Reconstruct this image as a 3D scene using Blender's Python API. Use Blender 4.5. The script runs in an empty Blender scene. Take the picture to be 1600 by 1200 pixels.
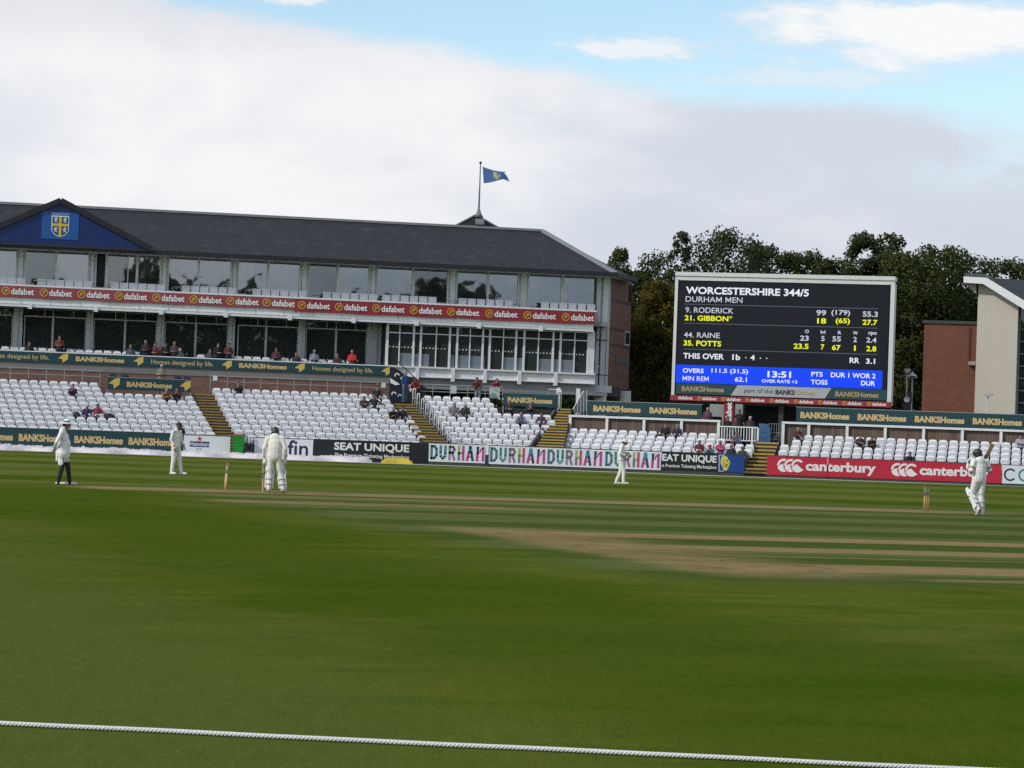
import bpy, math, random
import numpy as np
from math import sin, cos, pi, atan, tan, sqrt, radians as R
from mathutils import Vector, Matrix, kdtree
random.seed(11)
SC = bpy.context.scene
COL = SC.collection
Z = Vector((0, 0, 1))

# ------------------------------------------------------------------ camera
F = 4280.0
PITCH, ROLL = atan(72 / F), R(2.1)
EYE = Vector((0, 0, 1.95))
_f = Vector((0, cos(PITCH), sin(PITCH)))
_u = Vector((0, -sin(PITCH), cos(PITCH)))
_r = Vector((1, 0, 0))
CR = cos(ROLL) * _r + sin(ROLL) * _u
CU = -sin(ROLL) * _r + cos(ROLL) * _u
cam = bpy.data.cameras.new("camera")
cam.sensor_width = 36.0
cam.lens = 36.0 * F / 1600.0
cam.clip_start = 0.5
cam.clip_end = 3000
co = bpy.data.objects.new("camera", cam)
COL.objects.link(co)
mw = Matrix((CR, CU, -_f)).transposed().to_4x4()
mw.translation = EYE
co.matrix_world = mw
SC.camera = co

# ------------------------------------------------------------------ node helper
class NT:
    def __init__(s, tree):
        s.t = tree
        s.t.nodes.clear()
    def n(s, typ, props=None, **ins):
        nd = s.t.nodes.new(typ)
        for k, v in (props or {}).items():
            setattr(nd, k, v)
        for k, v in ins.items():
            key = int(k[1:]) if k[0] == 'i' and k[1:].isdigit() else k.replace('_', ' ')
            s.put(nd.inputs[key], v)
        return nd
    def put(s, sock, v):
        if isinstance(v, bpy.types.NodeSocket):
            s.t.links.new(v, sock)
        elif v is not None:
            if sock.type == 'RGBA' and len(v) == 3:
                v = (*v, 1)
            sock.default_value = v
    def m(s, op, a, b=None, c=None):
        nd = s.t.nodes.new('ShaderNodeMath')
        nd.operation = op
        s.put(nd.inputs[0], a)
        if b is not None: s.put(nd.inputs[1], b)
        if c is not None: s.put(nd.inputs[2], c)
        return nd.outputs[0]
    def sm(s, x, a, b, lo=0.0, hi=1.0):
        nd = s.n('ShaderNodeMapRange', {'interpolation_type': 'SMOOTHSTEP'}, Value=x)
        nd.inputs[1].default_value = a; nd.inputs[2].default_value = b
        nd.inputs[3].default_value = lo; nd.inputs[4].default_value = hi
        return nd.outputs[0]
    def mix(s, f, a, b, blend='MIX'):
        nd = s.n('ShaderNodeMix', {'data_type': 'RGBA', 'blend_type': blend})
        s.put(nd.inputs[0], f); s.put(nd.inputs[6], a); s.put(nd.inputs[7], b)
        return nd.outputs[2]
    def noise(s, vec, scale, detail=3.0, rough=0.55, dist=0.0):
        nd = s.n('ShaderNodeTexNoise')
        if vec is not None: s.put(nd.inputs['Vector'], vec)
        nd.inputs['Scale'].default_value = scale
        nd.inputs['Detail'].default_value = detail
        nd.inputs['Roughness'].default_value = rough
        nd.inputs['Distortion'].default_value = dist
        return nd.outputs[0]
    def xyz(s, x, y, z):
        nd = s.n('ShaderNodeCombineXYZ')
        s.put(nd.inputs[0], x); s.put(nd.inputs[1], y); s.put(nd.inputs[2], z)
        return nd.outputs[0]
    def sep(s, v):
        nd = s.n('ShaderNodeSeparateXYZ'); s.put(nd.inputs[0], v)
        return nd.outputs

# ------------------------------------------------------------------ sky, sun, exposure
SUN_TO = Vector((-0.80, -0.52, 0)).normalized()
SUN_EL = R(36)
wd = bpy.data.worlds.new("World")
SC.world = wd
wd.use_nodes = True
nt = NT(wd.node_tree)
sky = nt.n('ShaderNodeTexSky', {'sky_type': 'NISHITA', 'sun_disc': False, 'sun_elevation': SUN_EL,
                                'sun_rotation': math.atan2(SUN_TO.x, SUN_TO.y), 'air_density': 1.0, 'dust_density': 0.6, 'ozone_density': 1.6})
geo = nt.n('ShaderNodeTexCoord')
dirv = nt.n('ShaderNodeVectorMath', {'operation': 'NORMALIZE'}, i0=geo.outputs['Generated']).outputs[0]
dx, dy, dz = nt.sep(dirv)
dyc = nt.m('MAXIMUM', dy, 0.15)
az = nt.m('DIVIDE', dx, dyc)
el = nt.m('DIVIDE', dz, dyc)
front = nt.sm(dy, 0.6, 0.85)
cv = nt.xyz(az, nt.m('MULTIPLY', el, 2.2), 0.0)
n_edge = nt.noise(cv, 14.0, 5.0, 0.6)
edge = nt.m('MINIMUM', nt.m('SUBTRACT', 0.1375, nt.m('MULTIPLY', az, 0.145)), 0.30)
edge = nt.m('MAXIMUM', edge, 0.1255)
edge = nt.m('ADD', edge, nt.m('MULTIPLY', nt.m('SUBTRACT', n_edge, 0.5), 0.022))
bank = nt.sm(nt.m('SUBTRACT', edge, el), -0.003, 0.009)
# thin blue window low on the far side
hole = nt.m('MULTIPLY', nt.sm(az, 0.115, 0.20), nt.m('MULTIPLY', nt.sm(el, 0.085, 0.105), nt.m('SUBTRACT', 1.0, nt.sm(el, 0.112, 0.128))))
hole = nt.m('MULTIPLY', hole, nt.m('MULTIPLY', nt.sm(nt.noise(cv, 22.0, 4.0), 0.42, 0.62), 0.55))
bank = nt.m('SUBTRACT', bank, hole)
# bright cumulus and wisps in the blue
def blob(ca, ce, ra, re, amp, sc, off):
    d1 = nt.m('DIVIDE', nt.m('SUBTRACT', az, ca), ra)
    d2 = nt.m('DIVIDE', nt.m('SUBTRACT', el, ce), re)
    d = nt.m('SQRT', nt.m('ADD', nt.m('MULTIPLY', d1, d1), nt.m('MULTIPLY', d2, d2)))
    nn = nt.noise(nt.xyz(az, nt.m('MULTIPLY', el, 2.6), off), sc, 6.0, 0.62)
    v = nt.m('ADD', nt.m('SUBTRACT', 1.2, d), nt.m('MULTIPLY', nt.m('SUBTRACT', nn, 0.5), 3.0))
    return nt.m('MULTIPLY', nt.sm(v, -0.15, 0.85), amp)
b1 = blob(0.152, 0.1525, 0.070, 0.0150, 1.0, 24.0, 3.0)
b2 = blob(0.044, 0.1415, 0.027, 0.0045, 0.8, 48.0, 7.0)
b3 = blob(0.112, 0.1330, 0.045, 0.0045, 0.55, 40.0, 1.0)
b4 = blob(-0.085, 0.156, 0.02, 0.003, 0.9, 40.0, 5.0)
b1 = nt.m('MAXIMUM', b1, b4)
wisps = nt.m('MAXIMUM', b2, b3)
rest = nt.sm(nt.noise(dirv, 2.6, 5.0, 0.55), 0.40, 0.56)
high = nt.sm(el, 0.19, 0.26)
cover = nt.m('MAXIMUM', nt.m('MAXIMUM', bank, b1), nt.m('MAXIMUM', wisps, nt.m('MULTIPLY', high, rest)))
cover = nt.m('ADD', nt.m('MULTIPLY', cover, front), nt.m('MULTIPLY', rest, nt.m('SUBTRACT', 1.0, front)))
body = nt.sm(nt.noise(nt.xyz(az, nt.m('MULTIPLY', el, 2.0), 4.6), 9.0, 6.0, 0.55, 0.3), 0.30, 0.70)
lite = nt.m('ADD', nt.sm(az, 0.14, -0.12, 0.0, 0.50), nt.m('MULTIPLY', body, 0.58))
ccol = nt.mix(nt.sm(lite, 0.1, 1.0), (7.7, 8.3, 9.3), (10.9, 10.9, 11.0))
ccol = nt.mix(nt.m('MULTIPLY', nt.sm(el, 0.125, 0.155), 0.55), ccol, (8.0, 8.3, 8.9))
ccol = nt.mix(nt.m('MULTIPLY', nt.m('MAXIMUM', b1, wisps), front), ccol, (11.2, 11.3, 11.3))
lowgrey = nt.m('MULTIPLY', nt.sm(el, 0.10, 0.055), nt.sm(az, -0.05, 0.10))
ccol = nt.mix(nt.m('MULTIPLY', lowgrey, 0.55), ccol, (7.0, 7.7, 8.6))
back = nt.mix(nt.sm(nt.noise(dirv, 5.0, 6.0, 0.62), 0.34, 0.66), (4.6, 5.4, 6.6), (10.4, 10.4, 10.5))
ccol = nt.mix(front, back, ccol)
skyc = nt.mix(1.0, sky.outputs[0], (1.95, 2.02, 1.95), 'MULTIPLY')
tot = nt.mix(cover, skyc, ccol)
bg = nt.n('ShaderNodeBackground', Color=tot)
bg.inputs['Strength'].default_value = 0.085
wo = nt.n('ShaderNodeOutputWorld', Surface=bg.outputs[0])

sl = bpy.data.lights.new("sun", 'SUN')
sl.energy = 2.6
sl.angle = R(2.5)
sl.color = (1.0, 0.95, 0.87)
so = bpy.data.objects.new("sun", sl)
COL.objects.link(so)
sd = SUN_TO * cos(SUN_EL) + Z * sin(SUN_EL)
so.rotation_euler = sd.to_track_quat('Z', 'Y').to_euler()
so.location = (-40, -20, 60)
SC.view_settings.view_transform = 'Standard'
SC.view_settings.look = 'None'
SC.view_settings.exposure = 0.0
SC.view_settings.gamma = 1.0
SC.cycles.use_denoising = False
SC.cycles.max_bounces = 6
SC.cycles.diffuse_bounces = 2
SC.cycles.glossy_bounces = 3
SC.cycles.transparent_max_bounces = 6

# ------------------------------------------------------------------ projection helpers
def ray(px, py):
    return _f + (px - 800) / F * CR - (py - 600) / F * CU
def at(px, py, Y):
    d = ray(px, py)
    return EYE + d * (Y / d.y)
def ground(px, py, z=0.0):
    d = ray(px, py)
    return EYE + d * ((z - EYE.z) / d.z)
def project(P):
    v = Vector(P) - EYE
    w = v.dot(_f)
    return 800 + F * v.dot(CR) / w, 600 - F * v.dot(CU) / w

class VP:
    """a vertical plane through two plan points; u runs along it, off comes towards the field"""
    def __init__(s, p, q):
        s.o = Vector((p[0], p[1], 0)); d = Vector((q[0] - p[0], q[1] - p[1], 0))
        s.len = d.length; s.d = d.normalized()
        s.n = Vector((s.d.y, -s.d.x, 0))
    def hit(s, px, py, off=0.0):
        d = ray(px, py)
        o = s.o + s.n * off
        P = EYE + d * ((o - EYE).dot(s.n) / d.dot(s.n))
        return (P - s.o).dot(s.d), P.z
    def pt(s, u, z, off=0.0):
        return s.o + s.d * u + s.n * off + Z * z
def plane_px(x1, Y1, x2, Y2, y=650):
    a, b = at(x1, y, Y1), at(x2, y, Y2)
    return VP((a.x, a.y), (b.x, b.y))

# ------------------------------------------------------------------ mesh builder
ORG = {}
class MB:
    def __init__(s):
        s.v, s.f, s.m = [], [], []
    def add(s, vs, fs, m=0):
        b = len(s.v)
        s.v += [tuple(v) for v in vs]
        s.f += [tuple(b + i for i in f) for f in fs]
        s.m += [m] * len(fs)
    def obox(s, o, ex, ey, ez, m=0):
        o = Vector(o)
        vs = [o, o + ex, o + ex + ey, o + ey, o + ez, o + ex + ez, o + ex + ey + ez, o + ey + ez]
        s.add(vs, [(3, 2, 1, 0), (4, 5, 6, 7), (0, 1, 5, 4), (1, 2, 6, 5), (2, 3, 7, 6), (3, 0, 4, 7)], m)
    def box(s, c0, c1, m=0):
        c0, c1 = Vector(c0), Vector(c1); d = c1 - c0
        s.obox(c0, Vector((d.x, 0, 0)), Vector((0, d.y, 0)), Vector((0, 0, d.z)), m)
    def slab(s, vp, u0, z0, u1, z1, o0, o1, m=0):
        s.obox(vp.pt(u0, z0, o0), vp.d * (u1 - u0), vp.n * (o1 - o0), Z * (z1 - z0), m)
    def bar(s, p, q, w, h=None, m=0, up=Z):
        p, q = Vector(p), Vector(q); h = h or w
        d = q - p
        x = d.cross(up)
        if x.length < 1e-6: x = d.cross(Vector((1, 0, 0)))
        x.normalize(); y = x.cross(d).normalized()
        s.obox(p - x * w / 2 - y * h / 2, x * w, d, y * h, m)
    def tube(s, pts, r, n=8, m=0, r1=None, cap=True):
        pts = [Vector(p) for p in pts]; k = len(pts)
        vs = []
        for i, p in enumerate(pts):
            t = (pts[min(i + 1, k - 1)] - pts[max(i - 1, 0)]).normalized()
            a = t.cross(Z)
            if a.length < 1e-3: a = t.cross(Vector((1, 0, 0)))
            a.normalize(); b = t.cross(a)
            rr = r if r1 is None else r + (r1 - r) * i / (k - 1)
            vs += [p + (a * cos(2 * pi * j / n) + b * sin(2 * pi * j / n)) * rr for j in range(n)]
        fs = [(i * n + j, i * n + (j + 1) % n, (i + 1) * n + (j + 1) % n, (i + 1) * n + j) for i in range(k - 1) for j in range(n)]
        if cap:
            fs += [tuple(range(n - 1, -1, -1)), tuple((k - 1) * n + j for j in range(n))]
        s.add(vs, fs, m)
    def poly(s, vp, pts, o0, o1, m=0):
        """a prism from a plan-plane outline (u, z)"""
        n = len(pts)
        a = [vp.pt(u, z, o1) for u, z in pts]; b = [vp.pt(u, z, o0) for u, z in pts]
        s.add(a + b, [tuple(range(n)), tuple(range(2 * n - 1, n - 1, -1))] + [(i, n + i, n + (i + 1) % n, (i + 1) % n) for i in range(n)], m)
    def face(s, vs, m=0):
        s.add(vs, [tuple(range(len(vs)))], m)
    def strip(s, vp, pts, w, o0, o1, m=0):
        """a thick stroke along (u, z) points"""
        for (a, b), (c, d) in zip(pts, pts[1:]):
            l = sqrt((c - a) ** 2 + (d - b) ** 2) or 1e-6
            nx, nz = -(d - b) / l * w / 2, (c - a) / l * w / 2
            ex, ez = (c - a) / l * w * .25, (d - b) / l * w * .25
            s.poly(vp, [(a - nx - ex, b - nz - ez), (c - nx + ex, d - nz + ez), (c + nx + ex, d + nz + ez), (a + nx - ex, b + nz - ez)], o0, o1, m)
    def lathe(s, c, prof, n=12, m=0, axis=None):
        vs, fs = [], []
        for r, z in prof:
            vs += [Vector(c) + Vector((r * cos(2 * pi * j / n), r * sin(2 * pi * j / n), z)) for j in range(n)]
        for i in range(len(prof) - 1):
            fs += [(i * n + j, i * n + (j + 1) % n, (i + 1) * n + (j + 1) % n, (i + 1) * n + j) for j in range(n)]
        fs += [tuple(range(n - 1, -1, -1)), tuple((len(prof) - 1) * n + j for j in range(n))]
        s.add(vs, fs, m)
    def mesh(s, name, mats, org=None, smooth=False):
        me = bpy.data.meshes.new(name)
        o = org or Vector((0, 0, 0))
        me.from_pydata([(v[0] - o.x, v[1] - o.y, v[2] - o.z) for v in s.v], [], s.f)
        for mt in (mats if isinstance(mats, (list, tuple)) else [mats]):
            me.materials.append(mt)
        me.polygons.foreach_set('material_index', s.m)
        if smooth:
            me.polygons.foreach_set('use_smooth', [True] * len(s.f))
        me.update()
        return me
    def build(s, name, mats, parent=None, smooth=False, org=None):
        if parent is not None: org = ORG[parent.name]
        org = Vector(org) if org is not None else Vector((0, 0, 0))
        o = bpy.data.objects.new(name, s.mesh(name, mats, org, smooth))
        COL.objects.link(o)
        if parent is not None: o.parent = parent
        else: o.location = org
        ORG[o.name] = org
        return o
    def solo(s, name, mats, label, cat, group=None, smooth=False, kind=None):
        """link as a top-level thing with its origin under its middle"""
        a = np.array(s.v); lo, hi = a.min(0), a.max(0)
        o = s.build(name, mats, None, smooth, ((lo[0] + hi[0]) / 2, (lo[1] + hi[1]) / 2, lo[2]))
        tag(o, label, cat, group, kind)
        return o
def tag(o, label=None, cat=None, group=None, kind=None):
    if label: o['label'] = label
    if cat: o['category'] = cat
    if group: o['group'] = group
    if kind: o['kind'] = kind
def thing(name, label, cat, loc, group=None):
    o = bpy.data.objects.new(name, None)
    o.empty_display_size = 0.2
    COL.objects.link(o)
    o.location = loc
    ORG[o.name] = Vector(loc)
    tag(o, label, cat, group)
    return o
def copy_tree(o, parent=None):
    c = o.copy(); COL.objects.link(c)
    if parent is not None: c.parent = parent
    for ch in list(o.children):
        copy_tree(ch, c)
    return c

# ------------------------------------------------------------------ lettering
_tc = {}
def raw_glyphs(txt, bold, shear):
        c = bpy.data.curves.new('t', 'FONT')
        c.body = txt; c.size = 1; c.offset = bold; c.shear = shear; c.resolution_u = 3
        o = bpy.data.objects.new('t', c)
        me = bpy.data.meshes.new_from_object(o)
        v = np.array([p.co[:2] for p in me.vertices]); fs = [tuple(p.vertices) for p in me.polygons]
        bpy.data.objects.remove(o); bpy.data.curves.remove(c); bpy.data.meshes.remove(me)
        return v, fs
def glyphs(txt, bold=0.0, shear=0.0, wide_m=False):
    k = (txt, bold, shear, wide_m)
    if k not in _tc:
        v, fs = raw_glyphs(txt, bold, shear)
        lo, hi = v.min(0), v.max(0)
        if wide_m:      # an M with heavy diagonals that still reads when a few pixels wide
            mv, _ = raw_glyphs('M', bold, shear); w = mv[:, 0].max() - mv[:, 0].min(); vs = [tuple(p) for p in v]; h = mv[:, 1].max()
            for i, ch in enumerate(txt):
                if ch != 'M': continue
                r_ = raw_glyphs(txt[:i + 1], bold, shear)[0][:, 0].max(); l_ = r_ - w
                fs = [f for f in fs if not all(l_ - .01 <= vs[q][0] <= r_ + .01 for q in f)]
                s_ = .15 * w; c_ = (l_ + r_) / 2; b = len(vs)
                vs += [(l_, 0), (l_ + s_, 0), (l_ + s_, h), (l_, h), (r_ - s_, 0), (r_, 0), (r_, h), (r_ - s_, h), (l_ + s_, h), (l_ + s_, h * .62), (c_, h * .10), (c_, h * .48), (r_ - s_, h), (r_ - s_, h * .62)]
                fs += [(b, b + 1, b + 2, b + 3), (b + 4, b + 5, b + 6, b + 7), (b + 8, b + 9, b + 10, b + 11), (b + 11, b + 10, b + 13, b + 12)]
            v = np.array(vs)
        _tc[k] = ((v - lo) / (hi - lo), fs)
    return _tc[k]
def text(mb, vp, txt, u0, u1, z0, z1, off, m=0, bold=0.02, shear=0.0, wide_m=False):
    v, fs = glyphs(txt, bold, shear, wide_m)
    mb.add([vp.pt(u0 + (u1 - u0) * a, z0 + (z1 - z0) * b, off) for a, b in v], fs, m)
def text_px(mb, vp, txt, x0, x1, y, z0, z1, off, m=0, bold=0.02, shear=0.0):
    text(mb, vp, txt, vp.hit(x0, y, off)[0], vp.hit(x1, y, off)[0], z0, z1, off, m, bold, shear)

# ------------------------------------------------------------------ materials
_M = {}
def pm(name, col, rough=0.6, var=0.10, scale=2.0, metal=0.0, spec=0.5, bump=0.0, bscale=20.0, emit=0.0, streak=False):
    if name in _M: return _M[name]
    mt = bpy.data.materials.new(name); mt.use_nodes = True
    t = NT(mt.node_tree)
    g = t.n('ShaderNodeNewGeometry').outputs['Position']
    v = g
    if streak:
        x, y, z = t.sep(g); v = t.xyz(t.m('MULTIPLY', x, 3.0), t.m('MULTIPLY', y, 3.0), t.m('MULTIPLY', z, 0.25))
    nz = t.noise(v, scale, 4.0)
    k = t.m('ADD', 1.0 - var, t.m('MULTIPLY', nz, 2 * var))
    c = t.mix(1.0, col, t.xyz(k, k, k), 'MULTIPLY')
    b = t.n('ShaderNodeBsdfPrincipled', Base_Color=c, Roughness=rough, Metallic=metal)
    b.inputs['Specular IOR Level'].default_value = spec
    if emit:
        t.put(b.inputs['Emission Color'], col); b.inputs['Emission Strength'].default_value = emit
    if bump:
        bn = t.n('ShaderNodeBump', Height=t.noise(g, bscale, 3.0)); bn.inputs['Strength'].default_value = bump; bn.inputs['Distance'].default_value = 0.02
        t.put(b.inputs['Normal'], bn.outputs[0])
    t.n('ShaderNodeOutputMaterial', Surface=b.outputs[0])
    _M[name] = mt
    return mt
def glass(name, col, refl, rough=0.02):
    mt = bpy.data.materials.new(name); mt.use_nodes = True
    t = NT(mt.node_tree)
    g = t.n('ShaderNodeNewGeometry').outputs['Position']
    bn = t.n('ShaderNodeBump', Height=t.noise(g, 0.6, 2.0)); bn.inputs['Strength'].default_value = 0.10; bn.inputs['Distance'].default_value = 0.05
    d = t.n('ShaderNodeBsdfDiffuse', Color=t.mix(t.noise(g, 0.9, 3.0), col, tuple(c * 0.4 for c in col)))
    gl = t.n('ShaderNodeBsdfGlossy', Color=(0.85, 0.95, 1.0), Roughness=rough, Normal=bn.outputs[0])
    mx = t.n('ShaderNodeMixShader', i0=refl, i1=d.outputs[0], i2=gl.outputs[0])
    t.n('ShaderNodeOutputMaterial', Surface=mx.outputs[0])
    return mt
def brick(name, c1, c2, mortar, ax, ay):
    mt = bpy.data.materials.new(name); mt.use_nodes = True
    t = NT(mt.node_tree)
    g = t.n('ShaderNodeNewGeometry').outputs['Position']
    x, y, z = t.sep(g)
    v = t.xyz(t.m('ADD', t.m('MULTIPLY', x, ax), t.m('MULTIPLY', y, ay)), z, 0.0)
    b = t.n('ShaderNodeTexBrick', Vector=v, Color1=c1, Color2=c2, Mortar=mortar, Scale=1.0)
    b.inputs['Brick Width'].default_value = 0.225; b.inputs['Row Height'].default_value = 0.075; b.inputs['Mortar Size'].default_value = 0.006
    k = t.m('ADD', 0.7, t.m('MULTIPLY', t.noise(g, 1.1, 5.0, 0.65), 0.6))
    c = t.mix(1.0, b.outputs[0], t.xyz(k, k, k), 'MULTIPLY')
    p = t.n('ShaderNodeBsdfPrincipled', Base_Color=c, Roughness=0.85)
    t.n('ShaderNodeOutputMaterial', Surface=p.outputs[0])
    return mt
def slate():
    mt = bpy.data.materials.new('roof slate'); mt.use_nodes = True
    t = NT(mt.node_tree)
    g = t.n('ShaderNodeNewGeometry').outputs['Position']
    x, y, z = t.sep(g)
    v = t.xyz(x, t.m('MULTIPLY', z, 1.0), 0.0)
    b = t.n('ShaderNodeTexBrick', Vector=v, Color1=(0.013, 0.0145, 0.020), Color2=(0.023, 0.025, 0.032), Mortar=(0.006, 0.006, 0.009), Scale=1.0)
    b.inputs['Brick Width'].default_value = 0.30; b.inputs['Row Height'].default_value = 0.105; b.inputs['Mortar Size'].default_value = 0.012
    st = t.noise(t.xyz(t.m('MULTIPLY', x, 1.4), t.m('MULTIPLY', z, 0.5), y), 1.0, 6.0, 0.7)
    k = t.m('ADD', 0.2, t.m('MULTIPLY', st, 1.25))
    c = t.mix(1.0, b.outputs[0], t.xyz(k, k, k), 'MULTIPLY')
    lich = t.sm(t.noise(g, 0.8, 6.0, 0.75), 0.52, 0.80, 0.0, 0.28)
    c = t.mix(lich, c, (0.14, 0.14, 0.14))
    p = t.n('ShaderNodeBsdfPrincipled', Base_Color=c, Roughness=0.75)
    t.n('ShaderNodeOutputMaterial', Surface=p.outputs[0])
    return mt
WHITE = pm('white paint', (0.70, 0.72, 0.73), 0.5, 0.07, 1.5, streak=True)
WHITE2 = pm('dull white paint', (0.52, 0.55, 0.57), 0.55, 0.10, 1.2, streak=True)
BOARDW = pm('white board face', (0.72, 0.76, 0.80), 0.4, 0.05, 0.8)
SEATW = pm('white seat plastic', (0.74, 0.755, 0.795), 0.32, 0.12, 2.2)
TEAL = pm('teal board face', (0.010, 0.052, 0.062), 0.45, 0.12, 0.7)
GOLD = pm('gold lettering', (0.60, 0.44, 0.20), 0.5, 0.05, 3.0)
GOLDARROW = pm('gold arrow', (0.66, 0.47, 0.13), 0.5, 0.05, 3.0)
DKTXT = pm('board edge', (0.03, 0.035, 0.04), 0.5)
WTXT = pm('white lettering', (0.78, 0.79, 0.80), 0.5, 0.03)
MAROON = pm('faded red vinyl', (0.27, 0.055, 0.070), 0.5, 0.16, 0.9)
MAROON2 = pm('deep red vinyl', (0.26, 0.020, 0.030), 0.45, 0.16, 0.9)
YEL = pm('yellow print', (0.62, 0.40, 0.06), 0.5, 0.05)
GREYM = pm('galvanised steel', (0.34, 0.36, 0.38), 0.45, 0.1, 3.0, metal=0.3)
DARKM = pm('dark steel', (0.03, 0.032, 0.036), 0.5)
CONC = pm('concrete', (0.20, 0.19, 0.18), 0.9, 0.25, 1.3, bump=0.2)
DCONC = pm('dark concrete', (0.09, 0.088, 0.085), 0.9, 0.3, 1.3)  # darker tone of the concrete above
NAVY = pm('navy print', (0.02, 0.024, 0.06), 0.5, 0.05)
BLACKB = pm('black board face', (0.012, 0.014, 0.020), 0.45, 0.1)
ROPEW = pm('white rope fibre', (0.66, 0.68, 0.68), 0.8, 0.12, 12.0)
SLATE = slate()
BRICK = brick('brown brick', (0.22, 0.105, 0.075), (0.155, 0.075, 0.06), (0.17, 0.14, 0.12), 0.98, 0.19)
BRICKS = brick('side wall brick', (0.21, 0.108, 0.072), (0.16, 0.082, 0.056), (0.15, 0.11, 0.09), 0.25, 0.97)
BRICKR = brick('red brick', (0.185, 0.060, 0.032), (0.14, 0.046, 0.028), (0.15, 0.085, 0.06), 1.0, 0.0)
GLU = glass('upper window glass', (0.03, 0.036, 0.042), 0.31)
GLU2 = glass('tinted upper window glass', (0.022, 0.027, 0.032), 0.20)
GLD = glass('lower window glass', (0.050, 0.060, 0.056), 0.10)
DOT = pm('white dots', (0.60, 0.64, 0.64), 0.6)
FROST = pm('frosted film', (0.17, 0.21, 0.25), 0.7, 0.12, 2.0)
# ------------------------------------------------------------------ ground
def grass_color(t):
    g = t.n('ShaderNodeNewGeometry').outputs['Position']
    x, y, z = t.sep(g)
    lx, ly = t.m('SUBTRACT', x, -7.6), t.m('SUBTRACT', y, 74.8)
    a = t.m('ADD', t.m('MULTIPLY', lx, 0.957), t.m('MULTIPLY', ly, 0.289))
    b = t.m('SUBTRACT', t.m('MULTIPLY', ly, 0.957), t.m('MULTIPLY', lx, 0.289))
    ab = t.xyz(a, b, 0.0)
    big = t.noise(g, 0.085, 4.0, 0.55)
    mid = t.noise(ab, 0.55, 4.0, 0.6)
    aniso = t.noise(t.xyz(t.m('MULTIPLY', a, 0.35), b, 0.0), 0.9, 4.0, 0.6)
    fine = t.noise(g, 26.0, 4.0, 0.7)
    vfine = t.noise(g, 75.0, 2.0, 0.6)
    c = t.mix(t.sm(big, 0.38, 0.62), (0.044, 0.080, 0.006), (0.086, 0.110, 0.017))
    c = t.mix(t.m('MULTIPLY', t.sm(mid, 0.40, 0.62), 0.7), c, (0.094, 0.114, 0.016))
    c = t.mix(t.m('MULTIPLY', t.sm(aniso, 0.48, 0.66), 0.5), c, (0.034, 0.070, 0.005))
    # mowing stripes of the outfield
    st = t.m('SINE', t.m('MULTIPLY', t.m('ADD', b, t.m('MULTIPLY', t.noise(g, 0.1, 2.0), 1.5)), 2 * pi / 13.0))
    sts = t.sm(st, -0.35, 0.35)
    far = t.sm(b, 1.0, 5.0)
    c = t.mix(t.m('MULTIPLY', sts, t.m('ADD', 0.20, t.m('MULTIPLY', far, 0.60))), c, (0.112, 0.134, 0.034))
    # broad mowing bands that run away from the viewer
    aw2 = t.m('ADD', a, t.m('MULTIPLY', t.m('SUBTRACT', t.noise(g, 0.16, 3.0), 0.5), 5.0))
    near = t.sm(b, 2.0, -6.0)
    c = t.mix(t.m('MULTIPLY', near, t.m('MULTIPLY', t.sm(aw2, -8.0, -11.5), t.sm(aw2, -27.0, -23.0))), c, (0.083, 0.105, 0.022))
    c = t.mix(t.m('MULTIPLY', t.m('MULTIPLY', near, 0.65), t.m('MULTIPLY', t.sm(aw2, -9.5, -7.0), t.sm(aw2, -2.0, -4.5))), c, (0.046, 0.080, 0.006))
    # the square
    wob = t.m('MULTIPLY', t.m('SUBTRACT', t.noise(g, 1.3, 5.0, .65), 0.5), 1.1)
    aw = t.m('ADD', a, wob)
    sq = t.m('MULTIPLY', t.sm(aw, -2.5, -0.3), t.m('MULTIPLY', t.sm(t.m('ADD', b, wob), -40.5, -37.5), t.sm(b, 5.5, 2.5)))
    s2 = t.sm(t.m('SINE', t.m('MULTIPLY', b, 2 * pi / 6.1)), -0.25, 0.25)
    sqc = t.mix(s2, (0.056, 0.086, 0.020), (0.108, 0.130, 0.048))
    sqc = t.mix(t.m('MULTIPLY', t.sm(mid, 0.4, 0.7), 0.4), sqc, (0.075, 0.088, 0.03))
    c = t.mix(t.m('MULTIPLY', sq, 0.85), c, sqc)
    tn = t.noise(t.xyz(t.m('MULTIPLY', a, 0.22), t.m('MULTIPLY', b, 1.6), 3.0), 1.0, 6.0, 0.65)
    wear = None
    for (b0, w, a0, a1, k) in ((0.0, 1.7, -4.0, 23.5, 0.95), (-3.6, 0.9, -1.5, 9.0, 0.45), (-8.6, 1.3, -2.0, 8.0, 0.75), (-14.5, 0.5, -0.5, 5.0, 0.5),
                               (-23.8, 1.1, 0.0, 34.0, 0.95), (-28.6, 1.0, 0.3, 34.0, 0.88), (-34.8, 1.3, 0.5, 34.0, 0.95), (-37.6, 0.4, 3.0, 12.0, 0.6), (-31.2, 0.3, 1.0, 9.0, 0.5)):
        d = t.m('ABSOLUTE', t.m('SUBTRACT', t.m('ADD', b, t.m('MULTIPLY', wob, 0.18)), b0))
        v = t.m('MULTIPLY', t.sm(d, w * 1.05, w * 0.72), t.m('MULTIPLY', t.sm(aw, a0 - .7, a0 + .5), t.sm(aw, a1 + 1.0, a1 - 3.5)))
        v = t.m('MULTIPLY', v, t.m('MULTIPLY', k, t.sm(tn, 0.25, 0.52, 0.62, 1.0)))
        wear = v if wear is None else t.m('MAXIMUM', wear, v)
    ends = t.m('MULTIPLY', t.m('MULTIPLY', t.sm(aw, -0.7, 0.3), t.sm(aw, 3.6, 1.0)), t.m('MULTIPLY', t.sm(b, -20.5, -23.0), t.sm(b, -38.5, -36.5)))
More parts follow.
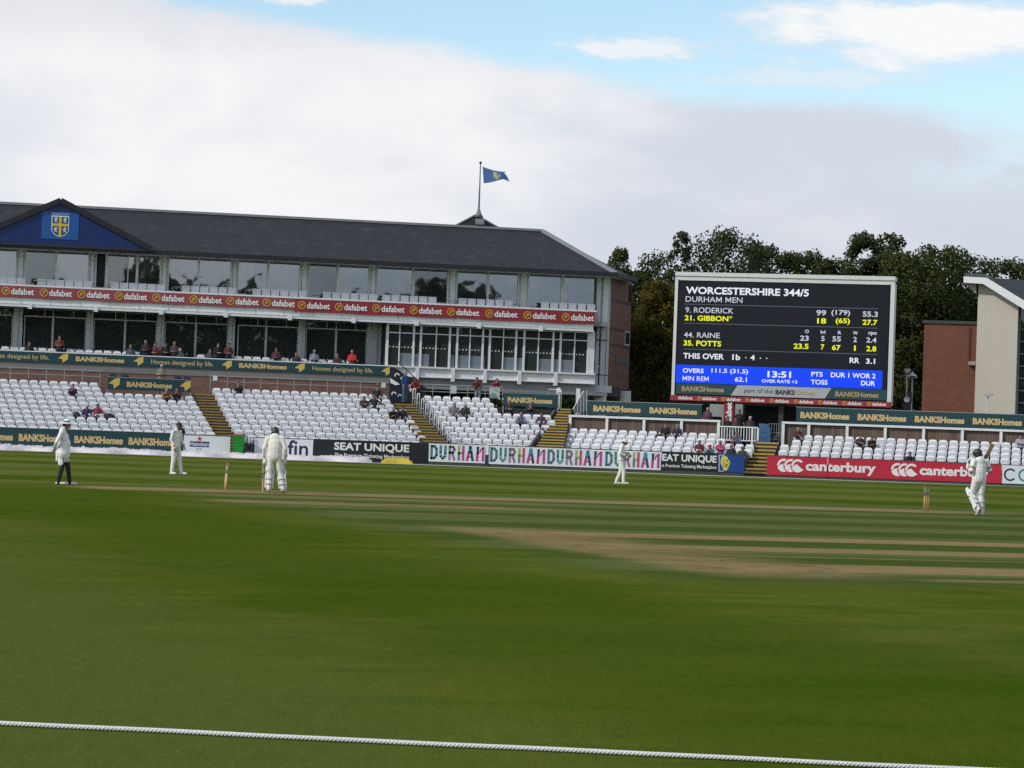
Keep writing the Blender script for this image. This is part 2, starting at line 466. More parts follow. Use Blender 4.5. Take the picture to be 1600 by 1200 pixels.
    wear = t.m('MAXIMUM', wear, t.m('MULTIPLY', ends, t.sm(tn, 0.25, 0.6, 0.35, 0.8)))
    strk = t.noise(t.xyz(t.m('MULTIPLY', a, 0.9), t.m('MULTIPLY', b, 5.5), 1.0), 1.0, 6.0, 0.7)
    wear = t.m('MULTIPLY', wear, t.sm(strk, 0.25, 0.55, 0.74, 1.0))
    tan_ = t.mix(t.noise(ab, 1.4, 5.0, 0.65), (0.190, 0.132, 0.062), (0.320, 0.240, 0.120))
    c = t.mix(wear, c, tan_)
    c = t.mix(t.m('MULTIPLY', wear, t.sm(strk, 0.55, 0.70, 0.0, 0.55)), c, (0.13, 0.078, 0.042))
    # scuffed footholds near the crease
    fh = t.m('MULTIPLY', t.m('MULTIPLY', t.sm(aw, -0.5, 0.6), t.sm(aw, 5.0, 2.5)), t.m('MULTIPLY', wear, t.sm(t.noise(ab, 1.1, 5.0, 0.7), 0.50, 0.62)))
    c = t.mix(t.m('MULTIPLY', fh, 0.6), c, (0.105, 0.060, 0.034))
    return c, g, fine, vfine
def grass_mat():
    mt = bpy.data.materials.new('mown grass'); mt.use_nodes = True
    t = NT(mt.node_tree)
    c, g, fine, vfine = grass_color(t)
    gx, gy, gz = t.sep(g)
    nap = t.noise(t.xyz(t.m('MULTIPLY', gx, 48.0), t.m('MULTIPLY', gy, 5.0), 0.0), 1.0, 3.0, 0.7)
    tuft = t.noise(t.xyz(t.m('MULTIPLY', gx, 9.0), t.m('MULTIPLY', gy, 1.6), 2.0), 1.0, 3.0, 0.6)
    gr = t.m('ADD', 0.18, t.m('ADD', t.m('ADD', t.m('MULTIPLY', nap, 0.62), t.m('MULTIPLY', tuft, 0.34)), t.m('ADD', t.m('MULTIPLY', fine, 0.40), t.m('MULTIPLY', vfine, 0.30))))
    c = t.mix(1.0, c, t.xyz(gr, gr, gr), 'MULTIPLY')
    p = t.n('ShaderNodeBsdfDiffuse', Color=c)
    bn = t.n('ShaderNodeBump', Height=t.m('ADD', fine, t.m('MULTIPLY', vfine, 0.6)))
    bn.inputs['Strength'].default_value = 0.55; bn.inputs['Distance'].default_value = 0.02
    t.put(p.inputs['Normal'], bn.outputs[0])
    t.n('ShaderNodeOutputMaterial', Surface=p.outputs[0])
    return mt
GRASS = grass_mat()
m = MB(); m.face([(-700, -250, 0), (700, -250, 0), (700, 900, 0), (-700, 900, 0)])
tag(m.build('ground', GRASS), kind='structure')

def Yh(x):
    return float(np.interp(x, [-60, 0, 400, 670, 850, 1190, 1400, 1700], [139.2, 139.6, 142.0, 143.0, 143.0, 142.8, 142.5, 142.0]))
# concourse under the stands
m = MB()
ps = [Vector((at(x, 700, Yh(x) + 0.9).x, Yh(x) + 0.9, 0.006)) for x in (-300, 0, 400, 670, 850, 1190, 1400, 1900)]
m.face(ps + [Vector((60, 215, 0.006)), Vector((-60, 215, 0.006))])
tag(m.build('concourse', DCONC), kind='structure')
# bare track between the rope and the boards
m = MB(); TRK = pm('trodden turf', (0.055, 0.062, 0.025), 0.9, 0.35, 2.5)
xs = [-60, 0, 200, 400, 670, 850, 1190, 1400, 1700]
for x0, x1 in zip(xs, xs[1:]):
    q = []
    for x, o in ((x0, -1.6), (x1, -1.6), (x1, 0.9), (x0, 0.9)):
        p = at(x, 715, Yh(x) + o); q.append((p.x, p.y, 0.004))
    m.face(q)
tag(m.build('track', TRK), kind='structure')

# near boundary rope: three laid strands
def rope_pts(pix, z):
    c = [ground(px, py, z) for px, py in pix]
    return c
P = rope_pts([(-260, 1117), (0, 1130), (400, 1149), (800, 1168), (1200, 1187), (1440, 1198.5), (1900, 1219)], 0.018)
dense = []
for a, b in zip(P, P[1:]):
    k = max(2, int((b - a).length / 0.0085))
    for i in range(k): dense.append(a.lerp(b, i / k))
dense.append(P[-1])
m = MB()
dist = 0.0
paths = [[], [], []]
prev = dense[0]
for i, p in enumerate(dense):
    dist += (p - prev).length; prev = p
    t = (dense[min(i + 1, len(dense) - 1)] - dense[max(i - 1, 0)]).normalized()
    s_ = t.cross(Z).normalized()
    wv = Vector((0, 0.010 * sin(p.x * 2.1) + 0.006 * sin(p.x * 5.3), 0))
    for k in range(3):
        an = 2 * pi * (dist / 0.075 + k / 3)
        paths[k].append(p + wv + (s_ * cos(an) + Z * sin(an)) * 0.0068)
for pth in paths:
    m.tube(pth, 0.0098, 6)
rp = m.solo('boundary_rope', ROPEW, 'thick white twisted rope lying on the grass nearest the viewer', 'rope', smooth=True)
# far boundary rope
m = MB()
pix = [(-60, 701.8), (0, 703.7), (200, 710), (400, 717.2), (620, 724.8), (850, 733.8), (1200, 746.5), (1400, 753.5), (1700, 764)]
m.tube([ground(a, b, 0.03) for a, b in pix], 0.022, 6)
m.solo('boundary_rope', pm('far rope', (.46,.48,.44), .8), 'thin white rope running along the far side in front of the boards', 'rope', smooth=True)

# ------------------------------------------------------------------ far boards
def arrow(mb, vp, u0, u1, z0, z1, off, m=0):
    pts = [(0.0, 0.46), (0.55, 0.93), (1.0, 1.0), (1.0, 0.42), (0.5, 0.0), (0.42, 0.42)]
    mb.add([vp.pt(u0 + (u1 - u0) * a, z0 + (z1 - z0) * b, off) for a, b in pts], [(0, 5, 1), (1, 5, 3, 2), (5, 4, 3)], m)
def ring(mb, vp, u, z, ro, ri, off, m=0, a0=0, a1=360, n=18):
    vs, fs = [], []
    for i in range(n + 1):
        an = R(a0 + (a1 - a0) * i / n)
        vs += [vp.pt(u + ro * cos(an), z + ro * sin(an), off), vp.pt(u + ri * cos(an), z + ri * sin(an), off)]
    for i in range(n): fs.append((2 * i, 2 * i + 1, 2 * i + 3, 2 * i + 2))
    mb.add(vs, fs, m)
def emblem(mb, vp, u, z, r, off, m=0):
    """ring with a slanted open loop in it"""
    ring(mb, vp, u, z, r, r * 0.80, off, m)
    pts = [(-.42, -.50), (-.05, .05), (.35, .48), (.48, .25), (.25, -.10), (-.15, -.25), (-.30, .05), (-.1, .45)]
    mb.strip(vp, [(u + a * r, z + b * r) for a, b in pts], r * 0.17, off - 0.002, off, m)
def board(x0, x1, yt0, yt1, yb0, yb1, mats, label, cat='advertising board', y_off=0.0, edge=True):
    """a hoarding between two picture columns; returns its root, plane, u and z limits"""
    vp = plane_px(x0, Yh(x0) + y_off, x1, Yh(x1) + y_off, 710)
    zt = (vp.hit(x0, yt0)[1] + vp.hit(x1, yt1)[1]) / 2
    zb = (vp.hit(x0, yb0)[1] + vp.hit(x1, yb1)[1]) / 2
    u0, u1 = 0.0, vp.len
    c = vp.pt((u0 + u1) / 2, 0, 0)
    r = thing('advertising_board', label, cat, (c.x, c.y, 0))
    m = MB(); m.slab(vp, u0, zb, u1, zt, -0.06, 0.0, 0)
    m.build('panel', mats, r)
    if edge:
        m = MB()
        m.slab(vp, u0, zt, u1, zt + 0.035, -0.07, 0.012)
        m.slab(vp, u0 + 0.02, 0.0, u1 - 0.02, zb, -0.09, -0.03)
        k = max(2, int((u1 - u0) / 2.0))
        for i in range(k + 1):
            uu = u0 + 0.05 + (u1 - u0 - 0.1) * i / k
            m.bar(vp.pt(uu, 0, -0.7), vp.pt(uu, zt - .1, -0.09), 0.05)
        m.build('frame', [pm('board rail', (0.055, 0.056, 0.052), 0.7)], r)
    return r, vp, u0, u1, zb, zt
OFF = 0.006
r, vp, u0, u1, zb, zt = board(-60, 286, 665.8, 678.8, 692.5, 705.5, TEAL, 'long teal advertising board with repeated gold lettering behind the white sheeting')
m = MB(); h = zt - zb
for a, b in ((-55, 20), (29, 103), (116, 192), (201, 276)):
    m = MB(); text_px(m, vp, 'BANKSHomes', a, b, 690, zb + h * .26, zb + h * .70, OFF, 0, 0.05); m.build('lettering', GOLD, r)

r, vp, u0, u1, zb, zt = board(286.6, 359, 679.5, 682, 705, 708, BOARDW, 'short white advertising board with a red star above a navy banner')
m = MB(); h = zt - zb; c = vp.hit(311.5, 695)[0]
m.poly(vp, [(c - .52, zb + h * .34), (c - .46, zb + h * .30), (c + .46, zb + h * .30), (c + .52, zb + h * .34), (c + .48, zb + h * .47), (c + .52, zb + h * .60), (c + .46, zb + h * .64),
            (c - .46, zb + h * .64), (c - .52, zb + h * .60), (c - .48, zb + h * .47)], 0, OFF)
m.build('navy_banner', pm('beer navy', (0.03, 0.05, 0.17), 0.5), r)
m = MB(); text(m, vp, 'Heineken', c - .46, c + .46, zb + h * .36, zb + h * .60, OFF * 2, 0, 0.008); m.build('lettering', WTXT, r)
m = MB(); pts = []
for i in range(10):
    rr = .16 if i % 2 == 0 else .066; an = R(90 + 36 * i); pts.append((c + rr * cos(an), zb + h * .80 + rr * sin(an)))
cpt = vp.pt(c, zb + h * .80, OFF)
m.add([vp.pt(a, b, OFF) for a, b in pts] + [cpt], [(i, (i + 1) % 10, 10) for i in range(10)])
m.build('star', pm('red star', (0.50, 0.03, 0.06), 0.5), r)
m = MB(); text(m, vp, '0.0', c - .14, c + .12, zb + h * .13, zb + h * .23, OFF, 0, 0.02); m.build('small_lettering', pm('grey print', (0.2, 0.22, 0.24)), r)

r, vp, u0, u1, zb, zt = board(397, 488.5, 683.5, 687, 709.5, 713.5, BOARDW, 'white advertising board with dark navy lower case letters behind the near batter')
m = MB(); h = zt - zb
text_px(m, vp, 'fin', 449.5, 481.5, 699, zb - .02, zb + h * .93, OFF, 0, 0.012); m.build('lettering', NAVY, r)

def clip(m, vp, lo, hi):
    """cut lettering at the ends of its board"""
    u = [(Vector(v) - vp.o).dot(vp.d) for v in m.v]
    keep = [i for i, f in enumerate(m.f) if any(lo < u[k] < hi for k in f)]
    m.f = [m.f[i] for i in keep]; m.m = [m.m[i] for i in keep]
    m.v = [tuple(Vector(v) + vp.d * (min(max(a, lo), hi) - a)) for v, a in zip(m.v, u)]
def seat_unique(x0, x1, tops, bots, sx0, sx1, label, cut=False):
    r, vp, u0, u1, zb, zt = board(x0, x1, *tops, *bots, BLACKB, label)
    h = zt - zb; m = MB()
    text_px(m, vp, 'SEAT UNIQUE', sx0, sx1, 700, zb + h * .42, zb + h * .90, OFF, 0, 0.03)
    text_px(m, vp, 'The Premium Ticketing Marketplace', sx0 + .5, sx1 - .5, 712, zb + h * .08, zb + h * .33, OFF, 0, 0.012)
    if cut:
        clip(m, vp, 0.02, u1)
    m.build('lettering', WTXT, r)
seat_unique(489, 669, (687, 692.5), (717, 722), 522, 639.5, 'long black advertising board with two lines of white lettering beside the white sheeting')
seat_unique(1033.8, 1122, (706.5, 709), (733.5, 736.5), 1028, 1120.5, 'shorter black advertising board with white lettering beside the blue lion board', True)

DC = {k: pm('letter ' + k, c, 0.5, 0.05) for k, c in dict(teal=(0.06, 0.20, 0.22), sea=(0.13, 0.34, 0.36), grey=(0.17, 0.20, 0.24), plum=(0.28, 0.18, 0.24), lime=(0.30, 0.44, 0.12), pink=(0.47, 0.06, 0.22), mag=(0.45, 0.05, 0.28), dark=(0.025, 0.05, 0.11), sky=(0.06, 0.28, 0.44), slate=(0.10, 0.17, 0.22), mauve=(0.33, 0.24, 0.32)).items()}
def durham(r, vp, a, b, zb, zt):
    W = (b - a) / 6.25; h = zt - zb
    def S(col, k, pts, w=0.29):
        parts.setdefault(col, MB()).strip(vp, [(a + (k + p) * W * 1.06, zb + q * h) for p, q in pts], w * W, 0.001, OFF)
    parts = {}
    S('teal', 0, [(.12, .02), (.12, .98)]); S('teal', 0, [(.12, .93), (.45, .93), (.66, .75)]); S('slate', 0, [(.66, .75), (.68, .3), (.45, .07), (.12, .07)])
    S('teal', 1, [(.12, .98), (.12, .5)]); S('sea', 1, [(.12, .5), (.14, .22), (.36, .05), (.6, .2)]); S('teal', 1, [(.64, .98), (.64, .45)]); S('sea', 1, [(.64, .45), (.6, .2)])
    S('grey', 2, [(.12, .98), (.12, .45)]); S('mauve', 2, [(.12, .45), (.12, .0)]); S('plum', 2, [(.12, .93), (.5, .93), (.64, .75), (.5, .52), (.12, .52)]); S('plum', 2, [(.4, .5), (.66, .0)])
    S('lime', 3, [(.14, .98), (.14, .45)]); S('grey', 3, [(.14, .45), (.14, 0)]); S('lime', 3, [(.14, .5), (.5, .5)]); S('pink', 3, [(.62, 1.0), (.62, 0)])
    S('sky', 4, [(.36, 1.0), (.26, .6)]); S('pink', 4, [(.26, .6), (.06, 0)]); S('sky', 4, [(.42, 1.0), (.5, .62)]); S('dark', 4, [(.5, .62), (.68, 0)]); S('pink', 4, [(.18, .24), (.55, .24)], .14)
    S('dark', 5, [(.22, .95), (.22, .5)]); S('pink', 5, [(.2, .5), (.16, 0)]); S('dark', 5, [(.1, .9), (.34, .98)], .13); S('mag', 5, [(.82, .95), (.82, 0)]); S('pink', 5, [(.82, .95), (.55, .82), (.46, .60)], .16)
    for col, mb in parts.items(): mb.build('lettering', DC[col], r)
r, vp, u0, u1, zb, zt = board(670, 758, 692.5, 695.5, 721, 724, BOARDW, 'shorter white board with colourful letters between the black board and a small post')
durham(r, vp, vp.hit(672.5, 708)[0], vp.hit(756, 708)[0], zb + .13, zt - .1)
r, vp, u0, u1, zb, zt = board(763, 1033, 696, 706, 725, 734.5, BOARDW, 'long white board repeating a colourful place name three times')
for a, b in ((766, 851), (855.5, 940), (946, 1030)):
    durham(r, vp, vp.hit(a, 712)[0], vp.hit(b, 712)[0], zb + .13, zt - .1)
m = MB(); vq = plane_px(757, Yh(758) - .05, 764, Yh(763) - .05)
cu, zz = vq.hit(760.3, 723)
m.slab(vq, cu - .07, 0, cu + .07, .62, -.05, 0, 1); m.slab(vq, cu - .07, .62, cu + .07, 1.15, -.05, 0, 0)
m.solo('marker_post', [WTXT, NAVY], 'small white and navy post standing between two colourful boards', 'post')

r, vp, u0, u1, zb, zt = board(1122.4, 1163.5, 709.3, 711, 736.8, 738.8, pm('royal blue face', (0.010, 0.055, 0.26), 0.45, 0.08), 'short blue board with a yellow lion head beside the steps')
h = zt - zb; ua = vp.hit(1123.2, 722)[0]; lw = vp.hit(1141, 722)[0] - ua
def pol(pts): return [(ua + a * lw, zb + h * (.04 + b * .92)) for a, b in pts]
m = MB(); m.poly(vp, pol([(.18, .80), (.30, .93), (.52, .95), (.72, .88), (.80, .74), (.95, .66), (.98, .50), (.93, .36), (.84, .30), (.86, .18), (.70, .06), (.50, .03), (.40, .10), (.36, .22), (.26, .34), (.14, .50)]), 0, OFF)
m.build('lion_head', pm('lion yellow', (0.62, 0.58, 0.10), 0.5, 0.1, 4), r)
m = MB()
m.poly(vp, pol([(.58, .70), (.82, .70), (.80, .62), (.62, .63)]), 0, OFF * 2); m.poly(vp, pol([(.62, .46), (.78, .44), (.72, .25), (.60, .22), (.56, .34)]), 0, OFF * 2)
m.strip(vp, pol([(.40, .72), (.46, .50), (.42, .30)]), .03, 0, OFF * 2); m.strip(vp, pol([(.78, .60), (.84, .50), (.78, .42)]), .03, 0, OFF * 2)
m.build('lion_features', pm('lion brown', (0.22, 0.17, 0.05), 0.5), r)
m = MB(); m.strip(vp, pol([(.48, .985), (.03, .985), (.03, .0), (.42, .0)]), .03, 0, OFF); m.build('border', WTXT, r)

# red boards
def ccc(mb, mc, vp, u0, u1, z0, z1):
    w = (u1 - u0); hh = (z1 - z0)
    rr = hh / 2; cz = (z0 + z1) / 2
    for k in range(3):
        cu = u0 + rr * .92 + (w - rr * 1.84) / 2 * k
        o = OFF + 0.003 * k
        # red gap, then upper crescent and lower wedge
        n = 22; vs, fs = [], []
        def P(a, ru, rz, du=0): return vp.pt(cu + du + ru * cos(R(a)), cz + rz * sin(R(a)), o)
        ring(mc, vp, cu, cz, rr * 1.13, 0.01, o - .0015, 0, 40, 320, 20)
        ring(mb, vp, cu, cz, rr * 1.0, rr * .66, o, 0, 42, 183, 16)
        pts = [(cu + rr * .98 * cos(R(a)), cz + rr * sin(R(a))) for a in range(196, 318, 14)]
        pts += [(cu + rr * .9, cz - rr * .62), (cu + rr * .35, cz - rr * .22), (cu - rr * .12, cz + rr * .26), (cu - rr * .66, cz - rr * .02)]
        mb.poly(vp, pts, 0.0, o)
for x0, x1, t0, t1, b0, b1, lab, items in (
        (1199, 1293, 712, 715.5, 741.5, 744.8, 'shorter red advertising board with white crescent emblems next to the yellow edged steps', 0),
        (1294.5, 1566, 715.5, 726, 745, 755, 'longer red advertising board with white lettering behind the far batter', 1)):
    r, vp, u0, u1, zb, zt = board(x0, x1, t0, t1, b0, b1, pm('bright red vinyl', (0.50, 0.022, 0.050), 0.4, 0.08), lab)
    h = zt - zb; m = MB(); mc = MB()
    if items == 0:
        ccc(m, mc, vp, vp.hit(1215, 728)[0], vp.hit(1256, 728)[0], zb + h * .17, zb + h * .87)
        full = (vp.hit(1259, 728)[0], vp.hit(1259, 728)[0] + 109 / 30.0)
        text(m, vp, 'canterbury', full[0], full[1], zb + h * .13, zb + h * .80, OFF, 0, 0.035)
        clip(m, vp, 0, u1 - .02)
    else:
        s0 = vp.hit(1259, 728)[0]
        text(m, vp, 'canterbury', s0, s0 + 109 / 30.0, zb + h * .13, zb + h * .80, OFF, 0, 0.035)
        clip(m, vp, .02, u1)
        ccc(m, mc, vp, vp.hit(1393, 733)[0], vp.hit(1434, 733)[0], zb + h * .17, zb + h * .87)
        text_px(m, vp, 'canterbury', 1437, 1546, 735, zb + h * .13, zb + h * .80, OFF, 0, 0.035)
    m.build('lettering', WTXT, r)
    if mc.v: mc.build('emblem_gap', pm('bright red vinyl', (0, 0, 0)), r)  # red ground colour that parts the printed crescents
r, vp, u0, u1, zb, zt = board(1567, 1690, 726, 731, 755, 760, BOARDW, 'white advertising board with large navy and teal letters at the far end')
m = MB(); h = zt - zb; c = vp.hit(1578.5, 741)[0]
ring(m, vp, c, zb + h * .48, .33, .24, OFF, 0, 40, 320); m.build('lettering', NAVY, r)
m = MB(); c = vp.hit(1601, 741)[0]; ring(m, vp, c, zb + h * .48, .33, .24, OFF); m.build('lettering', pm('teal print', (0.06, 0.22, 0.27)), r)

# white sheeting heaped along the boards
def tarp(x0, x1, top, depth, hmax, mat, label, seed, name='ground_cover'):
    rn = random.Random(seed); m = MB(); nx, ny = 260 if x1 - x0 > 200 else 24, 9
    ph = [rn.uniform(0, 6) for _ in range(8)]
    vs, fs = [], []
    for i in range(nx + 1):
        x = x0 + (x1 - x0) * i / nx
        base = at(x, 712, Yh(x) - 0.25)
        e = min(1.0, min(i, nx - i) / 3.0)
        hh = hmax * (0.80 + 0.10 * sin(x * .035 + ph[0]) + 0.07 * sin(x * .11 + ph[1]) + .04 * sin(x * .37 + ph[2])) * e
        for j in range(ny + 1):
            s = j / ny
            prof = sin(pi * min(1, s * 1.0 + .0)) ** .55
            yy = base.y - depth * s * (0.85 + .2 * sin(x * .08 + ph[3]))
            z = 0.008 + hh * prof * (1 + .10 * sin(x * .5 + s * 9 + ph[4]) * sin(s * 7 + x * .11 + ph[5]))
            z += (.055 * abs(sin(x * .31 + s * 11 + ph[6])) +   .045 * abs(sin(x * .83 - s * 8 + ph[7])) + rn.uniform(-.028, .028)) * prof
            vs.append((base.x, yy, max(.008, z)))
    for i in range(nx):
        for j in range(ny):
            a = i * (ny + 1) + j
            fs.append((a, a + 1, a + ny + 2, a + ny + 1))
    m.add(vs, fs)
    m.solo(name, mat, label, 'ground cover', smooth=True)
tarp(-60, 583, 0, 1.5, .24, pm('white sheeting', (0.62, 0.575, 0.60), 0.5, 0.24, 1.6, bump=0.8, bscale=5.0), 'long crumpled white rain cover heaped on the grass below the boards', 4)
tarp(597, 646, 0, 1.0, .26, pm('yellow sheeting', (0.50, 0.38, 0.03), 0.5, 0.15, 3.0), 'small folded yellow sheet on the grass below the black board', 9)

# ------------------------------------------------------------------ seating
def seat_parts(back, pan, br, M4=None):
    """one flip-up seat at the origin facing -y: rounded back, tilted pan, steel bracket"""
    w = 0.222
    prof = [(-w, .43), (-w * .98, .62), (-w * .88, .755), (-w * .74, .815), (0, .832), (w * .74, .815), (w * .88, .755), (w * .98, .62), (w, .43)]
    def yb(z): return 0.10 + (z - .43) * .20
    n = len(prof)
    fr = [(x, yb(z) - .02 + .03 * (1 - (x / w) ** 2), z) for x, z in prof]
    bk = [(x, yb(z) + .03, z - (.0 if z < .5 else .012)) for x, z in prof]
    back.add(fr + bk, [tuple(range(n - 1, -1, -1)), tuple(range(n, 2 * n))] + [(i, i + 1, n + i + 1, n + i) for i in range(n - 1)] + [(n - 1, 0, n, 2 * n - 1)])
    lip = [(x, yb(z) + .01, z) for x, z in prof[1:-1]]
    back.tube(lip, .020, 6)
    # pan tipped up against the back, its underside to the field
    pw = .235
    a = [(-pw, -.015, .40), (pw, -.015, .40), (pw * .97, -.075, .64), (pw * .82, -.085, .735), (-pw * .82, -.085, .735), (-pw * .97, -.075, .64)]
    b = [(x, y + .055, z + .012) for x, y, z in a]
    k = len(a)
    pan.add(a + b, [tuple(range(k)), tuple(range(2 * k - 1, k - 1, -1))] + [(i, k + i, k + (i + 1) % k, (i + 1) % k) for i in range(k)])
    pan.tube([(-pw * .97, -.05, .64), (-pw * .82, -.06, .737), (pw * .82, -.06, .737), (pw * .97, -.05, .64)], .024, 6)
    pan.box((-pw * .6, -.088, .50), (pw * .6, -.03, .515)); pan.box((-pw * .55, -.094, .58), (pw * .55, -.03, .592))
    br.box((-.025, .03, .03), (.025, .10, .42))
    br.box((-.17, .03, .36), (.17, .09, .40))
SEATGREY = pm('seat bracket', (0.07, 0.075, 0.085), 0.5)
_b, _p, _k = MB(), MB(), MB(); seat_parts(_b, _p, _k)
SEAT_ME = [_b.mesh('backrest', SEATW), _p.mesh('seat_pan', SEATW), _k.mesh('bracket', SEATGREY)]
STUFF = MB()
class Stand:
    """a raked block: picture points of the back and front seat tops with their depths"""
    def __init__(s, BL, BR, FL, FR, n, pitch=.54):
        P = [at(*q) for q in (BL, BR, FL, FR)]
        s.BL, s.BR, s.FL, s.FR = P
        zb, zf = (P[0].z + P[1].z) / 2, (P[2].z + P[3].z) / 2
        s.n, s.pitch = n, pitch; s.lead = [0] * n
        s.rows = []
        for i in range(n):
            t = i / (n - 1)
            a = P[0].lerp(P[2], t); b = P[1].lerp(P[3], t)
            z = zb + (zf - zb) * t - .83
            a.z = b.z = z
            s.rows.append((a, b))
        d = (s.rows[0][1] - s.rows[0][0]).normalized()
        s.ang = math.atan2(d.y, d.x)
        s.d = d; s.nf = Vector((d.y, -d.x, 0))
        s.depth = ((P[0] - P[2]).dot(-s.nf)) / (n - 1)
        s.rise = (zb - zf) / (n - 1)
    def rowspan(s, i, x0=None, x1=None):
        a, b = s.rows[i]
        return a, b
    def seats(s, i, skip=lambda i, px: False, phase=0.0):
        a, b = s.rows[i]; L = (b - a).length; k = int(L / s.pitch + .3)
        for j in range(-s.lead[i], k + 1):
            p = a + (b - a).normalized() * (j * s.pitch + phase)
            px = project(p + Z * .8)[0]
            if -14 < px < 1612 and not skip(i, px): yield p, px
    def terrace(s, label, mat, ext=.35, skipback=0):
        m = MB()
        for i in range(s.n):
            a, b = s.rows[i]
            a = a - s.d * ext; b = b + s.d * ext
            fy, by = s.nf * (s.depth * .52), s.nf * (-s.depth * .48)
            base = 0.0
            m.add([a + fy, b + fy, b + by, a + by] + [Vector((q.x, q.y, base)) for q in (a + fy, b + fy, b + by, a + by)],
                  [(0, 1, 2, 3), (4, 5, 1, 0), (5, 6, 2, 1), (6, 7, 3, 2), (7, 4, 0, 3)])
        m.solo('seating_terrace', mat, label, 'terrace')
    def find(s, px, py):
        best = None
        for i in range(s.n):
            a, b = s.rows[i]
            lo, hi = 0.0, 1.0
            for _ in range(20):
                t = (lo + hi) / 2
                if project(a.lerp(b, t) + Z * 1.1)[0] < px: lo = t
                else: hi = t
            p = a.lerp(b, (lo + hi) / 2)
            e = abs(project(p + Z * 1.27)[1] - py)
            if best is None or e < best[0]: best = (e, i, p)
        return best[1], best[2]
SA = Stand((-42, 590.3, 148), (292, 604, 150.5), (-14, 661.8, 140.6), (336, 677, 143.4), 10)
SB = Stand((339, 605, 150.5), (608, 618.5, 152), (378, 679, 143.6), (664, 690.5, 145), 10)
SD_ = Stand((896, 669, 148.6), (1178, 680.5, 147.2), (879, 699, 145.4), (1160, 710.5, 144.4), 5)
SCC = Stand((668, 618, 152), (884, 627, 152), (720, 692, 145), (826, 697, 145), 10)
SE = Stand((1247, 679, 147.8), (1610, 693.5, 146.6), (1237.5, 711.2, 144.6), (1616, 727, 143.4), 5, .555); SE.lead = [0, 0, 1, 1, 0]
def skA(i, px): return i < 2 and px > 152
def skB(i, px): return False
def skC(i, px): return (i == 0 and px > 772) or (i == 1 and px > 779) or (i == 2 and px > 786)
def skD(i, px): return (i == 0 and px > 1116) or (i == 1 and px > 1132) or (1 <= i < 2 and px > 1170)
def skE(i, px): return False
SETS = [(SD_, skD, 0, 'white plastic flip seat in the low stand under the left half of the scoreboard', 'seats in the low stand under the scoreboard', None),
        (SE, skE, 0, 'white plastic flip seat in the low stand behind the red boards', 'seats in the low stand behind the red boards', None),
        (SCC, skC, 6, 'white plastic flip seat in the lowest rows behind the colourful boards', 'seats in the lowest rows of the wedge shaped stand', None),
        (SB, skB, 7, 'white plastic flip seat in the lowest three rows behind the black board', 'seats in the lowest rows behind the black board', None),
        (SA, skA, 8, 'white plastic flip seat in the lowest two rows behind the teal board', 'seats in the lowest rows behind the teal board', None)]
proto = None; NSEAT = 0
for st, sk, first, lab, grp, _ in SETS:
    for i in range(st.n):
        for p, px in st.seats(i, sk):
            if i >= first and NSEAT < 300:
                if proto is None:
                    proto = thing('stadium_chair', lab, 'seat', p, grp)
                    for nm, me in zip(('backrest', 'seat_pan', 'bracket'), SEAT_ME):
                        o = bpy.data.objects.new(nm, me); COL.objects.link(o); o.parent = proto
                    o = proto
                else:
                    o = copy_tree(proto)
                o.location = p; o.rotation_euler = (random.uniform(-.02, .02), 0, st.ang + random.uniform(-.025, .025))
                o['label'] = lab; o['group'] = grp
                NSEAT += 1
            else:
                rm = Matrix.Translation(p) @ Matrix.Rotation(st.ang + random.uniform(-.025, .025), 4, 'Z')
                for mb, mi in ((_b, 0), (_p, 0), (_k, 1)):
                    STUFF.add([rm @ Vector(v) for v in mb.v], mb.f, mi)
o = STUFF.build('seats', [SEATW, SEATGREY]); tag(o, 'upper rows of white plastic flip seats in the three raked stands', 'seats', None, 'stuff')
TER = pm('terrace concrete', (0.085, 0.085, 0.09), 0.9, 0.2, 1.2)
SA.terrace('stepped concrete seating terrace behind the teal board', TER)
SB.terrace('stepped concrete seating terrace behind the black board', TER)
SCC.terrace('wedge shaped concrete seating terrace between the two flights of steps', TER)
SD_.terrace('low concrete seating terrace under the left half of the scoreboard', TER)
SE.terrace('low concrete seating terrace behind the red boards', TER)

def stairs(TL, TR, BL, BR, n, label, ymat, zt=None, zb=None):
    a, b, c, d = (at(*q) for q in (TL, TR, BL, BR))
    z1 = (a.z + b.z) / 2 if zt is None else zt; z0 = (c.z + d.z) / 2 if zb is None else zb
    ms, mn = MB(), MB()
    for i in range(n):
        t0, t1 = i / n, (i + 1) / n
        z = z1 + (z0 - z1) * i / (n - 1)
        q = [a.lerp(c, t0), b.lerp(d, t0), b.lerp(d, t1), a.lerp(c, t1)]
        top = [Vector((p.x, p.y, z)) for p in q]; bot = [Vector((p.x, p.y, -.02)) for p in q]
        ms.add(top + bot, [(3, 2, 1, 0), (7, 6, 2, 3), (4, 7, 3, 0), (6, 5, 1, 2), (5, 4, 0, 1)])
        e = (q[2] - q[3]).normalized(); nf = Vector((e.y, -e.x, 0))
        s0 = Vector((q[3].x, q[3].y, z)) + e * .03; s1 = Vector((q[2].x, q[2].y, z)) - e * .03
        h = (z1 - z0) / (n - 1)
        mn.obox(s0 + nf * .012 - Z * h * .42, s1 - s0, -nf * .09, Z * (h * .42 + .006))
    root = thing('stairway', label, 'steps', ((c + d) / 2).xy.to_3d())
    ms.build('steps', pm('dark step', (0.035, 0.034, 0.034), 0.9, 0.3, 3.0), root)
    mn.build('yellow_nosing', ymat, root)
YD = pm('shaded yellow nosing', (0.30, 0.20, 0.045), 0.7, 0.35, 2.2)  # duller yellow: shade on these flights is painted into the colour
YB = pm('yellow nosing', (0.46, 0.30, 0.06), 0.7, 0.25, 2.2)
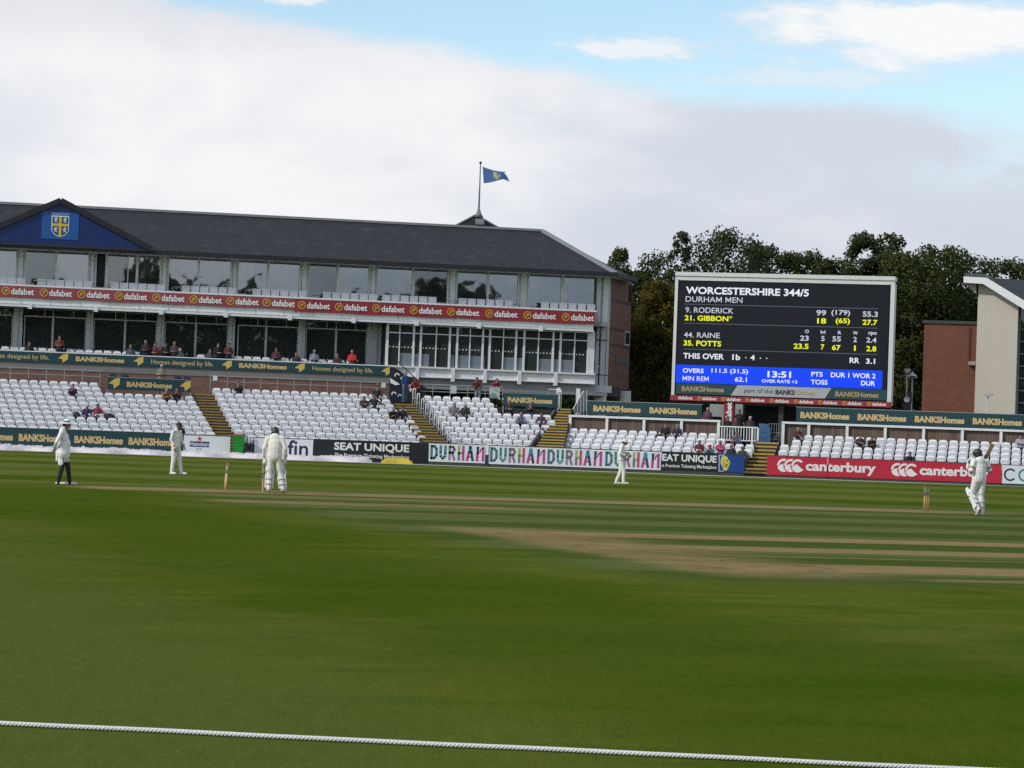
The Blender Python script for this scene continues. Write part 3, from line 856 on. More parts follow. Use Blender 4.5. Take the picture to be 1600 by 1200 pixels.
stairs((301, 615.5, 150.6), (334, 617, 150.8), (340, 702, 142.6), (380, 704, 142.8), 20, 'dark steps with shaded yellow edges between the teal board stand and the black board stand', YD)
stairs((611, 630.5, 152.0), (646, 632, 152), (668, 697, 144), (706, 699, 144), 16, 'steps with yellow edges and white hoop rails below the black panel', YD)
stairs((876, 638.5, 152), (894, 639.5, 152), (832, 704, 144), (880, 706, 144), 16, 'yellow edged steps between the wedge shaped stand and the low stand', YB)
stairs((1183, 690.5, 147.4), (1219, 692, 147.2), (1160, 735, 143.6), (1200, 740, 143.6), 9, 'short flight of yellow steps between the blue lion board and the red board', YB)
# kerb walls beside the steps of the wedge stand and of the low stand
def side_wall(A, B, h, label, mat):
    a, b = at(*A), at(*B); m = MB()
    d = (b - a).xy.to_3d().normalized(); s_ = Vector((d.y, -d.x, 0)) * .1
    m.add([a, b, a + s_, b + s_] + [Vector((p.x, p.y, 0)) for p in (a, b, a + s_, b + s_)], [(0, 1, 3, 2), (0, 4, 5, 1), (2, 3, 7, 6), (0, 2, 6, 4), (1, 5, 7, 3)])
    m.solo('side_wall', mat, label, 'wall')
side_wall((873, 633, 152.4), (829, 697, 144.6), 0, 'sloping dark side wall of the wedge shaped stand beside yellow steps', DCONC)
side_wall((1187, 685, 147.8), (1164, 715, 144.2), 0, 'short sloping dark side wall at the end of the low stand', DCONC)

# white hoop rails up the steps
m0 = None
for k, (x, y) in enumerate([(647.5, 607), (654, 614.8), (660.7, 623), (667.4, 631), (674.2, 639.5), (680.8, 647.6), (687.4, 655.5), (694, 663), (701.5, 672), (709, 681)]):
    Y = 151.6 - k * .78; p = at(x, y, Y)
    if m0 is None:
        mb = MB(); H = 0.98
        for s in (-1, 1):
            mb.tube([(0, s * .065, 0), (0, s * .065, H - .07), (0, s * .05, H - .02), (0, s * .0, H)], .03, 7)
        mb.tube([(0, -.06, .45), (0, .06, .45)], .02, 6)
        me = mb.mesh('hoop_rail', WHITE, None, True)
    m0 = o = bpy.data.objects.new('hoop_rail', me); COL.objects.link(o)
    o.location = (p.x, p.y, p.z - .98); o.rotation_euler = (0, 0, R(14 + 75))
    tag(o, 'white tubular hoop rail standing on the steps below the black panel', 'handrail', 'white hoop rails beside the steps')

# ------------------------------------------------------------------ pavilion
A0 = at(0, 560, 151.0)
ANG = R(11)
PV = VP((A0.x, A0.y), (A0.x + cos(ANG), A0.y + sin(ANG)))
def zz(off, *pix): return sum(PV.hit(x, y, off)[1] for x, y in pix) / len(pix)
def uu(x, y, off=0.0): return PV.hit(x, y, off)[0]
UL = -26.0
pav = thing('pavilion', 'long white framed cricket pavilion with slate hipped roof and two balcony floors', 'pavilion', PV.pt(16, 0, -4))
uR = uu(945, 500, -1.4)
# levels
zG0 = zz(0.1, (0, 563.5), (612, 588)); zG1 = zz(0.1, (0, 546), (612, 573.5))
zS0 = zz(0.1, (0, 479), (300, 490.5), (500, 499)); zS1 = zz(0.1, (0, 464), (300, 477.5), (500, 486), (925, 503))
zB0 = zS1; zB1 = zz(.16, (0, 446.5), (500, 468.5), (930, 486))
zE = zz(.35, (300, 395.5), (500, 405), (700, 414.5), (900, 424)); zW1 = zz(-1.4, (100, 388), (500, 409), (850, 425))
zLW1 = zz(-2.2, (100, 484), (500, 502)); zLt = zz(-2.2, (40, 494), (250, 503.5), (550, 517.5))
zF1 = zG1 - 1.05; zF2 = zB1 - .55
WF = -1.4; LF = -2.2
# brick base, floors and soffits
m = MB()
m.slab(PV, UL, 0, uu(617, 590), zG0 - .42, -11.5, 0.0)
m.build('brick_base', BRICK, pav)
m = MB(); m.slab(PV, UL, zG0 - .415, uu(617, 590), zG0 + .02, -11.4, .03); m.build('concrete_band', CONC, pav)
m = MB()
m.slab(PV, UL, zF1 - .15, uR, zF1, -11.3, -.05)
m.slab(PV, UL, zF2 - .25, uR, zF2, -11.3, -.02)
m.build('floor_slabs', pm('grey deck', (0.22, 0.225, 0.23), 0.8), pav)
# parapet behind the lower banner, coping
m = MB(); ug = uu(612, 580)
m.slab(PV, UL, zG0 + .03, ug, zG1 - .02, -.08, .03, 0)
m.slab(PV, UL, zG1 - .015, ug + .04, zG1 + .04, -.14, .10, 1)
m.build('lower_parapet', [DCONC, WHITE], pav)
# canopy fascia between floors
uC = uu(927, 510)
m = MB()
m.slab(PV, UL, zS0 + .17, uC, zS1 + .01, -.30, .04, 0)
m.slab(PV, UL, zS0, uC, zS0 + .10, -.30, .20, 0)
m.slab(PV, UL, zS0 + .10, uC, zS0 + .17, -.30, .0, 1)
for k in range(46):
    u_ = UL + 1.05 + k * 1.62
    if u_ < uC - .1: m.slab(PV, u_, zS0 + .17, u_ + .05, zS1, .04, .06, 1)
for k in range(24):
    u_ = UL + 2.2 + k * 3.6
    if u_ < uC - .3: m.slab(PV, u_, zS0 - .1, u_ + .22, zS0 + .2, .2, .30, 0)
m.build('canopy_fascia', [WHITE, WHITE2], pav)
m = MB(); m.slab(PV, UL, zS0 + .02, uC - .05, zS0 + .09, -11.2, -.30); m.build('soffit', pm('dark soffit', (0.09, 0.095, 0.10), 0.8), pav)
# upper banner rail
m = MB(); m.slab(PV, UL, zB1, uu(932, 487), zB1 + .09, -.12, .13, 0)
m.slab(PV, UL, zS1 + .01, uu(932, 487), zB1, -.10, .02, 1)
m.build('upper_parapet', [WHITE, WHITE2], pav)
# upper window wall ------------------------------------------------
bays = [((-60, -10), (-8, 24)), ((40, 85.5), (88.5, 137)), ((150.5, 164), (168, 199), (200.5, 212), (216, 249.5)), ((264, 309), (312, 360)), ((373, 417), (420.5, 467.5)), ((483.5, 526), (529.5, 576)),
        ((590, 644), (647.5, 699)), ((715.5, 761.5), (764.5, 809.5)), ((827, 877.5), (882, 938.5))]
zc0, zc1 = zF2 + .06, zW1
DOORD = pm('open doorway', (0.012, 0.012, 0.018), 0.7)
for bi, bay in enumerate(bays):
    us = [(uu(a, 430, WF), uu(b, 430, WF)) for a, b in bay]
    m = MB()
    ua, ub = us[0][0] - .10, us[-1][1] + .10
    m.slab(PV, ua, zc1, ub, zc1 + .12, WF - .1, WF + .06)
    m.slab(PV, ua, zc0 - .06, ub, zc0 + .02, WF - .1, WF + .06)
    for k, (a, b) in enumerate(us):
        if k == 0: m.slab(PV, ua, zc0 + .02, a, zc1, WF - .1, WF + .06)
        nb = us[k + 1][0] if k + 1 < len(us) else ub
        m.slab(PV, b, zc0 + .02, nb, zc1, WF - .1, WF + .06)
    w = m.build('window', WHITE, pav)
    for k, (a, b) in enumerate(us):
        g = MB(); dark = (bi == 2 and k == 0)
        g.slab(PV, a, zc0 + .02, b, zc1, WF - .06, WF - .04 - .01 * (k % 2), 0)
        if not dark and (bi + k) % 3 != 1:
            for j in range(6):
                ud = a + (b - a) * (j + .7) / 6.6
                g.slab(PV, ud, zc0 + .78, ud + .07, zc0 + .85, WF - .05, WF - .03, 1)
        g.build('pane', [DOORD if dark else (GLU2 if (bi * 5 + k * 3) % 4 == 1 else GLU), DOT], w)
m = MB()
for c0, c1 in ((24.6, 39), (137.8, 149.5), (250.3, 263), (361, 372), (468.5, 482.5), (577, 589), (700, 714.5), (810.5, 826), (939.4, 954)):
    a, b = uu(c0, 430, WF), uu(c1, 430, WF)
    m = MB(); m.slab(PV, a + .12, zF2, b - .12, zW1 + .15, WF - .2, WF + .16, 0)
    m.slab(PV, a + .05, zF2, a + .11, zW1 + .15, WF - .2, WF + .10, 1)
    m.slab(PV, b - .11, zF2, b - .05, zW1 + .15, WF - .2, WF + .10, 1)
    m.build('column', [WHITE, WHITE2], pav)
m = MB(); m.slab(PV, UL, zW1 + .125, uR + .2, zE - .08, WF - .2, WF + .12, 0); m.build('wall_head', WHITE2, pav)
m = MB(); m.slab(PV, UL, zF2, uR - .1, zW1 + .1, -11.1, WF - .25); m.build('upper_wall', pm('dark interior', (0.02, 0.021, 0.023), 0.9), pav)  # solid near-black box stands in for the unlit rooms
# lower left glazing -----------------------------------------------
lcols = [(19.8, 34.5), (134.5, 145), (245, 256.5), (356.5, 367), (466.5, 477), (574, 603)]
edges = [(-50, 19.3), (37, 134), (145.5, 244.5), (257, 356), (371, 466), (477.5, 573.5)]
mull = [-20, 82, 195, 305.5, 415.5, 525]
zl0 = zF1 + .02
for (a, b), mx in zip(edges, mull):
    ua, ub, um = uu(a, 525, LF), uu(b, 525, LF), uu(mx, 525, LF)
    m = MB()
    m.slab(PV, ua, zLt, ub, zLt + .07, LF - .05, LF + .05)
    m.slab(PV, ua, zLW1 - .02, ub, zLW1 + .08, LF - .05, LF + .05)
    m.slab(PV, um - .06, zl0, um + .06, zLt, LF - .05, LF + .05)
    m.slab(PV, um - .03, zLt + .07, um + .03, zLW1 - .02, LF - .05, LF + .04)
    for e in (ua, ub - .06): m.slab(PV, e, zl0, e + .06, zLt, LF - .05, LF + .045)
    for q in ((ua + um) / 2 + .3, (ub + um) / 2 + .2): m.slab(PV, q, zLt + .07, q + .05, zLW1 - .02, LF - .05, LF + .035)
    w = m.build('window', WHITE2, pav)
    for e0, e1 in ((ua + .06, um - .06), (um + .06, ub - .06)):
        g = MB(); g.slab(PV, e0, zl0, e1, zLt, LF - .03, LF - .01, 0)
        for j in range(5):
            ud = e0 + .35 + j * .21
            g.slab(PV, ud, zF1 + 1.28, ud + .085, zF1 + 1.36, LF - .02, LF + .0, 1)
        g.build('pane', [GLD, DOT], w)
    g = MB(); g.slab(PV, ua, zLt + .07, ub, zLW1 - .02, LF - .04, LF - .02, 0); g.build('pane', [GLD], w)
m = MB()
for c0, c1 in lcols:
    a, b = uu(c0, 525, LF + .3), uu(c1, 525, LF + .3)
    m = MB(); m.slab(PV, a, zF1, a + (b - a) * .55, zS0 + .02, LF - .1, LF + .3, 0)
    m.slab(PV, a + (b - a) * .58, zF1, b, zS0 + .02, LF - .1, LF + .24, 0)
    m.build('column', WHITE2, pav)
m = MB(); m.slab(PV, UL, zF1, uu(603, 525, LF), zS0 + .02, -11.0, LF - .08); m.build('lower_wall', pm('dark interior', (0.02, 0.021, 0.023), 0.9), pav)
# lower right glazed box -------------------------------------------
BF = -.35
zk1 = zz(BF, (640, 510.5), (900, 518)); zkt = zz(BF, (640, 521), (900, 531.5)); zk0 = zz(BF, (640, 572), (919, 583)); zkb = zz(BF, (640, 588.5), (900, 597))
verts = [(604.5, 2.0), (623.7, .8), (645.8, 1.6), (657, 1.6), (681, .8), (702.3, 1.6), (714, 1.6), (734, .8), (754, 1.6), (765, 1.6), (786, .8), (806, 1.6), (818.6, 1.6), (841, .8), (864, 1.6), (875.6, 1.6), (897.6, .8), (919, 1.8)]
uv = [(uu(x, 545, BF), w / 27.0) for x, w in verts]
frostp = {2: 1, 3: 1, 4: .6, 5: 0, 6: .8, 7: 1, 8: 1, 9: .4, 10: 0, 11: 1, 12: 1, 13: 0, 14: 1, 15: 1, 16: 1}
m = MB()
for u_, w in uv: m.slab(PV, u_ - w, zk0, u_ + w, zk1, BF - .08, BF + .05)
m.slab(PV, uv[0][0] - .05, zk1, uv[-1][0] + .25, zk1 + .12, BF - .1, BF + .06)
for (a, wa), (b, wb) in zip(uv, uv[1:]): m.slab(PV, a + wa, zkt - .03, b - wb, zkt + .03, BF - .06, BF + .03)
bayw = m.build('window', WHITE, pav)
for k, ((a, wa), (b, wb)) in enumerate(zip(uv, uv[1:])):
    g = MB(); g.slab(PV, a + wa, zk0, b - wb, zkt - .03, BF - .05, BF - .03, 0)
    g.slab(PV, a + wa, zkt + .03, b - wb, zk1, BF - .05, BF - .03, 0)
    wd_ = b - a
    if wd_ > .5:
        for j in range(4 if wd_ < .9 else 5):
            ud = a + wa + .07 + j * .19
            if ud < b - wb - .08: g.slab(PV, ud, zk0 + 1.02, ud + .075, zk0 + 1.09, BF - .04, BF - .02, 1)
    fw = frostp.get(k + 1, 0)
    if fw: g.slab(PV, a + wa + .02, zk0 + .02, a + wa + (b - a - wa - wb) * fw - .02, zk0 + .72, BF - .045, BF - .028, 2)
    g.build('pane', [GLD, DOT, FROST], bayw)
ub0, ub1 = uv[0][0] - .1, uv[-1][0] + .35
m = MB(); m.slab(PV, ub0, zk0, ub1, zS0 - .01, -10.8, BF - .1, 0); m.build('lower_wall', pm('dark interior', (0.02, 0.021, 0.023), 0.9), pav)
m = MB(); m.slab(PV, uv[-1][0] + .07, zk0, ub1 + .02, zk1 + .1, BF - .09, BF + .04); m.build('end_post', WHITE, pav)
m = MB()
m.slab(PV, ub0, zk0 - .10, ub1 + .1, zk0, BF - .3, BF + .16)
m.slab(PV, ub0, zkb, ub1 + .1, zk0 - .10, BF - .3, BF + .02)
m.slab(PV, ub0, zkb - .05, ub1 + .1, zkb, BF - .3, BF + .12)
for x in (651, 707, 757, 811, 867.5):
    a = uu(x, 588, BF); m.slab(PV, a - .10, zkb - .22, a + .10, zk0 - .1, BF - .2, BF + .18)
m.build('sill_beam', [WHITE], pav)
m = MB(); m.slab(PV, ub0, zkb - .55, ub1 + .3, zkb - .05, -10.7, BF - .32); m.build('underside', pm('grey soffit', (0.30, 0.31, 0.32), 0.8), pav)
m = MB(); m.slab(PV, ub0 - .3, 0, uu(770, 600, -8), zkb - .56, -10.6, -8.0); m.build('undercroft_wall', pm('dark interior', (0.02, 0.021, 0.023), 0.9), pav)
m = MB()
for x in (672, 766, 860): 
    a = uu(x, 600, -2.5); m = MB(); m.slab(PV, a - .18, 0, a + .18, zkb - .56, -2.9, -2.5)
    m.build('column', pm('grey column', (0.16, 0.17, 0.18), 0.7), pav)
# right corner: cluster of posts, canted brick side
m = MB()
for x, w, o in ((934.5, .22, -1.0), (944, .30, -1.3), (951, .16, -1.45)):
    a = uu(x, 500, o); m = MB(); m.slab(PV, a - w / 2, zkb - .45, a + w / 2, zW1 + .1, o - .3, o, 0); m.build('corner_post', WHITE2, pav)
m = MB(); a = uu(939, 600, -1.3); m.slab(PV, a - .9, zkb - .5, a + .55, zkb - .1, -1.9, -.9, 0)
m.build('corner_beam', WHITE2, pav)
m = MB()
for x, o in ((937.5, -1.35), (976, -4.8)):
    p = at(x, 625, PV.pt(uR, 0, o).y); m = MB(); m.tube([(p.x, p.y, 0), (p.x, p.y, zkb - .3)], .37, 14)
    m.build('round_pier', WHITE, pav)
pc = at(954, 520, PV.pt(uu(954, 520, -1.5), 0, -1.5).y)
pe = at(984.5, 530, pc.y + 5.0)
SV = VP((pc.x, pc.y), (pe.x, pe.y))
zb0 = (SV.hit(949, 606)[1] + SV.hit(982, 607)[1]) / 2
m = MB(); m.slab(SV, 0, zb0, SV.len, zE - .05, -.4, 0); m.build('side_wall', BRICKS, pav)
m = MB()
for y0, y1 in (((953, 466.5)), ((951.5, 511)), ((949.8, 536))):
    z_ = SV.hit(y0, y1)[1]; m.slab(SV, 0, z_ - .13, SV.len, z_ + .02, 0, .012)
m.slab(SV, 0, zb0 - .5, SV.len, zb0, -.4, .01)
m.build('brick_bands', pm('dark brick band', (0.07, 0.05, 0.055), 0.8, .2), pav)
m = MB(); z_ = SV.hit(979, 528)[1]
ud = SV.hit(979.5, 528)[0]; m.slab(SV, ud - .6, z_ - .45, SV.len - .15, z_ + .4, 0, .02, 0); m.slab(SV, ud - .5, z_ - .36, SV.len - .25, z_ + .32, .02, .024, 1); w = m.build('window', [WHITE2, GLD], pav)
z_ = SV.hit(979, 455)[1]
m = MB(); m.slab(SV, SV.len - .9, z_ - .6, SV.len + .0, zE - .3, 0.0, .02); m.build('window', [GLD], pav)
m = MB(); z_ = SV.hit(966, 563.5)[1]
LETG = pm('dull metal lettering', (0.20, 0.21, 0.23), 0.5)
text(m, SV, 'Riverside', SV.len * .28, SV.len * .93, z_ - .22, z_ + .30, .03, 0, .02)
z_ = SV.hit(967, 582)[1]; text(m, SV, 'suite', SV.len * .36, SV.len * .85, z_ - .18, z_ + .20, .03, 0, .02)
m.build('lettering', LETG, pav)
# roof ---------------------------------------------------------------
EO = .35; RD = -6.0
def W(px, py, off):
    u_, z_ = PV.hit(px, py, off); return u_, z_
zR = zz(RD, (0, 319), (425, 340), (845, 360.5))
uRR = uu(848, 360, RD); uc = uu(962, 428, EO)
C = PV.pt(uc, zE, EO); RE = PV.pt(uRR, zR, RD); RL = PV.pt(UL, zR, RD); EL_ = PV.pt(UL, zE, EO)
sdv = Vector((pe.x - pc.x, pe.y - pc.y, 0)).normalized()
S1 = C + sdv * 5.3; S2 = S1 - PV.d * 2.0 - PV.n * 7.0
BLk = PV.pt(UL, zE, -12.5)
m = MB()
m.face([EL_, C, RE, RL]); m.face([C, S1, RE]); m.face([S1, S2, RE]); m.face([S2, BLk, RL, RE])
roof = m.build('roof', SLATE, pav)
# ridge and hip capping
CAP = pm('lead grey capping', (0.22, 0.23, 0.25), 0.6, 0.15, 2)
m = MB(); m.bar(RL + Z * .05, RE + Z * .05, .30, .14); m.bar(RE + Z * .04, C + Z * .02, .34, .12); m.build('ridge_capping', CAP, roof)
GUT = pm('dark gutter', (0.012, 0.013, 0.018), 0.5)
m = MB(); m.bar(EL_ - Z * .06, C - Z * .06 + PV.d * .1, .22, .24); m.bar(C - Z * .06, S1 - Z * .06, .22, .24)
m.build('gutter', GUT, roof)
m = MB(); m.face([EL_ - Z * .19, PV.pt(UL, zE - .19, -3), PV.pt(uc - 1.2, zE - .19, -3.0), S1 - Z * .19, C - Z * .19]); m.build('eaves_soffit', WHITE2, roof)
# gable
GO = .55
ax, az_ = W(95, 313, GO); bx, bz = W(238, 389.5, GO)
zgb = zz(GO, (0, 377.5), (235, 389.5))
hw = bx - ax
GB = pm('deep blue cladding', (0.003, 0.018, 0.125), 0.4, 0.06)
m = MB(); m.poly(PV, [(ax - hw * .95, zgb), (ax + hw * .95, zgb), (ax, az_ - .10)], GO - .2, GO - .03); gb = m.build('gable', GB, pav)
m = MB()
for s in (-1, 1):
    m.bar(PV.pt(ax + s * hw, zgb - .02, GO - .02), PV.pt(ax, az_, GO - .02), .30, .26, 0, up=PV.n)
m.slab(PV, ax - hw, zgb - .14, ax + hw, zgb - .0, GO - .25, GO + .0, 1)
m.build('barge_boards', [GUT, pm('dark trim', (0.02, 0.022, 0.03), .5)], gb)
m = MB()
for s in (-1, 1):
    t0 = PV.pt(ax + s * hw, zgb + .02, GO); t1 = PV.pt(ax, az_ + .06, GO)
    k = min(1.0, (az_ - zE) / (zR - zE)); back = PV.pt(ax, az_ + .06, EO + (RD - EO) * k)
    m.face([t0, t1, back] if s < 0 else [t1, t0, back])
m.build('gable_roof', SLATE, roof)
# crest
cz0, cz1 = PV.hit(94, 374, GO)[1], PV.hit(94, 331.5, GO)[1]
ca, cb = uu(65, 352, GO), uu(123, 354, GO)
m = MB(); m.slab(PV, ca, cz0, cb, cz1, GO - .03, GO); m.build('crest_panel', pm('mid blue panel', (0.008, 0.085, 0.33), .4, .05), gb)
sx0, sx1 = uu(80.5, 350, GO), uu(107.7, 350, GO); sw = sx1 - sx0; cx = (sx0 + sx1) / 2
zt_, zb_ = PV.hit(94, 337.3, GO)[1], PV.hit(94, 371, GO)[1]; sh = zt_ - zb_
def shield(k):
    p = [(cx - sw / 2 * k, zt_ - sh / 2 * (1 - k)), (cx - sw / 2 * k, zb_ + sh * .30), (cx - sw * .30 * k, zb_ + sh * .12 + (1 - k) * .3), (cx, zb_ + (1 - k) * sh * .5), (cx + sw * .30 * k, zb_ + sh * .12 + (1 - k) * .3), (cx + sw / 2 * k, zb_ + sh * .30), (cx + sw / 2 * k, zt_ - sh / 2 * (1 - k))]
    return p
m = MB(); m.poly(PV, shield(1.0), GO - .01, GO + .006); m.build('shield_border', WTXT, gb)
m = MB(); m.poly(PV, shield(.91), GO - .01, GO + .012); m.build('shield_field', pm('shield blue', (0.015, 0.045, 0.15)), gb)
m = MB(); m.slab(PV, cx - sw * .075, zb_ + .04, cx + sw * .075, zt_ - .04, GO, GO + .02); m.slab(PV, cx - sw * .46, zt_ - sh * .48, cx + sw * .46, zt_ - sh * .36, GO, GO + .017); m.build('cross', pm('gold cross', (0.62, 0.47, 0.04)), gb)
m = MB()
for dx_, dz_ in ((-.26, -.19), (.26, -.19), (-.26, -.64), (.26, -.64)):
    x0, z0 = cx + dx_ * sw, zt_ + dz_ * sh; q = sw * .11
    for pts, w in (([(-.3, .9), (.5, 1.0)], .55), ([(.0, .9), (.1, -.3)], .6), ([(.1, -.3), (-.4, -1.2)], .38), ([(.1, -.3), (.7, -1.2)], .38), ([(0, .4), (-.8, .5)], .3), ([(0, .1), (-.8, -.2)], .3), ([(.3, -.2), (.9, .3), (.8, .9)], .22)):
        m.strip(PV, [(x0 + a * q, z0 + b * q) for a, b in pts], w * q, GO, GO + .02)
m.build('lions', WTXT, gb)
m = MB(); text(m, PV, 'DURHAM CRICKET', cx - sw * .5, cx + sw * .52, zt_ + .04, zt_ + .16, GO + .006, 0, .02); m.build('lettering', pm('pale blue print', (0.3, 0.42, 0.55)), gb)
# roof lantern behind the ridge
lo = RD - 2.5
la, lb, lc = W(699, 356, lo), W(797, 360, lo), W(748, 334, lo)
zl = (la[1] + lb[1]) / 2 - .5
m = MB(); q = [PV.pt(la[0] - .6, zl, lo), PV.pt(lb[0] + .6, zl, lo), PV.pt(lb[0] + .6, zl, lo - 4), PV.pt(la[0] - .6, zl, lo - 4)]; ap = PV.pt(lc[0], lc[1], lo - .9)
for i in range(4): m.face([q[i], q[(i + 1) % 4], ap])
lan = m.build('lantern_roof', SLATE, pav)
m = MB()
for i in range(2): m.bar(q[i] + Z * .02, ap + Z * .02, .16, .07)
m.build('hip_capping', CAP, lan)
wz = PV.hit(750, 346.5, lo - .45); m = MB(); m.slab(PV, wz[0] - .24, wz[1] - .18, wz[0] + .24, wz[1] + .18, lo - .9, lo - .30, 0); m.slab(PV, wz[0] - .17, wz[1] - .13, wz[0] + .17, wz[1] + .13, lo - .3, lo - .29, 1); m.build('roof_window', [CAP, GLU], lan)
# cables and pipes at the right corner
m = MB()
for x0, x1, x2 in ((930, 926, 920), (932, 929, 922)):
    Yc = PV.pt(uR, 0, -.9).y
    m.tube([at(x0, 490, Yc), at(x0 - .5, 530, Yc), at(x1, 575, Yc), at(x2, 615, Yc)], .035, 5)
m.tube([at(928, 585, Yc), at(950, 586.5, Yc)], .03, 5); m.tube([at(928, 531, Yc), at(950, 532, Yc)], .03, 5)
m.build('cables', DARKM, pav)
# ad banners on the upper balcony
def dafa(x0, x1, marks, mat, label, zlo, zhi, off=.16):
    a, b = uu(x0, 470, off), uu(x1, 470, off)
    r = thing('banner', label, 'banner', PV.pt((a + b) / 2, zlo, off))
    m = MB(); n = max(4, int((b - a) / .25)); vs = []; rn = random.Random(int(x1))
    ph = rn.uniform(0, 6)
    for i in range(n + 1):
        u_ = a + (b - a) * i / n
        for j in range(4):
            vs.append(PV.pt(u_, zlo + (zhi - zlo) * j / 3 - .02 * (j == 0) * (1 + sin(u_ * 1.7 + ph)), off - .012 - .010 * sin(u_ * 2.3 + ph) * (j < 2)))
    fs = [(i * 4 + j, (i + 1) * 4 + j, (i + 1) * 4 + j + 1, i * 4 + j + 1) for i in range(n) for j in range(3)]
    m.add(vs, fs); m.build('vinyl', mat, r, True)
    zm = (zlo + zhi) / 2
    for x in marks:
        ml, me_ = MB(), MB()
        emblem(me_, PV, uu(x + 6.3, 470, off), zm + .01, .225, off + .012)
        text(ml, PV, 'dafabet', uu(x + 14.5, 470, off), uu(x + 50.5, 470, off), zm - .17, zm + .19, off + .012, 0, .022)
        ml.build('lettering', WTXT, r); me_.build('emblem', YEL, r)
dafa(-60, 287.3, [-56, 2, 61.5, 120.5, 179, 237.7], MAROON, 'faded red banner with white lettering under the blue gable', zB0 + .02, zB1 - .01)
dafa(288, 459, [296, 353.7, 410.3], MAROON, 'short faded red banner with white lettering on the middle of the balcony', zB0 + .02, zB1 - .02)
dafa(460, 931, [465.3, 523.7, 582, 640.5, 699, 758.8, 818.8, 878.5], MAROON2, 'deep red banner with white lettering on the far half of the balcony', zB0 - .07, zB1 - .03, .17)
# green banner on the lower balcony
a, b = uu(-60, 560, .1), uu(612.5, 580, .1)
r = thing('banner', 'long dark green banner with gold words and arrows on the lower balcony', 'banner', PV.pt((a + b) / 2, zG0, .1))
m = MB(); m.slab(PV, a, zG0, b, zG1 - .02, .04, .09); m.build('vinyl', TEAL, r)
h = zG1 - zG0
for x in (90, 208, 346.5, 460.5, 596): ma = MB(); arrow(ma, PV, uu(x, 570, .1), uu(x + 15.7, 570, .1), zG0 + .02, zG1 - .05, .096); ma.build('arrow', GOLDARROW, r)
for x0, x1 in ((118, 194), (373.5, 448)): m = MB(); text_px(m, PV, 'BANKSHomes', x0, x1, 570, zG0 + h * .24, zG0 + h * .72, .096, 0, .05); m.build('lettering', GOLD, r)
for x0, x1 in ((-22, 76), (236, 333.5), (488.5, 583.5)): m = MB(); text_px(m, PV, 'Homes designed by life.', x0, x1, 570, zG0 + h * .14, zG0 + h * .72, .096, 0, .006); m.build('lettering', GOLD, r)
# small sign boards between the stands and the pavilion
vpA = plane_px(168, 149.2, 299, 150.3, 600)
def gold_sign(vp, x0, x1, yt, yb, txt, arrows, label, name='sign_board', bold=.05, back=None):
    ua, zt0 = vp.hit(x0, yt[0]); ub, zt1 = vp.hit(x1, yt[1]); zt = (zt0 + zt1) / 2
    zb = (vp.hit(x0, yb[0])[1] + vp.hit(x1, yb[1])[1]) / 2; h = zt - zb
    r = thing(name, label, 'sign', vp.pt((ua + ub) / 2, zb, 0))
    m = MB(); m.slab(vp, ua, zb, ub, zt, -.05, 0); m.build('panel', TEAL, r)
    m = MB(); m.slab(vp, ua - .03, zt, ub + .03, zt + .03, -.06, .01)
    for q in (ua, ub): m.slab(vp, q - .03, -0.0, q + .03, zb - .002, -.06, -.01)
    m.build('frame', GREYM, r)
    for a, b in txt: m = MB(); text_px(m, vp, 'BANKSHomes', a, b, (yt[0] + yb[1]) / 2, zb + h * .25, zb + h * .70, OFF, 0, bold); m.build('lettering', GOLD, r)
    for a, b in arrows: m = MB(); arrow(m, vp, vp.hit(a, 600)[0], vp.hit(b, 600)[0], zb + .05, zt - .03, OFF); m.build('arrow', GOLDARROW, r)
gold_sign(vpA, 168.5, 298.5, (589.5, 594), (608, 613.5), ((198, 269),), ((169.5, 187), (281, 298)), 'green sign with gold lettering and an arrow at each end above the seats')
vpC = plane_px(786, 151.4, 872, 151.4, 625)
gold_sign(vpC, 787, 872, (614, 617), (634, 636.5), ((793, 863),), (), 'green sign with gold lettering above the wedge shaped stand')

m = MB(); ua, ub = vpC.hit(776, 625)[0], vpC.hit(875, 630)[0]; z1 = vpC.hit(830, 637)[1]
m.slab(vpC, ua, 0, ub, z1 - .03, -.16, -.10); m.solo('filler_panel', pm('dark panel', (0.02, 0.022, 0.026), .7), 'dark panel added to close the gap below the green sign of the wedge shaped stand', 'wall')  # dark panel added to cover the open gap where sky showed
# ------------------------------------------------------------------ flag
fp = at(748, 333, PV.pt(lc[0], 0, lo - .9).y)
top = at(750.2, 256, fp.y)
r = thing('flagpole', 'slim white flagpole with a ball finial on the roof lantern', 'flagpole', fp)
m = MB(); m.tube([fp - Z * .1, Vector((fp.x, fp.y, top.z))], .055, 8, 0, .035); m.lathe((fp.x, fp.y, fp.z - .25), [(.30, 0), (.16, .22), (.07, .5)], 10); m.build('pole', pm('pole grey', (0.16, 0.165, 0.17), .5), r, True)
m = MB(); m.lathe((fp.x, fp.y, top.z - .02), [(.02, 0), (.085, .05), (.085, .12), (.02, .17)], 10); m.build('finial', DARKM, r, True)
FW, FH = 1.55, 1.12
fm = bpy.data.materials.new('flag cloth'); fm.use_nodes = True; t = NT(fm.node_tree)
d = t.n('ShaderNodeBsdfDiffuse', Color=(0.095, 0.185, 0.42)); tl = t.n('ShaderNodeBsdfTranslucent', Color=(0.15, 0.26, 0.52))
t.n('ShaderNodeOutputMaterial', Surface=t.n('ShaderNodeMixShader', i0=.4, i1=d.outputs[0], i2=tl.outputs[0]).outputs[0])
h0 = at(752.8, 260.0, fp.y); vs, fs = [], []
NX, NY = 22, 12
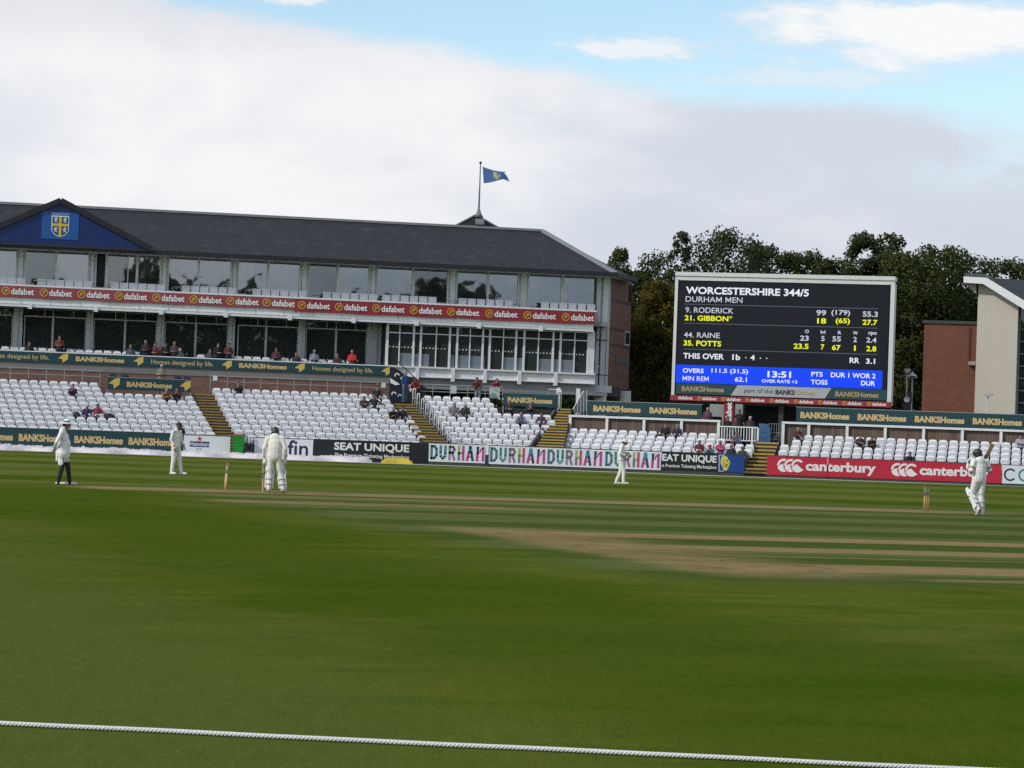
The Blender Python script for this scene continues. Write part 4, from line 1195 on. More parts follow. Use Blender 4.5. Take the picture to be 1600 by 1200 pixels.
def flagpt(s, t_):
    # s along the fly, t_ from the top down
    sag = -.42 * s ** .8 + .10 * s ** 3
    x = .05 + 1.46 * s + .10 * t_ * (1 - s) + .02 * sin(6 * s)
    z = sag * (1 - t_) + t_ * (-1.02 + .17 * s + .16 * s * s) - .0
    if s > .88: x -= .14 * (1 - abs(t_ - .22) * 4 if abs(t_ - .22) < .25 else 0) * (s - .88) / .12; x += .22 * max(0, t_ - .6) / .4 * (s - .88) / .12; z -= .20 * max(0, t_ - .7) / .3 * (s - .88) / .12
    y = .16 * sin(5.5 * s + 1.2 * t_) * s - .3 * s
    return Vector((h0.x + x, h0.y + y, h0.z + z))
for i in range(NX + 1):
    for j in range(NY + 1): vs.append(flagpt(i / NX, j / NY))
for i in range(NX):
    for j in range(NY):
        a = i * (NY + 1) + j; fs.append((a, a + 1, a + NY + 2, a + NY + 1))
fl = thing('flag', 'blue flag with a pale yellow lion flying from the roof pole', 'flag', h0)
m = MB(); m.add(vs, fs); m.build('cloth', fm, fl, True)
m = MB()
def fpoly(pts):
    m.face([flagpt(a, b) - Vector((0, .025, 0)) for a, b in pts])
for pts in ([(.42, .12), (.50, .16), (.49, .40), (.44, .45)], [(.50, .16), (.62, .22), (.60, .45), (.49, .40)], [(.44, .45), (.49, .40), (.56, .80), (.47, .62)], [(.49, .40), (.60, .45), (.66, .62), (.56, .80)], [(.66, .36), (.76, .44), (.74, .66), (.66, .72)], [(.56, .80), (.66, .72), (.70, .84), (.60, .90)]):
    fpoly(pts)
m.build('lion', pm('pale flag yellow', (0.36, 0.36, 0.17), .8), fl)

# ------------------------------------------------------------------ balcony chairs
CH = [MB(), MB(), MB()]
CH[0].box((-.235, .16, .38), (.235, .21, .84)); CH[0].box((-.235, .145, .80), (.235, .225, .85))
CH[1].box((-.225, -.22, .40), (.225, .16, .455)); CH[1].box((-.225, -.235, .25), (.225, -.19, .44))
for s in (-1, 1):
    CH[2].box((s * .2 - .02, -.18, 0), (s * .2 + .02, -.14, .40)); CH[2].box((s * .2 - .02, .13, 0), (s * .2 + .02, .17, .40))
CHM = [b_.mesh(n_, mt_) for b_, n_, mt_ in zip(CH, ('backrest', 'seat_pad', 'legs'), (SEATW, SEATW, GREYM))]
cp = None
zbk = zz(-.6, (285, 445), (520, 456.5), (700, 465.5))
for gi, (x0, n) in enumerate(((4, 3), (65, 6), (179.5, 6), (291, 6), (402, 6), (512, 6), (605, 6), (724.5, 6), (853.5, 6))):
    for k in range(n):
        x = x0 + k * 14.45; u_ = uu(x, 445, -.62)
        if cp is None:
            cp = o = thing('balcony_chair', 'square white chair in a row along the upper balcony', 'chair', (0, 0, 0), 'white chairs along the upper balcony')
            for nm, me in zip(('backrest', 'seat_pad', 'legs'), CHM):
                q = bpy.data.objects.new(nm, me); COL.objects.link(q); q.parent = cp
        else: o = copy_tree(cp)
        o.location = PV.pt(u_, zF2 + .02, -.62); o.rotation_euler = (0, 0, ANG + random.uniform(-.02, .02))
        o.scale = (1, 1, (zbk - zF2 - .02) / .85)
# rails between the chair groups
for x0 in (52, 163, 272, 384, 495, 700, 809):
    ua, ub = uu(x0, 440, -.3), uu(x0 + 28, 440, -.3); zr = zB1 + .36
    m = MB(); m.tube([PV.pt(ua, zr - .22, -.3), PV.pt(ua, zr, -.3), PV.pt(ub, zr, -.3), PV.pt(ub, zF2, -.3)], .022, 6); m.tube([PV.pt(ua - .6, zr - .22, -.3), PV.pt(ua, zr - .22, -.3), PV.pt(ua, zF2, -.3)], .022, 6)
    m.solo('gangway_rail', GREYM, 'low grey tube rail between two groups of white balcony chairs', 'rail', 'grey rails between the balcony chairs')
# white seats whose tops show over the lower banner
st0 = None; zsl = zF1
for k in range(40):
    x = 8 + k * 14.6
    if x > 560: break
    if any(abs(x - q) < w for q, w in ((93, 8), (228, 6), (245, 12), (280, 26), (340, 24))): continue
    if st0 is None:
        st0 = o = thing('flip_chair', 'white flip seat on the lower balcony with its top showing above the green banner', 'seat', (0, 0, 0), 'white seats on the lower balcony')
        for nm, me in zip(('backrest', 'seat_pan', 'bracket'), SEAT_ME):
            q = bpy.data.objects.new(nm, me); COL.objects.link(q); q.parent = st0
    else: o = copy_tree(st0)
    o.location = PV.pt(uu(x, 548, -.75), zG1 + .23 - .83, -.75); o.rotation_euler = (0, 0, ANG)
# dark blue chairs behind the green sign
dk0 = None
DB = pm('dark blue seat', (0.012, 0.02, 0.06), .5)
for x in (177, 195, 278.5, 292.5):
    if dk0 is None:
        dk0 = o = thing('stadium_chair', 'dark blue seat standing behind the green sign with arrows', 'seat', (0, 0, 0), 'dark blue seats behind the green sign')
        for nm, me in zip(('backrest', 'seat_pan'), SEAT_ME):
            me2 = me.copy(); me2.materials[0] = DB
            q = bpy.data.objects.new(nm, me2); COL.objects.link(q); q.parent = dk0
    else: o = copy_tree(dk0)
    p = at(x, 584 + (x - 170) * .037, 150.6); o.location = p - Z * .83; o.rotation_euler = (0, 0, ANG)
# walkway behind the stands
zwA = SA.rows[0][0].z + .25
m = MB()
q = [PV.pt(UL, zwA, .02), PV.pt(uu(617, 590), zwA, .02)]
b0, b1 = SB.rows[0]; a0, a1 = SA.rows[0]
m.face([a0 + Z * .2 + SA.nf * -.4, a1 + Z * .2 + SA.nf * -.4, b0 + Z * .2 + SB.nf * -.4, b1 + Z * .2 + SB.nf * -.4, q[1], q[0]])
tag(m.build('walkway', DCONC), kind='structure')

def rail(vp, x0, x1, y0, y1, h_px, n, label, off=0.0, mid=True, mat=None, zfloor=None):
    ua, za = vp.hit(x0, y0, off); ub, zb_ = vp.hit(x1, y1, off); zt = (za + zb_) / 2
    zl = zt - h_px / 28.3
    m = MB()
    m.tube([vp.pt(ua, zl, off), vp.pt(ua, zt, off), vp.pt(ub, zt, off), vp.pt(ub, zl, off)], .028, 6); m.tube([vp.pt(ua, zl, off), vp.pt(ub, zl, off)], .024, 6)
    for i in range(n + 1):
        u_ = ua + (ub - ua) * i / n
        m.tube([vp.pt(u_, zl - .55 if zfloor is None else zfloor, off), vp.pt(u_, zt, off)], .02, 5)
    return m.solo('handrail', mat or GREYM, label, 'handrail')
rail(PV, -40, 157, 572, 579.5, 9, 7, 'long grey tube handrail on the brick wall behind the teal board stand', .9)
rail(PV, 329, 615, 587, 598.5, 8.5, 11, 'long grey tube handrail on the brick wall behind the black board stand', .9)
PVC = plane_px(640, 152.6, 790, 152.8, 600)
rail(PVC, 649, 786, 599.5, 605.5, 11, 5, 'grey tube handrail in front of the dark undercroft', 0)
# notices on the rails
m0 = None
for x, y, w, h, vp, o_, col in ((336, 591, 7, 8, PV, .95, 0), (475 + 0, 602, 6, 6, PV, .95, 0)):
    u_, z_ = vp.hit(x if x < 400 else 599, y, o_); m = MB(); m.slab(vp, u_ - .12, z_ - .13, u_ + .12, z_ + .13, o_ + .03, o_ + .045)
    o = m.solo('notice', BOARDW, 'small blank white notice on the grey handrail ' + ('beside the dark steps' if x < 400 else 'near the black panel'), 'notice')
for x, y, w, h, lab in ((708.5, 609, .34, .42, 'small pale green notice on the rail by the undercroft'), (772.5, 614, .58, .60, 'larger pale green notice on the rail by the undercroft')):
    u_, z_ = PVC.hit(x, y); m = MB(); m.slab(PVC, u_ - w / 2, z_ - h / 2, u_ + w / 2, z_ + h / 2, .035, .055)
    m.solo('notice', pm('pale green card', (0.40, 0.50, 0.47), .6), lab, 'notice')
# black stair panel with white crescents
vpp = plane_px(610, 152.6, 655, 152.8, 610)
def hp(x, y): return vpp.hit(x, y)
r = thing('black_sign', 'black sloping panel with white crescent emblems at the head of the steps', 'panel', vpp.pt(hp(630, 600)[0], hp(630, 632)[1], 0))
m = MB(); m.poly(vpp, [hp(608, 641), hp(666, 641), hp(666, 606), hp(655, 599), hp(617, 574.5), hp(609, 574)], -.06, 0); m.build('panel', BLACKB, r)
m = MB()
for x, y in ((620.5, 587), (615.5, 616), (641, 604), (628.5, 592), (624.5, 619)):
    u_, z_ = hp(x, y); k = .15 if x in (620.5, 615.5) else .11
    ring(m, vpp, u_, z_, k, k * .55, .008, 0, 10, 200, 10)
m.poly(vpp, [hp(609, 590), hp(625, 600.5), hp(618, 602), hp(610.5, 598.5)], 0, .008)
m.poly(vpp, [hp(640, 602), hp(644, 609), hp(641, 613), hp(639, 608)], 0, .008)
m.build('emblems', WTXT, r)
m = MB(); m.tube([vpp.pt(*hp(616, 560), .1), vpp.pt(*hp(650, 592), .1), vpp.pt(*hp(662, 600), .1)], .03, 6)
m.build('handrail', DARKM, r)

# ------------------------------------------------------------------ scoreboard
SBV = plane_px(1055, 156.0, 1398, 153.0, 530)
def cx_(c): return 960 + c / 3.3333
def cy_(c): return 340 + c / 3.3333
def su(c, cy=600, off=.0): return SBV.hit(cx_(c), cy_(cy), off)[0]
def sz(c, cy, off=.0): return SBV.hit(cx_(c), cy_(cy), off)[1]
ul, ur = su(308, 600), su(1452, 650)
zt = (sz(316, 281) + sz(1463, 309)) / 2; zscr1 = (sz(335, 322) + sz(1436, 350)) / 2; zb1 = (sz(322, 765) + sz(1395, 797)) / 2; zb0_ = (sz(320, 861) + sz(1395, 891)) / 2
zad = (sz(320, 920) + sz(1410, 950)) / 2; zr0 = (sz(310, 950) + sz(1438, 990)) / 2; zr1 = (sz(310, 921) + sz(1438, 960)) / 2
sb = thing('scoreboard', 'large electronic cricket scoreboard in a pale frame on dark posts', 'scoreboard', SBV.pt((ul + ur) / 2, 0, -.5))
FR_ = pm('pale aluminium', (0.60, 0.61, 0.60), .45, .08, .8, streak=True)
u2, u3 = su(328, 600), su(1424, 650)
m = MB()
m.slab(SBV, ul, zt - .22, ur, zt, -1.0, .10); m.slab(SBV, ul + .04, zt - .42, ur - .04, zt - .225, -.9, .03)
m.slab(SBV, ul, zad - .1, u2 - .05, zt - .425, -.9, .06); m.slab(SBV, u3 + .07, zr0 + .1, ur, zt - .425, -.9, .06)
m.slab(SBV, u2 + .02, zscr1 - .02, u3, zscr1 + .06, -.1, .035)
m.build('frame', FR_, sb)
def emis(name, col, s):
    mt = bpy.data.materials.new(name); mt.use_nodes = True; t = NT(mt.node_tree)
    b = t.n('ShaderNodeBsdfPrincipled', Base_Color=tuple(c * .3 for c in col), Roughness=.6); b.inputs['Specular IOR Level'].default_value = .2
    t.put(b.inputs['Emission Color'], col); b.inputs['Emission Strength'].default_value = s
    t.n('ShaderNodeOutputMaterial', Surface=b.outputs[0]); return mt
E_BG = emis('screen dark', (0.007, 0.009, 0.014), .8); E_W = emis('screen white', (0.82, 0.84, 0.95), .72); E_L = emis('screen pale', (0.55, 0.57, 0.68), .8)
E_Y = emis('screen yellow', (0.75, 0.78, 0.02), .9); E_B = emis('screen blue', (0.004, 0.05, 0.80), .95); E_G = emis('screen line', (0.08, 0.10, 0.12), .8)
m = MB(); m.slab(SBV, u2, zb0_, u3, zscr1 - .02, -.3, -.02); m.slab(SBV, ul + .1, zr1, ur - .1, zt - .43, -.85, -.31); m.build('screen', E_BG, sb)
m = MB(); ub_ = su(1395, 840); m.slab(SBV, u2, zb0_, ub_, zb1, -.02, -.012); m.build('status_band', E_B, sb)
m = MB()
for y0, y1 in ((450, 475), (548, 577), (684, 713)):
    z_ = (sz(365, y0) + sz(1370, y1)) / 2; m.slab(SBV, su(363, y0), z_ - .02, su(1372, y1), z_ + .02, -.02, -.014)
m.build('rules', E_G, sb)
LN = {'w': MB(), 'l': MB(), 'y': MB()}
def st(txt, c0, c1, cyc, h, k, bold=.02):
    z_ = sz((c0 + c1) / 2, cyc); hh = h / 3.3333 / 27.7
    text(LN[k], SBV, txt, su(c0, cyc), su(c1, cyc), z_ - hh / 2, z_ + hh / 2, -.008, 0, bold, 0.0, 'M' in txt)
for a in (('WORCESTERSHIRE 344/5', 372, 1013, 385, 38, 'w', .028), ('DURHAM MEN', 371, 667, 427, 29, 'l', .004), ('9. RODERICK', 370, 620, 483, 29, 'l', .006), ('99', 1052, 1103, 496, 29, 'l', .02), ('(179)', 1130, 1228, 498, 34, 'l', .02), ('55.3', 1293, 1372, 503, 28, 'l', .02),
          ('21. GIBBON*', 366, 615, 524, 29, 'y', .025), ('18', 1056, 1103, 538, 29, 'y', .025), ('(65)', 1152, 1227, 541, 34, 'y', .025), ('27.7', 1292, 1370, 546, 28, 'y', .025),
          ('O', 992, 1013, 593, 18, 'l', .03), ('M', 1074, 1099, 597, 18, 'l', .0), ('R', 1164, 1182, 599, 18, 'l', .03), ('W', 1242, 1268, 601, 18, 'l', .03), ('rpo', 1323, 1367, 606, 20, 'l', .03),
          ('44. RAINE', 362, 549, 612, 28, 'l', .006), ('23', 967, 1012, 628, 27, 'l', .02), ('5', 1077, 1095, 630, 27, 'l', .02), ('55', 1135, 1180, 632, 27, 'l', .02), ('2', 1244, 1263, 635, 27, 'l', .02), ('2.4', 1312, 1365, 638, 27, 'l', .02),
          ('35. POTTS', 360, 556, 655, 29, 'y', .025), ('23.5', 933, 1011, 670, 28, 'y', .025), ('7', 1075, 1093, 674, 28, 'y', .025), ('67', 1133, 1178, 677, 28, 'y', .025), ('1', 1248, 1257, 680, 28, 'y', .03), ('2.8', 1312, 1364, 683, 28, 'y', .025),
          ('THIS OVER', 358, 570, 722, 30, 'w', .025), ('1b', 614, 655, 727, 30, 'w', .025), ('.', 681, 688, 729, 6, 'w', .03), ('4', 708, 731, 729, 28, 'w', .025), ('.', 757, 764, 732, 6, 'w', .03), ('.', 790, 797, 733, 6, 'w', .03), ('RR', 1225, 1276, 744, 28, 'w', .025), ('3.1', 1310, 1358, 748, 28, 'w', .025),
          ('OVERS', 356, 465, 797, 24, 'w', .025), ('111.5 (31.5)', 505, 696, 802, 29, 'w', .02), ('13:51', 797, 920, 817, 34, 'w', .03), ('PTS', 1025, 1085, 816, 25, 'w', .02), ('DUR 1 WOR 2', 1127, 1360, 822, 26, 'w', .02),
          ('MIN REM', 355, 491, 838, 24, 'w', .005), ('62.1', 627, 690, 843, 25, 'w', .02), ('OVER RATE +3', 767, 952, 853, 17, 'w', .02), ('TOSS', 1023, 1110, 857, 25, 'w', .02), ('DUR', 1284, 1358, 863, 25, 'w', .025)):
    st(*a)
LN['w'].build('white_lettering', E_W, sb); LN['l'].build('pale_lettering', E_L, sb); LN['y'].build('yellow_lettering', E_Y, sb)
# advertising strips under the screen
m = MB(); m.slab(SBV, u2, zad, u3, zb0_ - .03, -.2, -.03, 0)
ad = m.build('advertising_strip', pm('grey vinyl', (0.36, 0.38, 0.40), .5), sb)
m = MB(); h = zb0_ - zad
m.poly(SBV, [(u2, zad), (su(605, 920), zad), (su(640, 880), zb0_ - .03), (u2, zb0_ - .03)], -.03, -.024); m.poly(SBV, [(su(1095, 930), zad), (u3, zad), (u3, zb0_ - .03), (su(1130, 900), zb0_ - .03)], -.03, -.024)
m.build('teal_corners', TEAL, ad)
m = MB()
text(m, SBV, 'BANKSHomes', su(350, 895), su(570, 900), zad + h * .25, zad + h * .72, -.018, 0, .035); text(m, SBV, 'BANKSHomes', su(1150, 918), su(1375, 924), zad + h * .22, zad + h * .68, -.018, 0, .035)
text(m, SBV, 'Group', su(943, 912), su(1045, 914), zad + h * .12, zad + h * .66, -.022, 0, .02); m.build('gold_lettering', pm('dim gold print', (0.36, 0.27, 0.15)), ad)
m = MB(); text(m, SBV, 'part of the', su(675, 906), su(826, 909), zad + h * .18, zad + h * .68, -.022, 0, .0); text(m, SBV, 'BANKS', su(838, 909), su(940, 911), zad + h * .22, zad + h * .66, -.022, 0, .05); m.build('navy_lettering', pm('navy grey print', (0.03, 0.035, 0.06)), ad)
m = MB(); m.slab(SBV, ul - .05, zr0, ur, zr1 - .02, -.25, .08); rs = m.build('red_strip', MAROON2, sb)
zm = (zr0 + zr1) / 2; hh = (zr1 - zr0)
for c in (332, 457, 583, 708, 835, 962, 1087, 1214, 1342):
    ml, me_ = MB(), MB()
    text(ml, SBV, 'dafabet', su(c, 945, .08), su(c + 75, 945, .08), zm - hh * .3, zm + hh * .3, .088, 0, .015)
    if c > 400: emblem(me_, SBV, su(c - 16, 945, .08), zm, hh * .36, .09); me_.build('emblem', YEL, rs)
    ml.build('lettering', WTXT, rs)
m = MB()
for k in range(5):
    u_ = ul + .6 + (ur - ul - 1.2) * k / 4; m.slab(SBV, u_ - .14, 0, u_ + .14, zr0, -.8, -.5)
m.slab(SBV, ul, zr0 - .12, ur, zr0 - .005, -.9, -.3); m.build('posts', DARKM, sb)
m = MB(); m.slab(SBV, su(640, 990) , 0, ur - .2, zr0 - .13, -3.2, -2.9); m.build('dark_backing', pm('dark interior', (0.02, 0.021, 0.023), 0.9), sb)  # near-black sheet stands in for the dark under the board
# things under the scoreboard
vpu = plane_px(1090, 152.5, 1200, 152.2, 650)
m = MB(); a, z1 = vpu.hit(1131.5, 630); b, z0 = vpu.hit(1145, 668)
r = thing('banner', 'narrow upright red banner standing under the scoreboard', 'banner', vpu.pt((a + b) / 2, 0, 0))
m.slab(vpu, a, 0, b, z1, -.06, 0); m.build('vinyl', MAROON2, r)
m = MB(); v, f = glyphs('dafabet', .04); H_ = 1.35; zc = vpu.hit(1137, 640)[1]
m.add([vpu.pt((a + b) / 2 - .16 + .33 * (1 - y_), zc - .95 + H_ * x_, .008) for x_, y_ in v], f); m.build('lettering', WTXT, r)
m = MB(); a, z1 = vpu.hit(1109, 631); b, z0 = vpu.hit(1131, 640); m.slab(vpu, a, z0 - .4, b + .0, z1, -.7, -.6); m.slab(vpu, a, 0, a + .1, z0 - .4, -.7, -.6); m.slab(vpu, b - .1, 0, b, z0 - .4, -.7, -.6)
m.solo('kiosk_hatch', pm('pale grey panel', (0.30, 0.31, 0.31), .6), 'pale grey hatch panel beside the upright red banner', 'hatch')
m = MB(); a, z1 = vpu.hit(1149, 631); b, z0 = vpu.hit(1160, 664); m.slab(vpu, a, z1 - .65, b, z1, -.75, -.65); m.slab(vpu, b - .14, 0, b, z1 - .65, -.75, -.65)
m.solo('kiosk_post', pm('pale grey panel', (0.30, 0.31, 0.31), .6), 'pale grey post and panel on the far side of the upright red banner', 'post')

# ------------------------------------------------------------------ timber screens with white posts, teal signs above
FENCE = bpy.data.materials.new('weathered slats'); FENCE.use_nodes = True; t = NT(FENCE.node_tree)
g = t.n('ShaderNodeNewGeometry').outputs['Position']; x, y, z = t.sep(g)
s = t.m('FRACT', t.m('MULTIPLY', x, 6.5)); idx = t.m('FLOOR', t.m('MULTIPLY', x, 6.5)); wn = t.n('ShaderNodeTexWhiteNoise', {'noise_dimensions': '1D'}, W=idx).outputs[0]
c = t.mix(wn, (0.105, 0.068, 0.050), (0.19, 0.135, 0.10)); c = t.mix(t.sm(s, .86, .92), c, (0.02, 0.015, 0.012)); c = t.mix(t.m('MULTIPLY', t.noise(g, 2.0, 5.0), .5), c, (0.10, 0.085, 0.075))
t.n('ShaderNodeOutputMaterial', Surface=t.n('ShaderNodeBsdfPrincipled', Base_Color=c, Roughness=.85).outputs[0])
def screen(vp, xs, y0, y1, yb, label):
    """posts at picture columns xs"""
    zt = (vp.hit(xs[0], y0)[1] + vp.hit(xs[-1], y1)[1]) / 2; zlow = 0.6
    us = [vp.hit(x, yb)[0] for x in xs]
    r = thing('timber_screen', label, 'fence', vp.pt((us[0] + us[-1]) / 2, 0, 0))
    m = MB(); m.slab(vp, us[0], zlow, us[-1], zt - .05, -.06, -.02); m.build('slats', FENCE, r)
    for u_ in us:
        m = MB(); m.slab(vp, u_ - .075, 0, u_ + .075, zt - .07, -.02, .13); m.build('post', WHITE, r)
    m = MB(); m.slab(vp, us[0] - .09, zt - .07, us[-1] + .09, zt + .045, -.05, .15); m.build('top_rail', WHITE, r)
    return zt
vD = plane_px(892, 149.6, 1120, 148.4, 660)
screen(vD, (891, 948.5, 1006.5, 1065, 1123), 649.5, 657.5, 665, 'dark timber slat screen with white posts behind the low stand under the scoreboard')
vE = plane_px(1223, 148.8, 1600, 147.0, 670)
screen(vE, (1223.5, 1263.5, 1323.5, 1383, 1443, 1503.5, 1564, 1624), 660.5, 673.5, 680, 'dark timber slat screen with white posts behind the stand with red boards')
vD2 = plane_px(918, 150.6, 1098, 149.6, 640)
gold_sign(vD2, 918.5, 1097, (627.5, 631.5), (648.5, 653.5), ((927, 1001), (1015, 1089.5)), (), 'long teal sign with two gold names left of the red upright banner')
vE2 = plane_px(1245, 149.9, 1600, 148.1, 650)
gold_sign(vE2, 1244.5, 1650, (636, 650.5), (659, 673.5), ((1250.5, 1327), (1340, 1416), (1429.5, 1507), (1520, 1597)), (), 'very long teal sign with repeated gold names above the stand with red boards')

# white gate railing in the low stand
vg = plane_px(1122, 147.9, 1186, 147.4, 680)
ua, ub = vg.hit(1123, 680)[0], vg.hit(1184, 680)[0]; z1 = (vg.hit(1123, 664.5)[1] + vg.hit(1184, 668)[1]) / 2; z0 = z1 - .78
m = MB(); m.slab(vg, ua, z1 - .06, ub, z1, -.03, .03); m.slab(vg, ua, z0, ub, z0 + .05, -.03, .03)
for k in range(15):
    u_ = ua + (ub - ua) * k / 14; w = .05 if k in (0, 12, 14) else .018; m.slab(vg, u_ - w, z0 - .3 if w > .03 else z0, u_ + w, z1 - .06, -.02, .02)
m.solo('railing', WHITE, 'white upright railing in front of people standing under the scoreboard', 'railing')
# blue plastic barrier, steel barriers
vb = plane_px(1183, 148.6, 1202, 148.4, 675)
m = MB(); ua, z1 = vb.hit(1186, 661.5); ub, z0 = vb.hit(1201, 690)
pr = [(ua, z0 - .3), (ub + .1, z0 - .3), (ub + .05, z1 - .25), (ub - .12, z1 - .04), (ub - .3, z1), (ua, z1)]
m.poly(vb, pr, -.22, .0, 0); m.poly(vb, [(ua + .08, z0 + .15), (ub - .12, z0 + .15), (ub - .12, z0 + .3), (ua + .08, z0 + .3)], 0, .02, 0); m.poly(vb, [(ua + .1, z0 + .5), (ub - .16, z0 + .5), (ub - .2, z0 + .62), (ua + .1, z0 + .62)], 0, .02, 0)
m.solo('plastic_barrier', pm('blue plastic', (0.03, 0.10, 0.22), .45, .1), 'blue moulded plastic barrier at the head of the short yellow steps', 'barrier')
def crowd_barrier(vp, x0, x1, yt, yb, label, n=5, mat=None):
    a, z1 = vp.hit(x0, yt); b = vp.hit(x1, yt)[0]; z0 = vp.hit(x0, yb)[1]
    m = MB(); m.tube([vp.pt(a, z0, 0), vp.pt(a, z1, 0), vp.pt(b, z1, 0), vp.pt(b, z0, 0)], .022, 6); m.tube([vp.pt(a, z0 + .12, 0), vp.pt(b, z0 + .12, 0)], .018, 6); m.tube([vp.pt(a, (z0 + z1) / 2, 0), vp.pt(b, (z0 + z1) / 2, 0)], .014, 6)
    for k in range(1, n): u_ = a + (b - a) * k / n; m.tube([vp.pt(u_, z0 + .12, 0), vp.pt(u_, z1, 0)], .012, 5)
    m.solo('crowd_barrier', mat or GREYM, label, 'barrier')
crowd_barrier(plane_px(1202, 149, 1222, 148.9, 675), 1202, 1221, 662, 690, 'grey steel barrier between the blue barrier and the timber screen')
vbn = plane_px(381, Yh(381) - .1, 398, Yh(398) - .1, 690)
crowd_barrier(vbn, 382, 396.5, 682.5, 705.5, 'small black steel barrier beside the green bin', 3, DARKM)
# green wheelie bin
bp = at(372.5, 706, Yh(372) - .55); bp.z = 0
r = thing('wheelie_bin', 'bright green wheelie bin with a red lid at the foot of the steps', 'bin', bp, None)
m = MB(); BG = pm('bright green plastic', (0.008, 0.23, 0.035), .4, .1, 3)
def taper(mb, z0, z1, w0, d0, w1, d1, mi=0):
    v = [Vector((bp.x + sx * w, bp.y + sy * d, z)) for z, w, d in ((z0, w0, d0), (z1, w1, d1)) for sx, sy in ((-1, -1), (1, -1), (1, 1), (-1, 1))]
    mb.add(v, [(3, 2, 1, 0), (4, 5, 6, 7), (0, 1, 5, 4), (1, 2, 6, 5), (2, 3, 7, 6), (3, 0, 4, 7)], mi)
zbt = at(372.5, 680.5, bp.y).z
taper(m, .10, zbt - .07, .235, .24, .285, .32); taper(m, zbt - .07, zbt, .30, .335, .30, .335)
m.build('body', BG, r)
m = MB(); taper(m, zbt + .002, zbt + .05, .31, .35, .30, .33); taper(m, zbt + .05, zbt + .085, .29, .31, .2, .24); m.tube([(bp.x - .22, bp.y + .38, zbt + .03), (bp.x + .22, bp.y + .38, zbt + .03)], .02, 6); m.build('lid', pm('faded red lid', (0.28, 0.06, 0.04), .5), r)
for s in (-1, 1):
    m = MB(); m.tube([(bp.x + s * .2, bp.y + .22, .1), (bp.x + s * .27, bp.y + .22, .1)], .1, 12); m.build('wheel', DARKM, r)
# angled steel railing beside the steps right of the pavilion
m = MB()
for i, (x, y, yb) in enumerate(((898, 634, 646), (903, 627, 645), (908, 618, 643), (912.5, 612, 641), (917, 612, 640))):
    p, q = at(x, y, 152.2), at(x, yb, 152.2); m.tube([p, q - Z * .3], .04, 6)
m.tube([at(895, 640, 152.2), at(912, 611, 152.2), at(919, 611.5, 152.2)], .035, 6)
m.face([at(896, 640, 152.25), at(911, 614, 152.25), at(918, 614, 152.25), at(918, 641, 152.25), at(897, 646, 152.25)])
m.solo('stair_railing', GREYM, 'grey steel railing sloping down beside the steps at the pavilion corner', 'railing')
m = MB(); p = at(903.5, 607, 152.8); m.box((p.x - .11, p.y - .1, 0), (p.x + .11, p.y + .1, p.z)); m.solo('post', WHITE, 'square white post beside the sloping grey steel railing', 'post')
m = MB(); p = at(873, 606, 152.6); m.box((p.x - .09, p.y - .09, 0), (p.x + .09, p.y + .09, p.z)); m.box((p.x - .12, p.y - .12, p.z - .35), (p.x + .16, p.y + .12, p.z - .1)); m.tube([(p.x, p.y, p.z - .1), (p.x - .55, p.y, p.z - .1), (p.x - .55, p.y, p.z - .45)], .03, 6)
m.solo('turnstile_post', WHITE, 'white post with a box and tube arm beside the green sign', 'post')
m = MB(); vgl = plane_px(872, 152.3, 880, 152.3); a, z1 = vgl.hit(871.5, 614); b, z0 = vgl.hit(875.5, 640); m.slab(vgl, a, z0 - .4, a + .07, z1, -.03, .03); m.slab(vgl, b - .0, z0 - .4, b + .05, z1, -.03, .03); m.slab(vgl, a, z1, b + .05, z1 + .05, -.03, .03)
m.solo('gate_frame', GREYM, 'slim grey gate frame at the top of the yellow steps', 'gate')

# ------------------------------------------------------------------ tower and brick block
TW = plane_px(1523, 163, 1590, 162.2, 560)
CREAM = pm('cream render', (0.50, 0.46, 0.40), .85, .05, 1.2, streak=True)
tb = thing('modern_building', 'tall cream rendered wall with a white wing shaped roof edge and dark glazing', 'building', TW.pt(2, 0, -4))
a, b = TW.hit(1525, 560)[0], TW.hit(1588.5, 560)[0]; z1 = TW.hit(1560, 440)[1]
m = MB()
q0, q1 = TW.hit(1526, 443), TW.hit(1588, 475)
m.poly(TW, [(a, 0), (b, 0), (b, q1[1]), (a + (b - a) * .4, q0[1] - .25), (a, q0[1] + .1)], -6, 0); m.build('wall', CREAM, tb)
def tp(x, y, o=.7): return TW.hit(x, y, o)
m = MB(); lowr = [tp(1505.5, 441.5), tp(1536, 443.5), tp(1600, 483.5), tp(1660, 522)]; upr = [tp(1660, 508), tp(1600, 469.5), tp(1541.5, 434), tp(1505.5, 432)]
m.poly(TW, [lowr[0], lowr[1], upr[2], upr[3]], -8.0, .7); m.poly(TW, [lowr[1], lowr[2], upr[1], upr[2]], -8.0, .7); m.poly(TW, [lowr[2], lowr[3], upr[0], upr[1]], -8.0, .7)
rf = m.build('roof_edge', WHITE, tb)
m = MB(); m.poly(TW, [tp(1506, 431.8), tp(1541.5, 433.6), tp(1537, 427.5), tp(1506, 426)], -8, .5); m.build('roof_trim', pm('grey metal roof', (0.045, 0.055, 0.06), .5), rf)
m = MB()
for (x0, y0), (x1, y1) in (((1541, 433.4), (1600, 469)), ((1600, 469), (1660, 507.5))):
    p, q = tp(x0, y0, .4), tp(x1, y1, .4); B0 = at(1555 + (x0 - 1541) * 1.3, 437.5, 176); B1 = at(1555 + (x1 - 1541) * 1.3, 440, 176)
    m.face([TW.pt(*p, .4), TW.pt(*q, .4), B1, B0])
m.build('roof', SLATE, rf)
